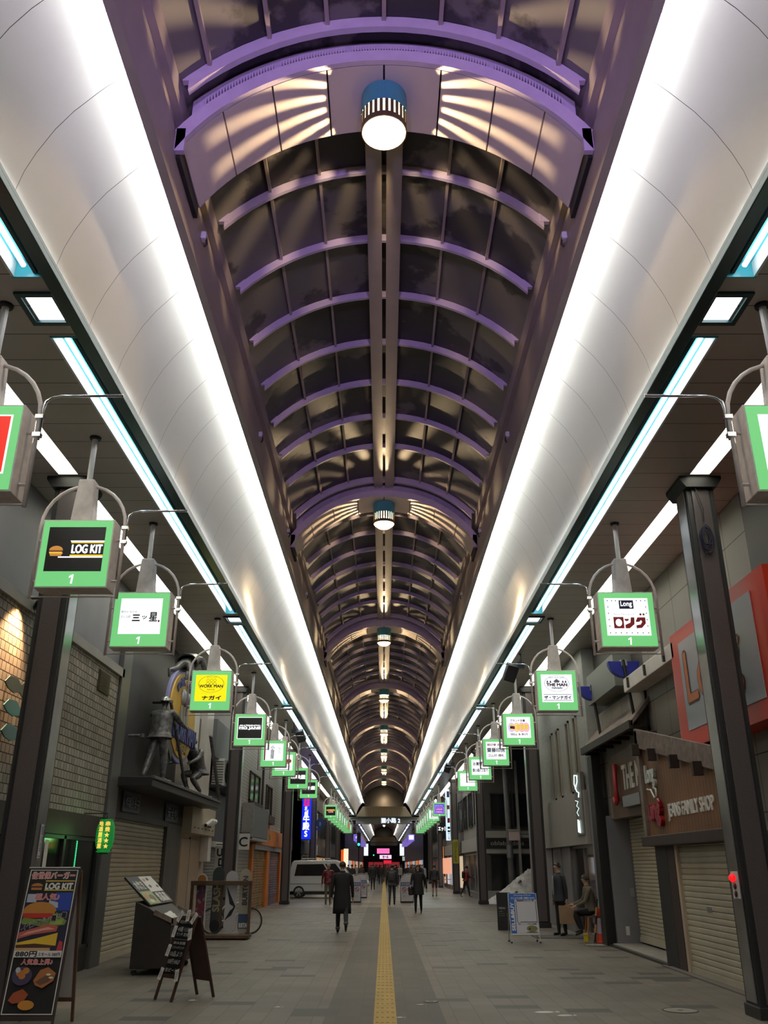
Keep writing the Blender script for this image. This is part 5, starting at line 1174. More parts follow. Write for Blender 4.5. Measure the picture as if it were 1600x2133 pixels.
for a, e, c in ((.56, .85, 'ham'), (.72, .88, 'navy'), (.88, .60, 'navy'), (.60, .62, 'herb')): Bm.poly('sheet_picture', disc(a, e, .045, .055, 8), _mats['print_' + c])
for x, y in ((-.28, .08), (.24, .08), (-.28, 1.6), (.24, 1.6)):
    w = MB(); w.tube([(x, y - .02, .045), (x, y + .02, .045)], .045, 14); w.build('caster', M['rubber'], t); MB().box(x - .03, x + .03, y - .03, y + .03, .08, .115).build('caster_fork', M['steel'], t)
t = empty('crumpled_cloth', (-3.66, 16.25, .80), label='crumpled white cloth lying in the tray of the menu cart', cat='cloth')
b = MB(); rr = random.Random(3)
vs = []; n_ = 9
for i in range(n_):
    for j in range(n_): vs.append((-.11 + .22 * i / (n_ - 1), -.30 + .62 * j / (n_ - 1), .045 - .40 * (-.11 + .22 * i / (n_ - 1)) + rr.random() * .09 * math.sin(PI * i / (n_ - 1)) * math.sin(PI * j / (n_ - 1))))
b.add(vs, [(i * n_ + j, i * n_ + j + 1, (i + 1) * n_ + j + 1, (i + 1) * n_ + j) for i in range(n_ - 1) for j in range(n_ - 1)]); b.build('cloth', M['paper'], t, smooth=True, solid=.006)
# chalkboard A-frame
ang = math.atan2(-.29, .0) if False else math.radians(-43)
t = empty('chalkboard', (-2.69, 13.2, 0), rz=ang, label='low reddish wooden chalkboard A-frame covered in white handwriting and paper notes', cat='chalkboard')
rw = mat('mahogany', (.055, .022, .015), .5, noise=(6, .2))
d, n, L = leaf(t, .34, -.34, -.03, 1.0, .30, M['black'], rw, .035)
leaf(t, .34, .34, .03, 1.0, .24, rw, rw, .035)
Bc = Board(t, Vector((-.17, -.34, 0)) + d * .30 + Vector((0, -.016, 0)), (1, 0, 0), d, .34, L - .32)
chalk = mat('chalk', (.40, .40, .40), .9)
for tx, v, h in (('本日のおすすめ', .93, .06), ('48種 11:30', .80, .085), ('ランチ 定食', .71, .06), ('飲み放題', .56, .05), ('ソフトドリンク', .48, .045), ('10品より', .37, .085), ('100円 HALF', .24, .085), ('生ビール', .10, .06)):
    Bc.text(tx, .5, v, .80, h, chalk, .0015)
Bc.rect('chalk_rule', .05, .62, .95, .625, chalk)
for i, (a, v, rr_) in enumerate(((.02, 1.02, 0), (.55, 1.04, 0), (1.0, 1.0, 0), (-.05, .75, 0), (1.05, .72, 0), (-.06, .42, 0), (-.08, .02, 0), (1.0, .02, 0))):
    e = MB(); c = Bc.P(a, v, .012); e.obox(c, (.075, .004, .15), Matrix((Bc.u, Bc.n, Bc.w)).transposed().to_4x4() @ Matrix.Rotation([.4, -.2, .5, .05, -.35, .1, .12, -.3][i], 4, 'Y'))
    e.build('paper_note', M['offwhite'], t); c2 = Bc.P(a, v, .016)
    MB().text('大人\n気!', c2, Bc.u, Bc.w, .05, .10).build('note_lettering', M['ink'], t)
# snowboard rack with four boards
t = empty('snowboard_rack', (-4.03, 23.2, 0), label='brown timber rack holding four upright snowboards', cat='rack')
wr = mat('rack_timber', (.085, .05, .028), .6, noise=(5, .25))
MB().box(-.76, .76, .0, .10, 1.20, 1.30).build('top_rail', wr, t, bevel=.008)
for x in (-.72, .72): MB().box(x - .035, x + .035, .01, .09, .08, 1.22).build('post', wr, t, bevel=.005)
MB().box(-.40, .76, -.28, .36, .03, .10).build('base', wr, t, bevel=.008); MB().box(-.76, -.40, -.0, .36, .03, .10).build('base', wr, t, bevel=.008)
for x in (-.70, .68): MB().tube([(x, -.2, .03), (x, -.14, .03)], .03, 10).build('caster', M['rubber'], t)
def sb(x, y, top, bot, w, lab, base, tip=None, drawn=None):
    o = empty('snowboard', (x, y, bot), label=lab, cat='snowboard', group='snowboards in the timber rack')
    h = top - bot; r = w / 2
    pts = [(r * math.cos(a), h - r * 1.25 + r * 1.25 * math.sin(a)) for a in [PI * i / 14 for i in range(15)]] + [(-r * .9, h * .5), (-r, r * 1.2)] + [(r * math.cos(a), r * 1.2 + r * 1.2 * math.sin(a)) for a in [PI + PI * i / 14 for i in range(15)]] + [(r, r * 1.2), (r * .9, h * .5)]
    MB().prism(pts, (0, .012, 0), (1, 0, 0), (0, 0, 1), .014).build('board', base, o, bevel=.003)
    Bq = Board(o, (-r * .88, -.004, 0), (1, 0, 0), (0, 0, 1), w * .88, h)
    if drawn: drawn(Bq)
m, tt, bb = nt('graffiti_board'); tc = tt.nodes.new('ShaderNodeTexCoord'); vz = tt.nodes.new('ShaderNodeTexVoronoi'); vz.inputs['Scale'].default_value = 16; cr = tt.nodes.new('ShaderNodeValToRGB'); cr.color_ramp.interpolation = 'CONSTANT'
cr.color_ramp.elements[0].color = (.16, .03, .06, 1); cr.color_ramp.elements[1].position = .3; cr.color_ramp.elements[1].color = (.04, .05, .14, 1)
for p_, c_ in ((.45, (.30, .22, .24)), (.6, (.30, .03, .05)), (.8, (.09, .08, .12))): e_ = cr.color_ramp.elements.new(p_); e_.color = (*c_, 1)
tt.links.new(tc.outputs['Object'], vz.inputs['Vector']); sx_ = tt.nodes.new('ShaderNodeSeparateColor'); tt.links.new(vz.outputs['Color'], sx_.inputs[0]); tt.links.new(sx_.outputs[0], cr.inputs[0]); tt.links.new(cr.outputs[0], bb.inputs['Base Color'])
sb(-4.55, 23.36, 1.47, .10, .30, 'snowboard with busy red and blue graphic and orange tip, at the beige wall end', M['offwhite'], drawn=lambda B: (B.poly('graphic', [(.08, .2), (.92, .2), (.92, .82), (.08, .82)], m), B.poly('tip_patch', disc(.5, .90, .40, .075), C('tiporange', 175, 115, 50)), B.rect('tail_patch', .1, .10, .9, .2, C('tailred', 120, 40, 40))))
sb(-4.14, 23.38, 1.62, .10, .30, 'dark slate snowboard with big tan lettering', mat('slate_board_face', (.035, .045, .05), .4), drawn=lambda B: (B.rect('wood_strip', .72, .1, .98, .80, C('strip', 85, 68, 45)), B.text('SLASH', .42, .54, .42, .62, C('tan', 150, 135, 105), .01, rot=1), B.poly('tail_black', disc(.40, .12, .45, .09), M['black'])))  # lower end of the slate board is black
sb(-3.80, 23.36, 1.53, .12, .30, 'white snowboard with sharp black wedge graphic', mat('white_board_face', (.50, .49, .53), .35), drawn=lambda B: (B.poly('wedge', [(.02, .78), (.10, .74), (.98, .42), (.62, .30), (.05, .20), (.45, .30), (.80, .42), (.42, .46)], M['ink']), B.poly('wedge', [(.0, .20), (.62, .28), (.98, .42), (.5, .36)], M['ink'])))
sb(-3.47, 23.38, 1.58, .10, .28, 'cream snowboard with vertical dark lettering and blue tail', mat('cream_board_face', (.42, .38, .32), .4), drawn=lambda B: (B.text('BURTON', .55, .66, .44, .48, C('grey', 70, 68, 66), .008, rot=1), B.rect('tail_graphic', .02, .08, .98, .30, C('denim', 55, 75, 110)), B.text('BURTON', .5, .13, .8, .07, M['paper'], .003)))
# bicycle behind the rack
t = empty('bicycle', (-3.9, 24.7, 0), label='white framed bicycle standing behind the snowboard rack', cat='bicycle')
def wheel(x):
    w = MB(); n_ = 32
    for rr_, th, mi in ((.30, .018, 0),): w.tube([(x + rr_ * math.cos(2 * PI * k / n_), 0, .32 + rr_ * math.sin(2 * PI * k / n_)) for k in range(n_ + 1)], th, 7, cap=False)
    w.build('tyre', M['rubber'], t, smooth=True)
    r_ = MB(); r_.tube([(x + .27 * math.cos(2 * PI * k / n_), 0, .32 + .27 * math.sin(2 * PI * k / n_)) for k in range(n_ + 1)], .010, 6, cap=False); r_.build('rim', M['grey_metal'], t, smooth=True)
    s_ = MB()
    for k in range(12): s_.tube([(x, 0, .32), (x + .27 * math.cos(2 * PI * k / 12), 0, .32 + .27 * math.sin(2 * PI * k / 12))], .0022, 4)
    s_.build('spokes', M['steel'], t)
wheel(.42); wheel(-.56)
fr = MB()
for a, b_ in (((.42, 0, .32), (.26, 0, .86)), ((.29, 0, .72), (-.08, 0, .32)), ((-.08, 0, .32), (-.22, 0, .80)), ((-.22, 0, .70), (.27, 0, .78)), ((-.08, 0, .32), (-.56, 0, .32)), ((-.56, 0, .32), (-.22, 0, .72))): fr.tube([a, b_], .018, 8)
fr.build('frame', M['white'], t); MB().tube([(.26, 0, .86), (.24, 0, .98), (.20, -.25, 1.0)], .012, 6).build('handlebar', M['chrome'], t); MB().tube([(.24, 0, .98), (.20, .25, 1.0)], .012, 6).build('handlebar', M['chrome'], t)
MB().loft([(-.22, 0, .82, .10, .06), (-.22, 0, .87, .13, .08), (-.22, 0, .89, .10, .06)], 14).build('saddle', M['black'], t)
MB().tube([(-.08, -.06, .32), (.06, -.08, .22)], .012, 6).build('crank', M['steel'], t)

# blue and white price board, black menu board
t = empty('sandwich_board', (3.27, 22.2, 0), label='blue and white sandwich board with empty speech bubble', cat='sandwich board')
d, n, L = leaf(t, .64, -.16, .12, 1.04, .20, M['white'], M['grey_metal'], .02)
leaf(t, .64, .30, .14, 1.02, .5, M['grey_metal'], M['grey_metal'], .02)
for a in (-1, 1):
    for y in (-.16, .30): MB().box(a * .33 - .018, a * .33 + .018, y - .02, y + .02, 0, .03).build('foot', M['rubber'], t)
Bs = Board(t, Vector((-.32, -.16, 0)) + d * .205 + Vector((0, -.016, 0)), (1, 0, 0), d, .64, L - .21)
Bs.rect('sheet', 0, 0, 1, 1, mat('sheet_lilac', (.62, .62, .70), .5)); bl = C('royal', 20, 95, 190)
Bs.rect('blue_band', 0, .845, 1, 1, bl); Bs.rect('blue_band', 0, 0, .20, 1, bl)
Bs.text('ファッションブランド', .5, .955, .62, .045, W_, .002); Bs.text('どこよりも高く買取ります!!', .52, .885, .86, .048, W_, .002)
Bs.text('SELL&BUY', .10, .42, .70, .12, W_, .006, rot=1)
Bs.text('高価買取ブランド一覧', .60, .82, .62, .035, M['ink'], .002)
for q in ([(.24, .80), (.26, .80), (.26, .30), (.24, .30)], [(.96, .82), (.98, .82), (.98, .28), (.96, .28)], [(.38, .275), (.98, .275), (.98, .29), (.38, .29)], [(.24, .30), (.255, .305), (.33, .215), (.32, .205)], [(.32, .205), (.335, .21), (.39, .285), (.375, .285)]): Bs.poly('bubble_line', q, M['inkblue'])
Bs.text('ブランド古着', .77, .235, .32, .03, M['ink'], .002); Bs.poly('badge', disc(.76, .12, .20, .075), C('olive', 120, 115, 60)); Bs.rect('badge_mark', .64, .09, .70, .14, M['ink']); Bs.rect('rule', .55, .02, .97, .035, M['ink'])
t = empty('menu_board', (3.33, 26.2, 0), label='black cafe menu board standing behind the blue and white sandwich board', cat='menu board')
MB().obox((0, 0, .48), (.40, .03, .95), Matrix.Rotation(-.08, 4, 'X')).build('board', M['black'], t, bevel=.004)
MB().obox((0, .16, .42), (.03, .03, .86), Matrix.Rotation(.28, 4, 'X')).build('prop_leg', M['wood_dark'], t)
b = MB()
b.text('MENU', (-.06, -.03, .56), (1, 0, 0), (0, 0, 1), .18, .05, bold=.003); b.text('cafe', (-.10, -.026, .48), (1, 0, 0), (0, 0, 1), .10, .03)
for i in range(6): b.box(-.16, .0, -.026 + .0, -.02, .42 - i * .05, .425 - i * .05); b.box(.05, .15, -.026, -.02, .42 - i * .05, .425 - i * .05)
b.build('lettering', chalk, t)
# stool, cone, striped pole, mat
t = empty('stool', (5.0, 22.84, 0), label='tan wooden stool by the white jamb under the sitting man', cat='stool')
MB().lathe([(.01, .50), (.17, .50), (.17, .53), (.01, .54)], (0, 0, 0), 20).build('seat', M['wood'], t)
for i, (a, b_) in enumerate(((-1, -1), (1, -1), (-1, 1), (1, 1))): MB().tube([(a * .11, b_ * .11, .50), (a * .17, b_ * .17, 0)], .022, 8).build('leg', [mat('orange_wood', (.42, .18, .05), .5), mat('tan_wood', (.40, .26, .10), .5)][i % 2], t)
t = empty('yellow_block', (4.72, 22.35, 0), label='small yellow plastic block standing by the stool leg', cat='block')
MB().box(-.05, .05, -.04, .04, 0, .19).build('block', mat('bright_yellow', (.62, .50, .02), .45), t, bevel=.01); MB().box(-.055, .055, -.045, .045, .13, .15).build('band', M['grey_metal'], t)
t = empty('traffic_cone', (5.02, 22.1, 0), label='orange red traffic cone with pale band against the black post', cat='traffic cone')
cr_ = mat('cone_red', (.62, .06, .03), .4)
MB().box(-.13, .13, -.16, .16, 0, .035).build('base', cr_, t, bevel=.01); MB().lathe([(.105, .035), (.088, .20)], (0, 0, 0), 20).build('cone', cr_, t, smooth=True); MB().lathe([(.088, .20), (.055, .52)], (0, 0, 0), 20).build('reflective_band', mat('cone_band', (.40, .33, .42), .4), t, smooth=True); MB().lathe([(.055, .52), (.028, .74), (.02, .75)], (0, 0, 0), 20, cap=True).build('tip', cr_, t, smooth=True)
t = empty('striped_bar', (4.86, 22.05, 0), label='black and amber striped barrier bar leaning beside the traffic cone', cat='barrier bar')
p0 = Vector((0, 0, .03)); p1 = Vector((.13, .02, .93)); 
for k in range(5): MB().tube([p0.lerp(p1, k / 5), p0.lerp(p1, (k + 1) / 5)], .022, 8).build('segment', [M['black'], mat('amber', (.55, .25, .05), .5)][k % 2], t)
MB().tube([(.03 * math.cos(a), 0, .03 + .03 * math.sin(a)) for a in [2 * PI * k / 12 for k in range(13)]], .008, 6, cap=False).build('ring', M['black'], t)
t = empty('doormat', (4.35, 23.9, 0), label='dark grey doormat in front of the clothes shop under the standing man', cat='doormat')
MB().box(-.60, .65, -.5, .5, 0, .012).build('mat', mat('mat_grey', (.09, .085, .08), .9, noise=(60, .3)), t, bevel=.004); MB().box(-.62, .67, -.52, .52, 0, .008).build('edge', M['rubber'], t)
for i, (x, y, r_) in enumerate(((3.66, 12.15, .22), (4.75, 21.55, .26), (.62, 12.9, .10))):
    t = empty('manhole_cover', (x, y, 0), label=['round manhole cover in the paving near the jeans shop shutter', 'round manhole cover in the paving near the traffic cone', 'small round drain cap beside the central dark paving band'][i], cat='manhole cover')
    MB().lathe([(r_ * .97, .0), (r_ * .97, .004), (.01, .004)], (0, 0, 0), 28).build('cover', mat('cover_stone', (.30, .27, .24), .6, noise=(12, .15)), t); MB().lathe([(r_, 0), (r_, .006), (r_ * .93, .006), (r_ * .93, 0)], (0, 0, 0), 28).build('ring', M['dark'], t); MB().box(-.03, .03, -.012, .012, .004, .007).build('slot', M['dark'], t)
# alarm box and cable on the nearest column
t = empty('alarm_box', (4.35, 11.50, 1.28), label='white alarm plate with glowing red lamp on the nearest column', cat='alarm')
MB().box(-.07, .02, -.02, .02, 0, .31).build('plate', M['white'], t, bevel=.004)
b = MB(); b.lathe([(.04, -.01), (.048, .02), (.03, .045), (.005, .052)], (0, 0, 0), 16); b.v = [(-.075 + x * .9, -.02 - z, .235 + y) for x, y, z in b.v]; b.build('lamp', em('alarm_red', (1.0, .01, .015), 1.2), t, smooth=True)
for z in (.14, .055): b = MB(); b.lathe([(.02, 0), (.022, .02), (.005, .03)], (0, 0, 0), 12); b.v = [(-.055 + x * .8, -.02 - z_, z + y * 1.6) for x, y, z_ in b.v]; b.build('button', mat('dark_red', (.12, .01, .015), .4), t)
t = empty('cable_coil', (4.55, 11.35, 5.75), label='tangled coil of blue grey cable hung high on the nearest column', cat='cable')
b = MB(); rr = random.Random(5)
for k in range(9):
    w_, h_, ox, oz = .05 + rr.random() * .04, .12 + rr.random() * .10, rr.random() * .04 - .02, .22 + rr.random() * .06
    b.tube([(ox + w_ * math.cos(a), -.01 - k * .003, oz - h_ * .5 + h_ * math.sin(a)) for a in [2 * PI * i / 18 for i in range(19)]], .006, 5, cap=False)
b.build('loops', mat('cable_navy', (.02, .022, .05), .5), t, smooth=True); MB().tube([(0, -.01, .42), (.01, -.015, .62), (-.06, .0, .98)], .006, 5).build('lead', M['black'], t)
# loudspeakers under the soffit
for i, (x, y, z) in enumerate(((3.62, 22.6, 6.15), (-3.55, 34.6, 6.2), (3.6, 46.6, 6.2))):
    t = empty('loudspeaker', (x, y, 6.87), label=['dark box loudspeaker on a bracket by the cabin pictured sign', 'dark box loudspeaker on a bracket over the orange shop', 'small dark loudspeaker before the side street corner house'][i], cat='loudspeaker', group='loudspeakers under the soffit')
    MB().tube([(0, 0, 0), (0, 0, -.32)], .03, 8).build('stem', M['dark'], t); MB().tube([(0, 0, -.32), (-.18 * (1 if x > 0 else -1), 0, -.42)], .02, 6).build('arm', M['steel'], t)
    MB().obox((-.28 * (1 if x > 0 else -1), -.05, -.52), (.30, .26, .44), Matrix.Rotation(.5, 4, 'X') @ Matrix.Rotation(.3 * (1 if x > 0 else -1), 4, 'Y')).build('cabinet', M['dark'], t, bevel=.015); MB().box(-.09, .09, -.07, .07, -.40, -.24).build('bracket', M['dark'], t)
# signs farther down
t = empty('vertical_sign', (-4.88, 57.3, 3.15), label='bright blue vertical lit sign with white characters past the white minivan', cat='sign')
MB().box(-.28, .28, -.12, .12, 0, 2.9).build('case', em('lit_royal_blue', srgb(15, 45, 235), 1.0), t, bevel=.03); MB().box(-.29, .29, -.13, .13, -.05, .0).build('end_cap', M['dark'], t)
MB().text('居酒', (0, -.125, 2.25), (1, 0, 0), (0, 0, 1), .34, .6, bold=.01).build('lettering', em('lit_crimson', srgb(235, 30, 110), 1.0), t)
MB().text('札\n幌', (0, -.125, 1.65), (1, 0, 0), (0, 0, 1), .24, .6, bold=.006).build('lettering', INK['white'], t); MB().text('牛\n殿\nS', (0, -.125, .78), (1, 0, 0), (0, 0, 1), .40, 1.25, bold=.02).build('lettering', INK['white'], t)
MB().box(-.34, -.2, -.04, .3, 1.0, 1.08).build('arm', M['dark'], t)
t = empty('vertical_sign', (4.62, 66, 3.3), label='tall narrow white lit sign with red and navy blocks beside the yellow notice', cat='sign')
MB().box(-.16, .16, -.1, .1, 0, 3.5).build('case', em('lit_ice', (.68, .88, .98), 1.0), t); MB().box(-.18, -.16, -.12, .12, -.02, 3.52).build('edge', M['blue'], t)
for z, c, h in ((3.15, M['inkblue'], .42), (2.25, mat('rust_block', (.35, .08, .04), .5), .28), (1.35, M['inkred'], .32), (.85, M['ink'], .14), (.62, M['ink'], .12)): MB().box(-.04, .14, -.108, -.1, z - h / 2, z + h / 2).build('block', c, t)
MB().text('紳\n士\n服', (.05, -.106, .3), (1, 0, 0), (0, 0, 1), .12, .5).build('lettering', M['inkblue'], t); MB().box(.1, .55, -.03, .03, 1.6, 1.7).build('arm', M['dark'], t)
t = empty('projecting_sign', (4.55, 71.5, 3.95), label='black projecting sign with white characters before the beige sided front', cat='sign')
MB().box(-.38, .38, -.08, .08, 0, .82).build('board', M['black'], t); MB().box(-.40, -.37, -.09, .09, -.02, .84).build('edge', M['offwhite'], t); MB().text('エット', (0, -.085, .34), (1, 0, 0), (0, 0, 1), .62, .30, bold=.015).build('lettering', INK['white'], t); MB().text('とう', (-.27, -.085, .68), (1, 0, 0), (0, 0, 1), .12, .16).build('lettering', INK['white'], t); MB().box(.36, .6, -.03, .03, .4, .46).build('arm', M['dark'], t)
t = empty('yellow_notice', (4.57, 58.885, 1.75), label='tall yellow notice with black characters on the dark column', cat='notice')
MB().box(-.17, .17, -.02, .01, 0, 1.42).build('board', mat('notice_yellow', (.42, .38, .03), .5), t); MB().text('自転車\n通行\n禁止', (0, -.023, .72), (1, 0, 0), (0, 0, 1), .22, 1.2).build('lettering', M['ink'], t)
t = empty('glowing_panel', (4.75, 70, .2), label='glowing salmon shop display panel low beside the tall dark columns', cat='display')
MB().box(-.32, .32, -.05, .05, .85, 1.95).build('lit_panel', em('lit_salmon', srgb(240, 165, 130), .9), t, bevel=.04); 
for x in (-.28, .28): MB().box(x - .03, x + .03, -.03, .03, -.2, .86).build('post', mat('pale_post', (.5, .38, .28), .6), t)
MB().box(-.32, .32, -.04, .04, .45, .50).build('rail', mat('pale_post', (.5, .38, .28), .6), t)
t = empty('wall_lamp', (4.8, 76, 2.55), label='glowing copper wall lamp high on the traffic cone side', cat='lamp')
MB().lathe([(.05, -.55), (.11, -.5), (.11, .5), (.05, .55)], (0, 0, 0), 14).build('shade', em('lit_copper', srgb(240, 150, 90), .8), t); MB().box(0, .35, -.02, .02, -.02, .02).build('arm', M['dark'], t)
t = empty('red_banner', (4.65, 75.5, 0), label='dark red banner on a pole by the copper wall lamp', cat='banner')
MB().tube([(-.3, 0, 0), (-.3, 0, 2.2)], .015, 6).build('pole', M['steel'], t); MB().prism([(-.3, .9), (.35, .8), (.25, 1.5), (.35, 2.1), (-.3, 2.15)], (0, .01, 0), (1, 0, 0), (0, 0, 1), .02).build('cloth', M['redcloth'], t)
t = empty('round_road_sign', (-3.98, 57.4, 0), label='round blue pedestrian road sign on a grey pole', cat='road sign')
MB().tube([(-.25, 0, 0), (-.25, 0, 4.6)], .035, 8).build('pole', M['grey_metal'], t); b = MB(); b.lathe([(.01, -.02), (.30, -.02), (.30, .02), (.01, .02)], (0, 0, 0), 28); b.v = [(x, z - .05, 4.10 + y) for x, y, z in b.v]; b.build('disc', mat('road_blue', (.012, .035, .16), .4), t)
MB().prism([(-.04, -.16), (.04, -.16), (.05, .06), (-.05, .06)], (-.03, -.071, 4.1), (1, 0, 0), (0, 0, 1), -.004).build('pictogram', mat('picto', (.18, .26, .36), .5), t); MB().box(-.25, .0, -.05, .0, 3.68, 3.82).build('plate', M['blue'], t)
t = empty('poster', (XL + .23, 66.5, 3.45), label='white poster with a red square on the pale shop front', cat='poster')
MB().box(-.02, .02, -1.6, 1.6, 0, 1.75).build('sheet', M['paper'], t); MB().box(.018, .026, -1.0, 1.0, .35, 1.2).build('red_square', M['inkred'], t); MB().box(-.24, -.02, -1.2, 1.2, .8, .9).build('batten', M['dark'], t)
t = empty('lit_strip_sign', (-4.6, 112, 0), label='orange and white lit strip sign down the street behind the minivan', cat='sign')
MB().box(-.28, .28, -.1, .1, 1.5, 3.5).build('case', em('lit_peach', (1, .72, .5), 1.2), t); MB().box(-.6, -.28, -.1, .1, 1.5, 3.4).build('case', em('lit_orange', srgb(240, 90, 20), .9), t); MB().box(-.05, .05, -.05, .05, 0, 1.5).build('post', M['dark'], t)
for i, (x, y) in enumerate(((-2.95, 108.0), (-2.5, 224))):
    t = empty('traffic_signal', (x, y, 0), label=['traffic signal with glowing green lamp at the crossing', 'far traffic signal with glowing green lamp at the street end'][i], cat='traffic signal')
    MB().tube([(0, 0, 0), (0, 0, 5.4)], .06, 8).build('pole', M['dark'], t); MB().box(-.22, .22, -.2, .05, 3.6, 5.2).build('head', M['black'], t, bevel=.02); b = MB(); b.lathe([(.01, .06), (.13, .05), (.16, 0)], (0, 0, 0), 16); b.v = [(a, -.2 - c, 3.9 + q) for a, q, c in b.v]; b.build('green_lamp', em('signal_green', (.05, 1.0, .72), 1.6), t)
# no-entry sandwich boards on the crossing
def arch_board(x, y, lab):
    t = empty('sandwich_board', (x, y, 0), label=lab, cat='sandwich board', group='arched sandwich boards at the side street')
    for sgn in (-1, 1):
        pts = [(-.29, .12), (.29, .12), (.29, .95)] + [(.29 * math.cos(a), .95 + .27 * math.sin(a)) for a in [PI * i / 12 for i in range(1, 12)]] + [(-.29, .95)]
        up = Vector((0, -sgn * .22, 1)).normalized()
        MB().prism(pts, (0, sgn * .28, 0), (1, 0, 0), up, -sgn * .02).build('panel', mat('board_white', (.48, .46, .50), .5), t)
        MB().tube([(a, sgn * .28 - sgn * .22 * b_, b_) for a, b_ in [(-.30, 0), (-.30, .95)] + [(-.30 * math.cos(q), .95 + .29 * math.sin(q)) for q in [PI * i / 12 for i in range(1, 12)]] + [(.30, .95), (.30, 0)]], .016, 7).build('frame', M['steel'], t, smooth=True)
    MB().box(-.31, .31, -.30, -.26, .0, .05).build('foot_bar', M['dark'], t); MB().box(-.31, .31, .26, .30, .0, .05).build('foot_bar', M['dark'], t)
    up = Vector((0, .22, 1)).normalized()
    Bq = Board(t, (-.29, -.302, 0), (1, 0, 0), up, .58, 1.24)
    Bq.n = Vector((0, -1, .22)).normalized(); Bq.o += Bq.n * .006
    Bq.rect('blue_band', .01, .60, .99, .74, mat('board_navy', (.05, .08, .20), .5)); Bq.text('歩行者専用', .5, .67, .84, .09, mat('board_letter', (.45, .48, .6), .5))
    for u in (.28, .72):
        n_ = 20; vs = []
        for k in range(n_):
            a = 2 * PI * k / n_
            for q in (1, .72): vs.append(Bq.P(u + .18 * q * math.cos(a), .48 + .085 * q * math.sin(a), .006))
        MB().add(vs, [(2 * k, 2 * ((k + 1) % n_), 2 * ((k + 1) % n_) + 1, 2 * k + 1) for k in range(n_)]).build('prohibition_ring', mat('ring_maroon', (.18, .02, .06), .5), t)
        Bq.poly('slash', [(u - .12, .52), (u - .08, .54), (u + .12, .44), (u + .08, .42)], mat('ring_maroon', (.18, .02, .06), .5))
    Bq.text('自転車・バイク', .5, .35, .8, .035, M['ink']); Bq.text('乗り入れ', .5, .24, .6, .10, mat('board_grey', (.25, .24, .26), .5))
arch_board(-1.42, 45.2, 'arched white sandwich board with two red rings beside the man in black coat'); arch_board(1.10, 45.2, 'arched white sandwich board with two red rings beside the woman in black')
arch_board(-1.25, 51.5, 'farther arched sandwich board half hidden behind the one by the minivan'); arch_board(1.35, 51.5, 'farther arched sandwich board half hidden behind the one by the woman')
# white minivan and dark car
def poly_body(mb, prof, y0, y1, inset=.0):
    n_ = len(prof); vs = [(x, y0, z) for x, z in prof] + [(x, y1, z) for x, z in prof]
    mb.add(vs, [tuple(range(n_)), tuple(range(n_, 2 * n_))[::-1]] + [(i, n_ + i, n_ + (i + 1) % n_, (i + 1) % n_) for i in range(n_)])
def car_wheel(t, x, y, r_=.31):
    b = MB(); b.lathe([(r_ - .1, -.10), (r_ - .02, -.10), (r_, -.07), (r_, .07), (r_ - .02, .10), (r_ - .1, .10)], (0, 0, 0), 26); b.v = [(x + a, y + c, r_ + q) for a, q, c in b.v]; b.build('tyre', M['rubber'], t)
    b = MB(); b.lathe([(r_ - .09, -.085), (r_ - .11, -.06), (.05, -.05), (.04, -.08), (.005, -.08)], (0, 0, 0), 26); b.v = [(x + a, y + c, r_ + q) for a, q, c in b.v]; o = b.build('hubcap', mat('alloy_dark', (.05, .05, .05), .4, .6), t)
    s_ = MB()
    for k in range(6): a = 2 * PI * k / 6; s_.obox((x + math.cos(a) * r_ * .38, y - .085, r_ + math.sin(a) * r_ * .38), (r_ * .62, .02, .05), Matrix.Rotation(-a, 4, 'Y'))
    s_.build('spokes', M['grey_metal'], t)
t = empty('minivan', (-3.55, 51.9, 0), label='white minivan parked across the side street behind the dark column', cat='van')
b = MB(); prof = [(-1.72, .32), (-1.76, .62), (-1.70, 1.05), (-1.52, 1.80), (-1.40, 1.90), (.90, 1.92), (1.12, 1.84), (1.62, 1.20), (1.98, 1.08), (2.06, .80), (2.06, .34)]
poly_body(b, prof, -.74, .74); b.build('body', mat('van_white', (.66, .67, .68), .3, coat=.4), t, bevel=.05)
for nm, pts in (('side_window', [(-1.36, 1.12), (-1.24, 1.70), (.20, 1.72), (.62, 1.12)]), ('quarter_window', [(.70, 1.12), (.30, 1.72), (.86, 1.74), (1.36, 1.16)]), ):
    MB().prism(pts, (0, -.745, 0), (1, 0, 0), (0, 0, 1), .01).build(nm, M['glassdark'], t)
MB().prism([(1.14, 1.80), (1.60, 1.22), (1.61, 1.24), (1.16, 1.83)], (0, .62, 0), (1, 0, 0), (0, 0, 1), 1.24).build('windscreen', M['glassdark'], t)
MB().box(-1.70, 1.98, -.75, -.735, .70, .73).build('trim_strip', M['grey_metal'], t); MB().box(-1.4, 1.9, -.72, .72, .18, .34).build('underbody', M['black'], t)
b = MB(); b.lathe([(.01, 0), (.10, .0), (.10, .02)], (0, 0, 0), 14); b.v = [(-1.80 + c, -.55 + a, .95 + 1.6 * q) for a, q, c in b.v]; b.build('tail_lamp', mat('lamp_clear', (.5, .45, .45), .15), t)
MB().box(-1.82, -1.72, -.74, .74, .34, .56).build('bumper', M['grey_metal'], t, bevel=.02); MB().tube([(-1.0, -.5, 1.99), (.6, -.5, 1.99)], .02, 6).build('roof_rail', M['grey_metal'], t); MB().box(1.28, 1.40, -.90, -.74, 1.10, 1.26).build('mirror', M['black'], t, bevel=.02)
for x in (-1.10, 1.32):
    for y in (-.66, .66): car_wheel(t, x, y)
t = empty('car', (-7.2, 48.9, 0), label='dark car with alloy wheel showing past the dark column by the orange shop', cat='car')
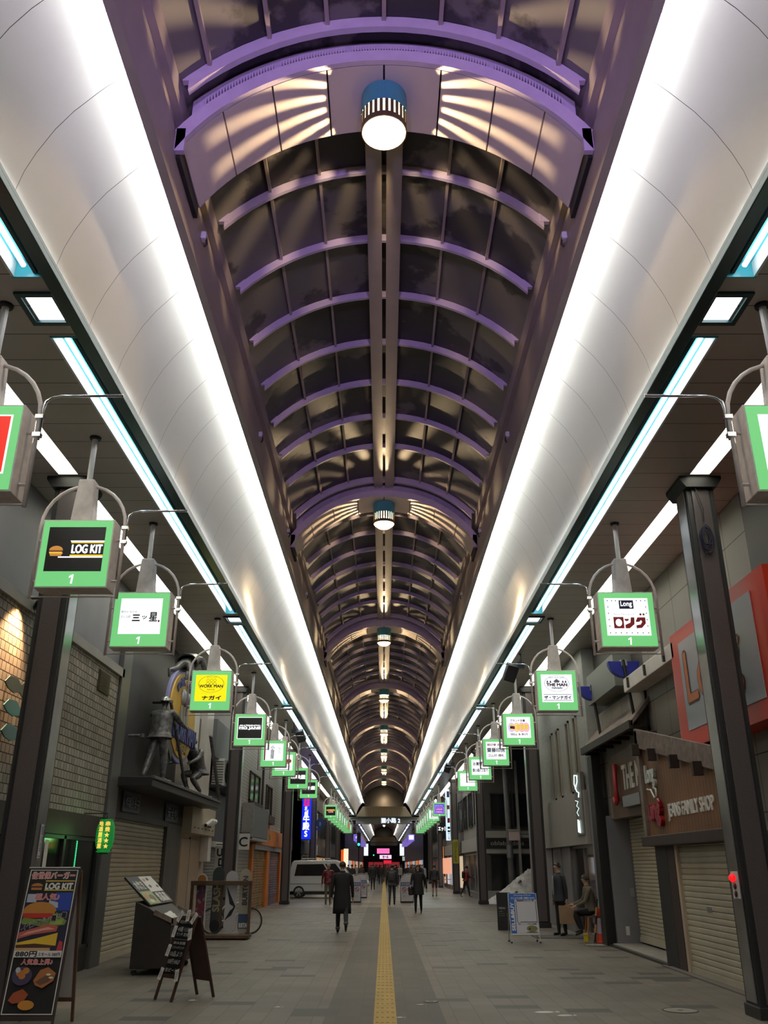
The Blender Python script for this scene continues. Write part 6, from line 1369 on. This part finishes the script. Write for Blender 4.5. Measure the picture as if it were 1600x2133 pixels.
b = MB(); poly_body(b, [(-2.0, .30), (-2.05, .8), (-1.6, .95), (-1.0, 1.42), (.6, 1.44), (1.3, .98), (1.98, .86), (2.05, .32)], -.8, .8); b.build('body', mat('car_black', (.012, .012, .014), .25, coat=.5), t, bevel=.06)
MB().prism([(-1.3, .95), (-.9, 1.34), (.55, 1.36), (1.05, .98)], (0, -.81, 0), (1, 0, 0), (0, 0, 1), .01).build('side_window', M['glassdark'], t); MB().box(1.9, 2.06, -.7, -.4, .6, .75).build('headlamp', M['grey_metal'], t, bevel=.02)
for x in (-1.3, 1.45):
    for y in (-.74, .74): car_wheel(t, x, y)
# snow pile and pole on the side street corner
t = empty('snow_pile', (6.35, 44.5, 0), label='heap of dirty old snow at the side street corner', cat='snow pile')
b = MB(); rr = random.Random(11); n_ = 26; vs = []
for i in range(n_):
    for j in range(n_):
        x = -1.5 + 3.4 * i / (n_ - 1); y = -1.1 + 2.4 * j / (n_ - 1)
        h = 1.5 * max(0, min((x + 1.5) / 2.2, 1.0)) * max(0, 1 - ((y - .1) / 1.15) ** 2) * (1 if x < 1.4 else max(0, (1.95 - x) / .55))
        vs.append((x + rr.uniform(-.03, .03), y + rr.uniform(-.03, .03), h * (1 + rr.uniform(-.07, .07)) + (rr.uniform(-.02, .05) if h > .05 else 0)))
b.add(vs, [(i * n_ + j, (i + 1) * n_ + j, (i + 1) * n_ + j + 1, i * n_ + j + 1) for i in range(n_ - 1) for j in range(n_ - 1)])
b.build('snow', mat('dirty_snow', (.52, .52, .54), .85, noise=(3, .35), bump=(14, .5)), t, smooth=True)
for i, (x, y, z) in enumerate(((.05, -.5, .92), (.75, -.6, .75), (-.2, -.75, .45))):
    b = MB(); b.loft([(x - .06, y, z - .05, .02, .02), (x, y, z, .09, .07), (x + .03, y, z + .09, .04, .04)], 8); b.build('dirt_clump', mat('mud', (.10, .08, .065), .9), t)
t = empty('utility_pole', (6.25, 46.4, 0), label='grey round utility pole standing behind the snow heap', cat='pole')
MB().tube([(.12, 0, 0), (-.02, 0, 8.5)], [.16, .11], 14).build('pole', mat('pole_concrete', (.20, .20, .21), .8, noise=(4, .15)), t, smooth=True); MB().lathe([(.17, 2.0), (.17, 2.6)], (.08, 0, 0), 14).build('band', M['steel'], t)
for k in range(4): MB().tube([(.10 - k * .01, -.16, 2.9 + k * .5), (.10 - k * .01, -.3, 2.9 + k * .5)], .012, 5).build('step_bolt', M['steel'], t)
for i, (x, y, s_) in enumerate(((1.95, 12.0, .13), (2.15, 11.75, .10), (-2.55, 13.0, .05), (.46, 12.6, .06), (.18, 11.6, .05), (-1.35, 12.4, .05))):
    t = empty('snow_scrap', (x, y, 0), label='thin scrap of trodden snow on the paving', cat='snow', group='snow scraps on the paving')
    b = MB(); b.loft([(0, 0, 0, s_, s_ * .5), (0.01, 0, .008, s_ * .8, s_ * .35), (.01, .0, .012, s_ * .3, s_ * .1)], 9); b.build('snow', M['paper'], t, smooth=True)
    MB().loft([(s_ * 1.3, s_ * .3, 0, s_ * .25, s_ * .15), (s_ * 1.3, s_ * .3, .006, s_ * .12, s_ * .08)], 7).build('crumb', M['paper'], t)
# ------------------------------------------------------------------ people
def rotx(v, a):   # positive a swings a hanging limb forward (+y)
    c, s = math.cos(a), math.sin(a)
    return Vector((v.x, v.y * c - v.z * s, v.y * s + v.z * c))
def person(label, loc, rz, h=1.7, legs=((0, 0), (0, 0)), arms=((0, .15, .08), (0, .15, .08)), top=None, trousers=None, shoe=None, hair=None, skin=None,
           coat=None, longhair=False, lean=0.0, seated=None, look=(0, 0), collar=None, detail=2, bulk=1.0, name='person', cat='person', group=None, cuffs=None, leg_sleeve=None, headgear=None, ztop=None, pitch=0.0):
    skin = skin or M['skin']; hair = hair or mat('hair_black', (.012, .010, .010), .45); shoe = shoe or M['black']; trousers = trousers or M['inkblue']; top = top or M['black']
    t = empty(name, loc, rz, label=label, cat=cat, group=group)
    V = []; E = []; Rr = []; tagof = []
    def add(p, r, par, tg):
        V.append(Vector(p)); Rr.append((r * h, r * h) if not isinstance(r, tuple) else (r[0] * h, r[1] * h)); tagof.append(tg)
        if par is not None: E.append((par, len(V) - 1))
        return len(V) - 1
    hipz = .515
    L = lambda p: Vector((p[0], p[1] + lean * (p[2] - hipz), p[2]))        # lean the trunk forward
    pel = add(L((0, 0, hipz)) * h, (.088 * bulk, .068 * bulk), None, 'trousers')
    wai = add(L((0, 0, .60)) * h, (.080 * bulk, .060 * bulk), pel, 'top'); che = add(L((0, .0, .72)) * h, (.092 * bulk, .066 * bulk), wai, 'top')
    nkb = add(L((0, -.006, .815)) * h, (.055 * bulk, .045), che, 'top'); nk = add(L((0, .002, .855)) * h, .030, nkb, 'skin')
    lk = Matrix.Rotation(look[0], 3, 'Z'); hb = L((0, .012, .87)) * h
    def HP(x, y, z): return hb + lk @ (Vector((x, y, z)) * h)
    jaw = add(HP(0, .010, .018), (.032, .034), nk, 'skin'); mid = add(HP(0, .004, .055), (.043, .050), jaw, 'skin'); add(HP(0, -.004, .092), (.038, .044), mid, 'skin')
    if detail > 1:
        add(HP(0, .062, .048), .0075, mid, 'skin')
        for s in (-1, 1): add(HP(s * .047, .0, .052), .009, mid, 'skin')
    hands = []
    for i, s in enumerate((1, -1)):
        sw, eb, ab = arms[i]
        sh = add(L((s * .098 * bulk, -.004, .795)) * h, .043 * bulk, che, 'top')
        base = L((s * .118 * bulk, -.004, .785)) * h
        ua = rotx(Vector((s * math.sin(ab), 0, -math.cos(ab))), sw); fa = rotx(Vector((s * math.sin(ab * .4), 0, -1)).normalized(), sw + eb)
        s2 = add(base, .038 * bulk, sh, 'top'); el = add(base + ua * .168 * h, .029 * bulk, s2, 'top'); wr = add(base + ua * .168 * h + fa * .140 * h, .021, el, 'top')
        p0 = base + ua * .168 * h + fa * .150 * h
        palm = add(p0 + fa * .030 * h, (.020, .012), wr, 'skin'); hands.append((p0 + fa * .045 * h, fa))
        if detail > 1:
            fw = Vector((0, 1, 0)); fw = (fw - fa * fw.dot(fa)).normalized()
            for q, ln in enumerate((.040, .046, .043, .034)):
                o = p0 + fa * .050 * h + fw * (.018 - .012 * q) * h; inw = Vector((-s, 0, 0))
                a1 = add(o + fa * ln * .5 * h + inw * .003 * h, .0052, palm, 'skin'); add(o + fa * ln * .85 * h + inw * .014 * h, .0045, a1, 'skin')
            a1 = add(p0 + fa * .022 * h + fw * .026 * h, .0062, palm, 'skin'); add(p0 + fa * .046 * h + fw * .036 * h + Vector((-s * .006 * h, 0, 0)), .0052, a1, 'skin')
    ank = []
    for i, s in enumerate((1, -1)):
        th, kn = legs[i][:2]; spread = legs[i][2] if len(legs[i]) > 2 else 0.02
        hp = Vector((s * .052, 0, hipz - .02)) * h
        d1 = rotx(Vector((s * spread, 0, -1)).normalized(), th); d2 = rotx(Vector((s * spread * .4, 0, -1)).normalized(), th - kn)
        a = add(hp, .058 * bulk, pel, 'trousers'); m_ = add(hp + d1 * .12 * h, .050 * bulk, a, 'trousers'); k = add(hp + d1 * .245 * h, .036 * bulk, m_, 'trousers')
        c_ = add(hp + d1 * .245 * h + d2 * .09 * h, .035 * bulk, k, 'trousers' if leg_sleeve is None else 'legs2'); an = hp + d1 * .245 * h + d2 * .225 * h
        aa = add(an, .025 * bulk, c_, 'trousers' if leg_sleeve is None else 'legs2'); ff = rotx(Vector((0, 1, 0)), (th - kn) * .8)
        dn = rotx(Vector((0, 0, -1)), (th - kn) * .8)
        he = add(an + dn * .022 * h - ff * .012 * h, .023, aa, 'shoe'); b1 = add(an + dn * .026 * h + ff * .055 * h, (.022, .019), he, 'shoe'); add(an + dn * .030 * h + ff * .098 * h, (.019, .013), b1, 'shoe')
        ank.append(an + dn * .045 * h)
    me = bpy.data.meshes.new('rig'); me.from_pydata([tuple(v) for v in V], E, [])
    o = bpy.data.objects.new('rig', me); COL.objects.link(o)
    md = o.modifiers.new('skin', 'SKIN'); md.use_smooth_shade = True; md.branch_smoothing = .3
    for i, sv in enumerate(me.skin_vertices[0].data): sv.radius = Rr[i]; sv.use_root = (i == 0)
    sd = o.modifiers.new('sub', 'SUBSURF'); sd.levels = detail; sd.render_levels = detail
    dg = bpy.context.evaluated_depsgraph_get(); dg.update()
    nm = bpy.data.meshes.new_from_object(o.evaluated_get(dg)); bpy.data.objects.remove(o)
    zmin = min(v.co.z for v in nm.vertices)
    shift = -zmin if seated is None else seated - hipz * h
    tags = ['top', 'trousers', 'shoe', 'skin', 'legs2']; nm.materials.clear()
    for mm in (top, trousers, shoe, skin, leg_sleeve or trousers): nm.materials.append(mm)
    segs = [(V[a], V[b], tags.index(tagof[b]), max(Rr[b])) for a, b in E]
    for p in nm.polygons:
        c = p.center; best = 9; bi = 0
        for a, b, tg, r in segs:
            ab = b - a; f_ = max(0, min(1, (c - a).dot(ab) / max(ab.length_squared, 1e-9))); dd = (c - a - ab * f_).length - r * .5
            if dd < best: best = dd; bi = tg
        p.material_index = bi; p.use_smooth = True
    for v in nm.vertices: v.co.z += shift
    nm.name = 'body'
    ob = bpy.data.objects.new('body', nm); COL.objects.link(ob); ob.parent = t
    sh_ = Vector((0, 0, shift))
    def HQ(x, y, z): return HP(x, y, z) + sh_
    # hair: a shell over the skull, open at the face
    if hair is not False:
        b = MB(); n_ = 18; rows = 9; vs = []; ok = {}
        for i in range(rows + 1):
            ph = PI * .62 * i / rows
            for k in range(n_):
                a = 2 * PI * k / n_; front = max(0, math.sin(a))
                pp = min(ph, PI * (.62 - .24 * front ** 1.5))
                vs.append(HQ(.050 * math.sin(pp) * math.cos(a), -.004 + .060 * math.sin(pp) * math.sin(a), .060 + .056 * math.cos(pp)))
        b.add(vs, [(i * n_ + k, (i + 1) * n_ + k, (i + 1) * n_ + (k + 1) % n_, i * n_ + (k + 1) % n_) for i in range(rows) for k in range(n_)])
        if longhair:
            secs = [HQ(0, -.020, .08), HQ(0, -.030, .03), HQ(0, -.036, -.03), HQ(0, -.040, -.09)]
            b.loft([(c.x, c.y, c.z, w * h, d_ * h) for c, w, d_ in zip(secs, (.05, .056, .056, .04), (.04, .034, .026, .012))], 14)
        b.build('hair' if headgear is None else 'cap', hair, t, smooth=True, solid=.006)
    if detail > 1:
        for s in (-1, 1):
            b = MB(); c = HQ(s * .018, .049, .058); b.loft([(c.x, c.y, c.z - .004 * h, .003 * h, .002 * h), (c.x, c.y, c.z, .006 * h, .004 * h), (c.x, c.y, c.z + .004 * h, .003 * h, .002 * h)], 8); b.build('eye', M['ink'], t)
        c = HQ(0, .046, .024); MB().loft([(c.x, c.y, c.z - .003 * h, .011 * h, .003 * h), (c.x, c.y, c.z + .003 * h, .012 * h, .003 * h)], 8).build('mouth', mat('lips', (.30, .10, .08), .5), t)
    if coat:
        hem, flare, cm = coat
        b = MB(); secs = []
        for z, rx, ry in ((.825, .062, .048), (.80, .108, .062), (.74, .118, .080), (.64, .105, .078), (.56, .108, .082), (.48, .112 * flare, .090 * flare), (max(hem + .02, .34), .118 * flare, .098 * flare), (hem, .120 * flare, .102 * flare)):
            if z >= hem - 1e-6: q = L((0, -.002, z)) * h + sh_; secs.append((q.x, q.y, q.z, rx * h * bulk, ry * h * bulk))
        b.loft(secs, 22, cap=False); b.build('coat', cm, t, smooth=True, solid=.010)
    if collar:
        q = L((0, 0, .84)) * h + sh_; MB().loft([(q.x, q.y, q.z - .012 * h, .044 * h, .040 * h), (q.x, q.y, q.z + .012 * h, .040 * h, .038 * h)], 16, cap=False).build('collar', collar, t, smooth=True, solid=.008)
    if cuffs:
        for a in ank: q = a + sh_; MB().loft([(q.x, q.y, q.z + .055 * h, .034 * h, .034 * h), (q.x, q.y, q.z + .085 * h, .035 * h, .035 * h)], 14, cap=False).build('trouser_cuff', cuffs, t, smooth=True, solid=.006)
    if pitch: t.rotation_euler.x = pitch
    return t, [(p + sh_, fa) for p, fa in hands], HQ, L, sh_
navyjeans = mat('dark_jeans', (.016, .018, .026), .7, noise=(20, .2)); coatblack = mat('coat_black', (.009, .009, .011), .75); coatnavy = mat('coat_navy', (.016, .018, .028), .7, noise=(10, .15)); khaki = mat('khaki_trousers', (.13, .105, .07), .75)
def backpack(t, L, sh_, h, m):
    b = MB(); q = L((0, -.10, .70)) * h + sh_
    b.loft([(q.x, q.y, q.z - .12 * h, .07 * h, .035 * h), (q.x, q.y, q.z - .10 * h, .085 * h, .05 * h), (q.x, q.y, q.z + .06 * h, .082 * h, .048 * h), (q.x, q.y, q.z + .11 * h, .06 * h, .03 * h)], 16); b.build('backpack', m, t, smooth=True)
    for s in (-1, 1): q2 = [L((s * .06, -.06, .80)) * h + sh_, L((s * .065, .0, .835)) * h + sh_, L((s * .07, .075, .78)) * h + sh_, L((s * .08, .06, .68)) * h + sh_, L((s * .08, -.05, .62)) * h + sh_]; MB().tube(q2, .012, 6).build('strap', m, t, smooth=True)
def handbag(t, hand, m, w=.30, hh=.24, drop=.2, name='bag', depth=.1):
    p, fa = hand; n_ = 'handle'
    x, y, z = p
    bag = empty(name, (0, 0, 0)); bag.parent = t; bpy.data.objects.remove(bag)
    o = MB().box(x - depth / 2, x + depth / 2, y - w / 2, y + w / 2, z - drop - hh, z - drop).build('bag', m, t, bevel=.02)
    MB().tube([(x, y - w * .25, z - drop), (x, y - w * .12, z - .01), (x, y + w * .12, z - .01), (x, y + w * .25, z - drop)], .008, 6).build('bag_strap', m, t, smooth=True)
# man in the long black coat, walking away
t, hd, HQ, L, sh_ = person('person in a long black coat and rolled jeans walking away along the paving', (-1.12, 25.2, 0), .06, 1.76, legs=((-.36, .42), (.16, .05)), arms=((.10, .15, .16), (-.14, .12, .16)), top=coatblack, trousers=navyjeans, shoe=mat('boot_brown', (.022, .016, .012), .5), coat=(.255, 1.06, coatblack), collar=coatblack, cuffs=mat('denim_cuff', (.10, .11, .14), .7), bulk=1.08)
# person in a red plaid jacket coming towards the viewer
m, tt, bb = nt('red_plaid'); tc = tt.nodes.new('ShaderNodeTexCoord'); ck = tt.nodes.new('ShaderNodeTexChecker'); ck.inputs['Scale'].default_value = 9; ck.inputs[1].default_value = (.20, .012, .018, 1); ck.inputs[2].default_value = (.05, .008, .012, 1); tt.links.new(tc.outputs['Object'], ck.inputs['Vector']); tt.links.new(ck.outputs[0], bb.inputs['Base Color']); plaid = m
person('person in a red plaid jacket and khaki trousers walking towards us by the van', (-2.52, 42.3, 0), PI + .1, 1.72, legs=((.22, .08), (-.20, .25)), arms=((.0, .15, .2), (.0, .15, .2)), top=plaid, trousers=khaki, hair=mat('knit_cap', (.42, .36, .28), .8), headgear='cap', coat=(.50, 1.0, plaid), collar=plaid)
# person with a backpack walking away
t, hd, HQ, L, sh_ = person('person with a dark backpack and jeans walking away beside the yellow strip', (.36, 42.0, 0), -.05, 1.68, legs=((.20, .1), (-.20, .2)), arms=((-.1, .2, .16), (.12, .2, .16)), top=mat('jacket_charcoal', (.035, .035, .042), .7), trousers=mat('jeans_blue_grey', (.035, .045, .06), .7), coat=(.46, 1.04, mat('jacket_charcoal', (.035, .035, .042), .7)), collar=mat('grey_scarf', (.16, .16, .17), .8))
backpack(t, L, sh_, 1.68, mat('pack_grey', (.07, .07, .085), .7))
# woman in black coming towards the viewer
t, hd, HQ, L, sh_ = person('person with long dark hair in a black coat walking towards us carrying a handbag', (1.28, 35.2, 0), PI - .08, 1.66, legs=((.10, .05), (-.16, .30)), arms=((.15, .9, .2), (-.22, .1, .32)), top=coatblack, trousers=mat('tights_black', (.008, .008, .009), .6), coat=(.36, 1.08, coatblack), longhair=True, collar=coatblack)
MB().box(.18, .36, -.12, .16, .62, .92).build('handbag', M['black'], t, bevel=.04); MB().tube([(.27, -.02, .9), (.20, .03, 1.2), (.13, .0, 1.38), (.20, -.03, 1.2), (.27, .08, .9)], .010, 6).build('bag_strap', M['black'], t, smooth=True)
# woman in short boots
person('person with pale legs, short skirt and ankle boots walking away by the tall columns', (2.86, 53.0, 0), -.1, 1.66, legs=((.10, .05), (-.10, .15)), arms=((0, .5, .15), (0, .5, .15)), top=mat('dark_jacket', (.02, .018, .022), .7), trousers=mat('red_brown_skirt', (.10, .04, .035), .7), leg_sleeve=mat('pale_legs', (.42, .27, .21), .6), coat=(.50, 1.1, mat('dark_jacket', (.02, .018, .022), .7)), collar=mat('white_scarf', (.4, .4, .42), .8), detail=1)
# person in red
t, hd, HQ, L, sh_ = person('person in a red jacket with black backpack looking down beside the dark column', (4.60, 52.6, 0), -PI / 2 + .3, 1.64, legs=((.28, .12), (-.26, .3)), arms=((.35, 1.1, .05), (.30, 1.2, .05)), top=mat('red_jacket', (.22, .015, .022), .7), trousers=navyjeans, shoe=mat('trainer', (.25, .25, .26), .6), coat=(.49, 1.0, mat('red_jacket', (.22, .015, .022), .7)), lean=.10)
backpack(t, L, sh_, 1.64, M['black'])
# standing man with a paper bag
t, hd, HQ, L, sh_ = person('person in a dark navy coat standing with a brown paper bag in hand', (4.50, 24.1, .012), 1.95, 1.70, legs=((.03, .02, .05), (-.04, .02, .03)), arms=((.02, .12, .10), (-.14, .12, .10)), top=coatnavy, trousers=mat('trousers_black', (.012, .012, .014), .7), coat=(.44, 1.05, coatnavy), look=(.15, 0))
q = L((0, .058, .80)) * 1.70 + sh_; MB().prism([(-.035, 0), (.035, 0), (.015, -.45), (-.015, -.45)], (q.x, q.y + .072, q.z), (1, 0, 0), (0, 0, 1), -.012).build('shirt_front', mat('shirt_pale', (.30, .31, .36), .7), t)
px, py_ = 4.50, 24.1
hw = Matrix.Rotation(1.95, 3, 'Z') @ hd[1][0] + Vector((px, py_, .012))
t = empty('paper_bag', (hw.x, hw.y, .012 + .28), label='brown paper carrier bag hanging from the standing person hand', cat='bag')
kraft = mat('kraft_paper', (.36, .24, .14), .75, noise=(6, .08)); zt = hw.z - .29 - .02
MB().prism([(-.21, 0), (.21, 0), (.22, .42), (-.22, .42)], (0, -.07, 0), (1, 0, 0), (0, 0, 1), -.14).build('sack', kraft, t, bevel=.006)
for yy in (-.05, .05): MB().tube([(-.07, yy, .42), (-.05, yy * .6, zt - .03), (0, 0, zt - .005), (.05, yy * .6, zt - .03), (.07, yy, .42)], .006, 6).build('handle', kraft, t, smooth=True)
# sitting man
t, hd, HQ, L, sh_ = person('person in a taupe jacket sitting on the wooden stool, head bowed, leg crossed', (5.02, 22.86, 0), PI / 2 - .1, 1.68, legs=((1.40, 1.75, .05), (1.58, 1.90, .02)), arms=((.45, .75, .12), (.40, .75, .12)), top=mat('taupe_jacket', (.13, .105, .075), .75), trousers=mat('trousers_black', (.012, .012, .014), .7), seated=.66, lean=.14, shoe=mat('boot_dark', (.03, .025, .022), .6), coat=(.50, 1.0, mat('taupe_jacket', (.13, .105, .075), .75)), hair=mat('cap_grey_brown', (.06, .05, .042), .8), headgear='cap')
c = HQ(0, .07, .065); MB().loft([(c.x, c.y, c.z, .045, .05), (c.x, c.y, c.z + .012, .05, .055)], 14).build('cap_peak', mat('cap_grey_brown', (.06, .05, .042), .8), t)
# walkers farther on: three figures, each copied with all of its pieces
def copy_tree(o, loc, rz, label, group):
    r = o.copy(); COL.objects.link(r); r.location = loc; r.rotation_euler = (0, 0, rz); r['label'] = label; r['group'] = group
    for ch in list(o.children):
        c = ch.copy(); COL.objects.link(c); c.parent = r
    return r
G = 'people far down the arcade'
protos = []
for i, (lab, loc, rz, cfg) in enumerate([
    ('person in dark clothes walking away down the middle, first beyond the crossing boards', (-.80, 67, 0), 0, dict(top=coatblack, trousers=coatblack, legs=((.2, .1), (-.2, .2)), coat=(.45, 1.05, coatblack))),
    ('person in brown coat and jeans far down the arcade, coming this way', (1.9, 62, 0), PI, dict(top=mat('coat_umber', (.05, .035, .03), .7), trousers=navyjeans, legs=((.2, .1), (-.2, .2)), coat=(.42, 1.05, mat('coat_umber', (.05, .035, .03), .7)), longhair=True)),
    ('person in pale grey jacket far down the arcade by the columns', (3.0, 72, 0), PI, dict(top=mat('jacket_pale', (.24, .24, .25), .7), trousers=coatblack, legs=((.16, .1), (-.2, .2)), coat=(.48, 1.0, mat('jacket_pale', (.24, .24, .25), .7))))]):
    protos.append(person(lab, loc, rz, 1.70, detail=1, group=G, **cfg)[0])
t = empty('carrier_bag', (-1.17, 66.9, .28), label='white carrier bag carried by the dark figure beyond the boards', cat='bag'); MB().loft([(0, 0, 0, .12, .08), (0, 0, .25, .14, .09), (0, 0, .40, .05, .03)], 12).build('sack', M['white'], t, smooth=True); MB().tube([(0, 0, .40), (.04, 0, .52)], .01, 6).build('handle', M['white'], t)
spots = [(-2.2, 64, 0, 0), (-1.9, 78, 1, PI), (-1.2, 84, 0, 0), (-.3, 88, 0, 0), (.3, 80, 1, PI), (.9, 76, 0, 0), (1.4, 84, 2, PI), (2.0, 78, 0, PI), (2.5, 88, 1, PI), (3.1, 94, 0, 0), (-2.8, 92, 2, PI), (-3.3, 86, 0, 0), (.1, 98, 0, 0), (-.8, 104, 0, 0), (1.0, 102, 1, PI), (1.9, 100, 0, 0), (-1.6, 110, 0, 0), (.5, 112, 0, PI), (1.6, 118, 0, 0), (-.6, 122, 1, PI), (2.4, 64, 0, 0), (2.75, 70, 1, PI), (3.35, 80, 0, PI), (-2.6, 118, 0, 0), (.0, 135, 0, 0), (1.3, 140, 0, PI), (-1.3, 142, 1, PI), (2.2, 132, 0, 0)]
what = ['in dark clothes', 'in brown coat', 'in pale jacket']
spots.sort(key=lambda s_: s_[1])
dist = {}
for i, (x, y, k, rz) in enumerate(spots):
    zone = 'snowboard rack side of the strip' if x < 0 else 'traffic cone side of the strip'
    key = (what[k], zone); dist[key] = dist.get(key, 0) + 1
    copy_tree(protos[k], (x, y, 0), rz + R.uniform(-.2, .2), f'small far person {what[k]}, {ORD[dist[key] - 1]} outward on the {zone}', G)
# the grey figures on the workwear shop canopy
def statue(label, loc, rz, **k):
    br = M['bronze']
    t, hd, HQ, L, sh_ = person(label, loc, rz, 1.72, top=br, trousers=br, shoe=br, skin=br, hair=False, detail=2, name='worker_statue', cat='statue', group='worker statues on the canopy', bulk=1.22, coat=(.48, 1.08, br), collar=br, **k)
    b = MB(); n_ = 18; vs = []; rows = 7
    for i in range(rows + 1):
        ph = PI * .5 * i / rows
        for q in range(n_): a = 2 * PI * q / n_; vs.append(HQ(.062 * math.sin(ph) * math.cos(a), -.002 + .072 * math.sin(ph) * math.sin(a), .070 + .058 * math.cos(ph)))
    for q in range(n_): a = 2 * PI * q / n_; vs.append(HQ(.068 * math.cos(a), .008 + .088 * math.sin(a), .068))
    b.add(vs, [(i * n_ + q, (i + 1) * n_ + q, (i + 1) * n_ + (q + 1) % n_, i * n_ + (q + 1) % n_) for i in range(rows + 1) for q in range(n_)])
    b.build('hard_hat', M['helmet'], t, smooth=True, solid=.008)
    return t
statue('grey worker statue in a hard hat bracing a long pole on the canopy', (XL + .50, 18.45, 3.255), -.25, legs=((.10, .05, .06), (-.25, .2, .08)), arms=((.95, .35, .15), (1.15, .25, .2)), lean=.12)
statue('grey worker statue leaning down over the top of the yellow oval', (XL + .40, 19.75, 5.78), -.05, legs=((.9, 1.5, .15), (.1, .3, .15)), arms=((1.6, -.2, .2), (2.2, .2, .3)), lean=.1, pitch=-1.12)
statue('grey worker statue crouching at the far end of the canopy', (XL + .45, 22.9, 3.255), 2.6, legs=((1.5, 2.1, .15), (1.2, 2.0, .15)), arms=((.9, .3, .2), (.8, .4, .2)), lean=.45)
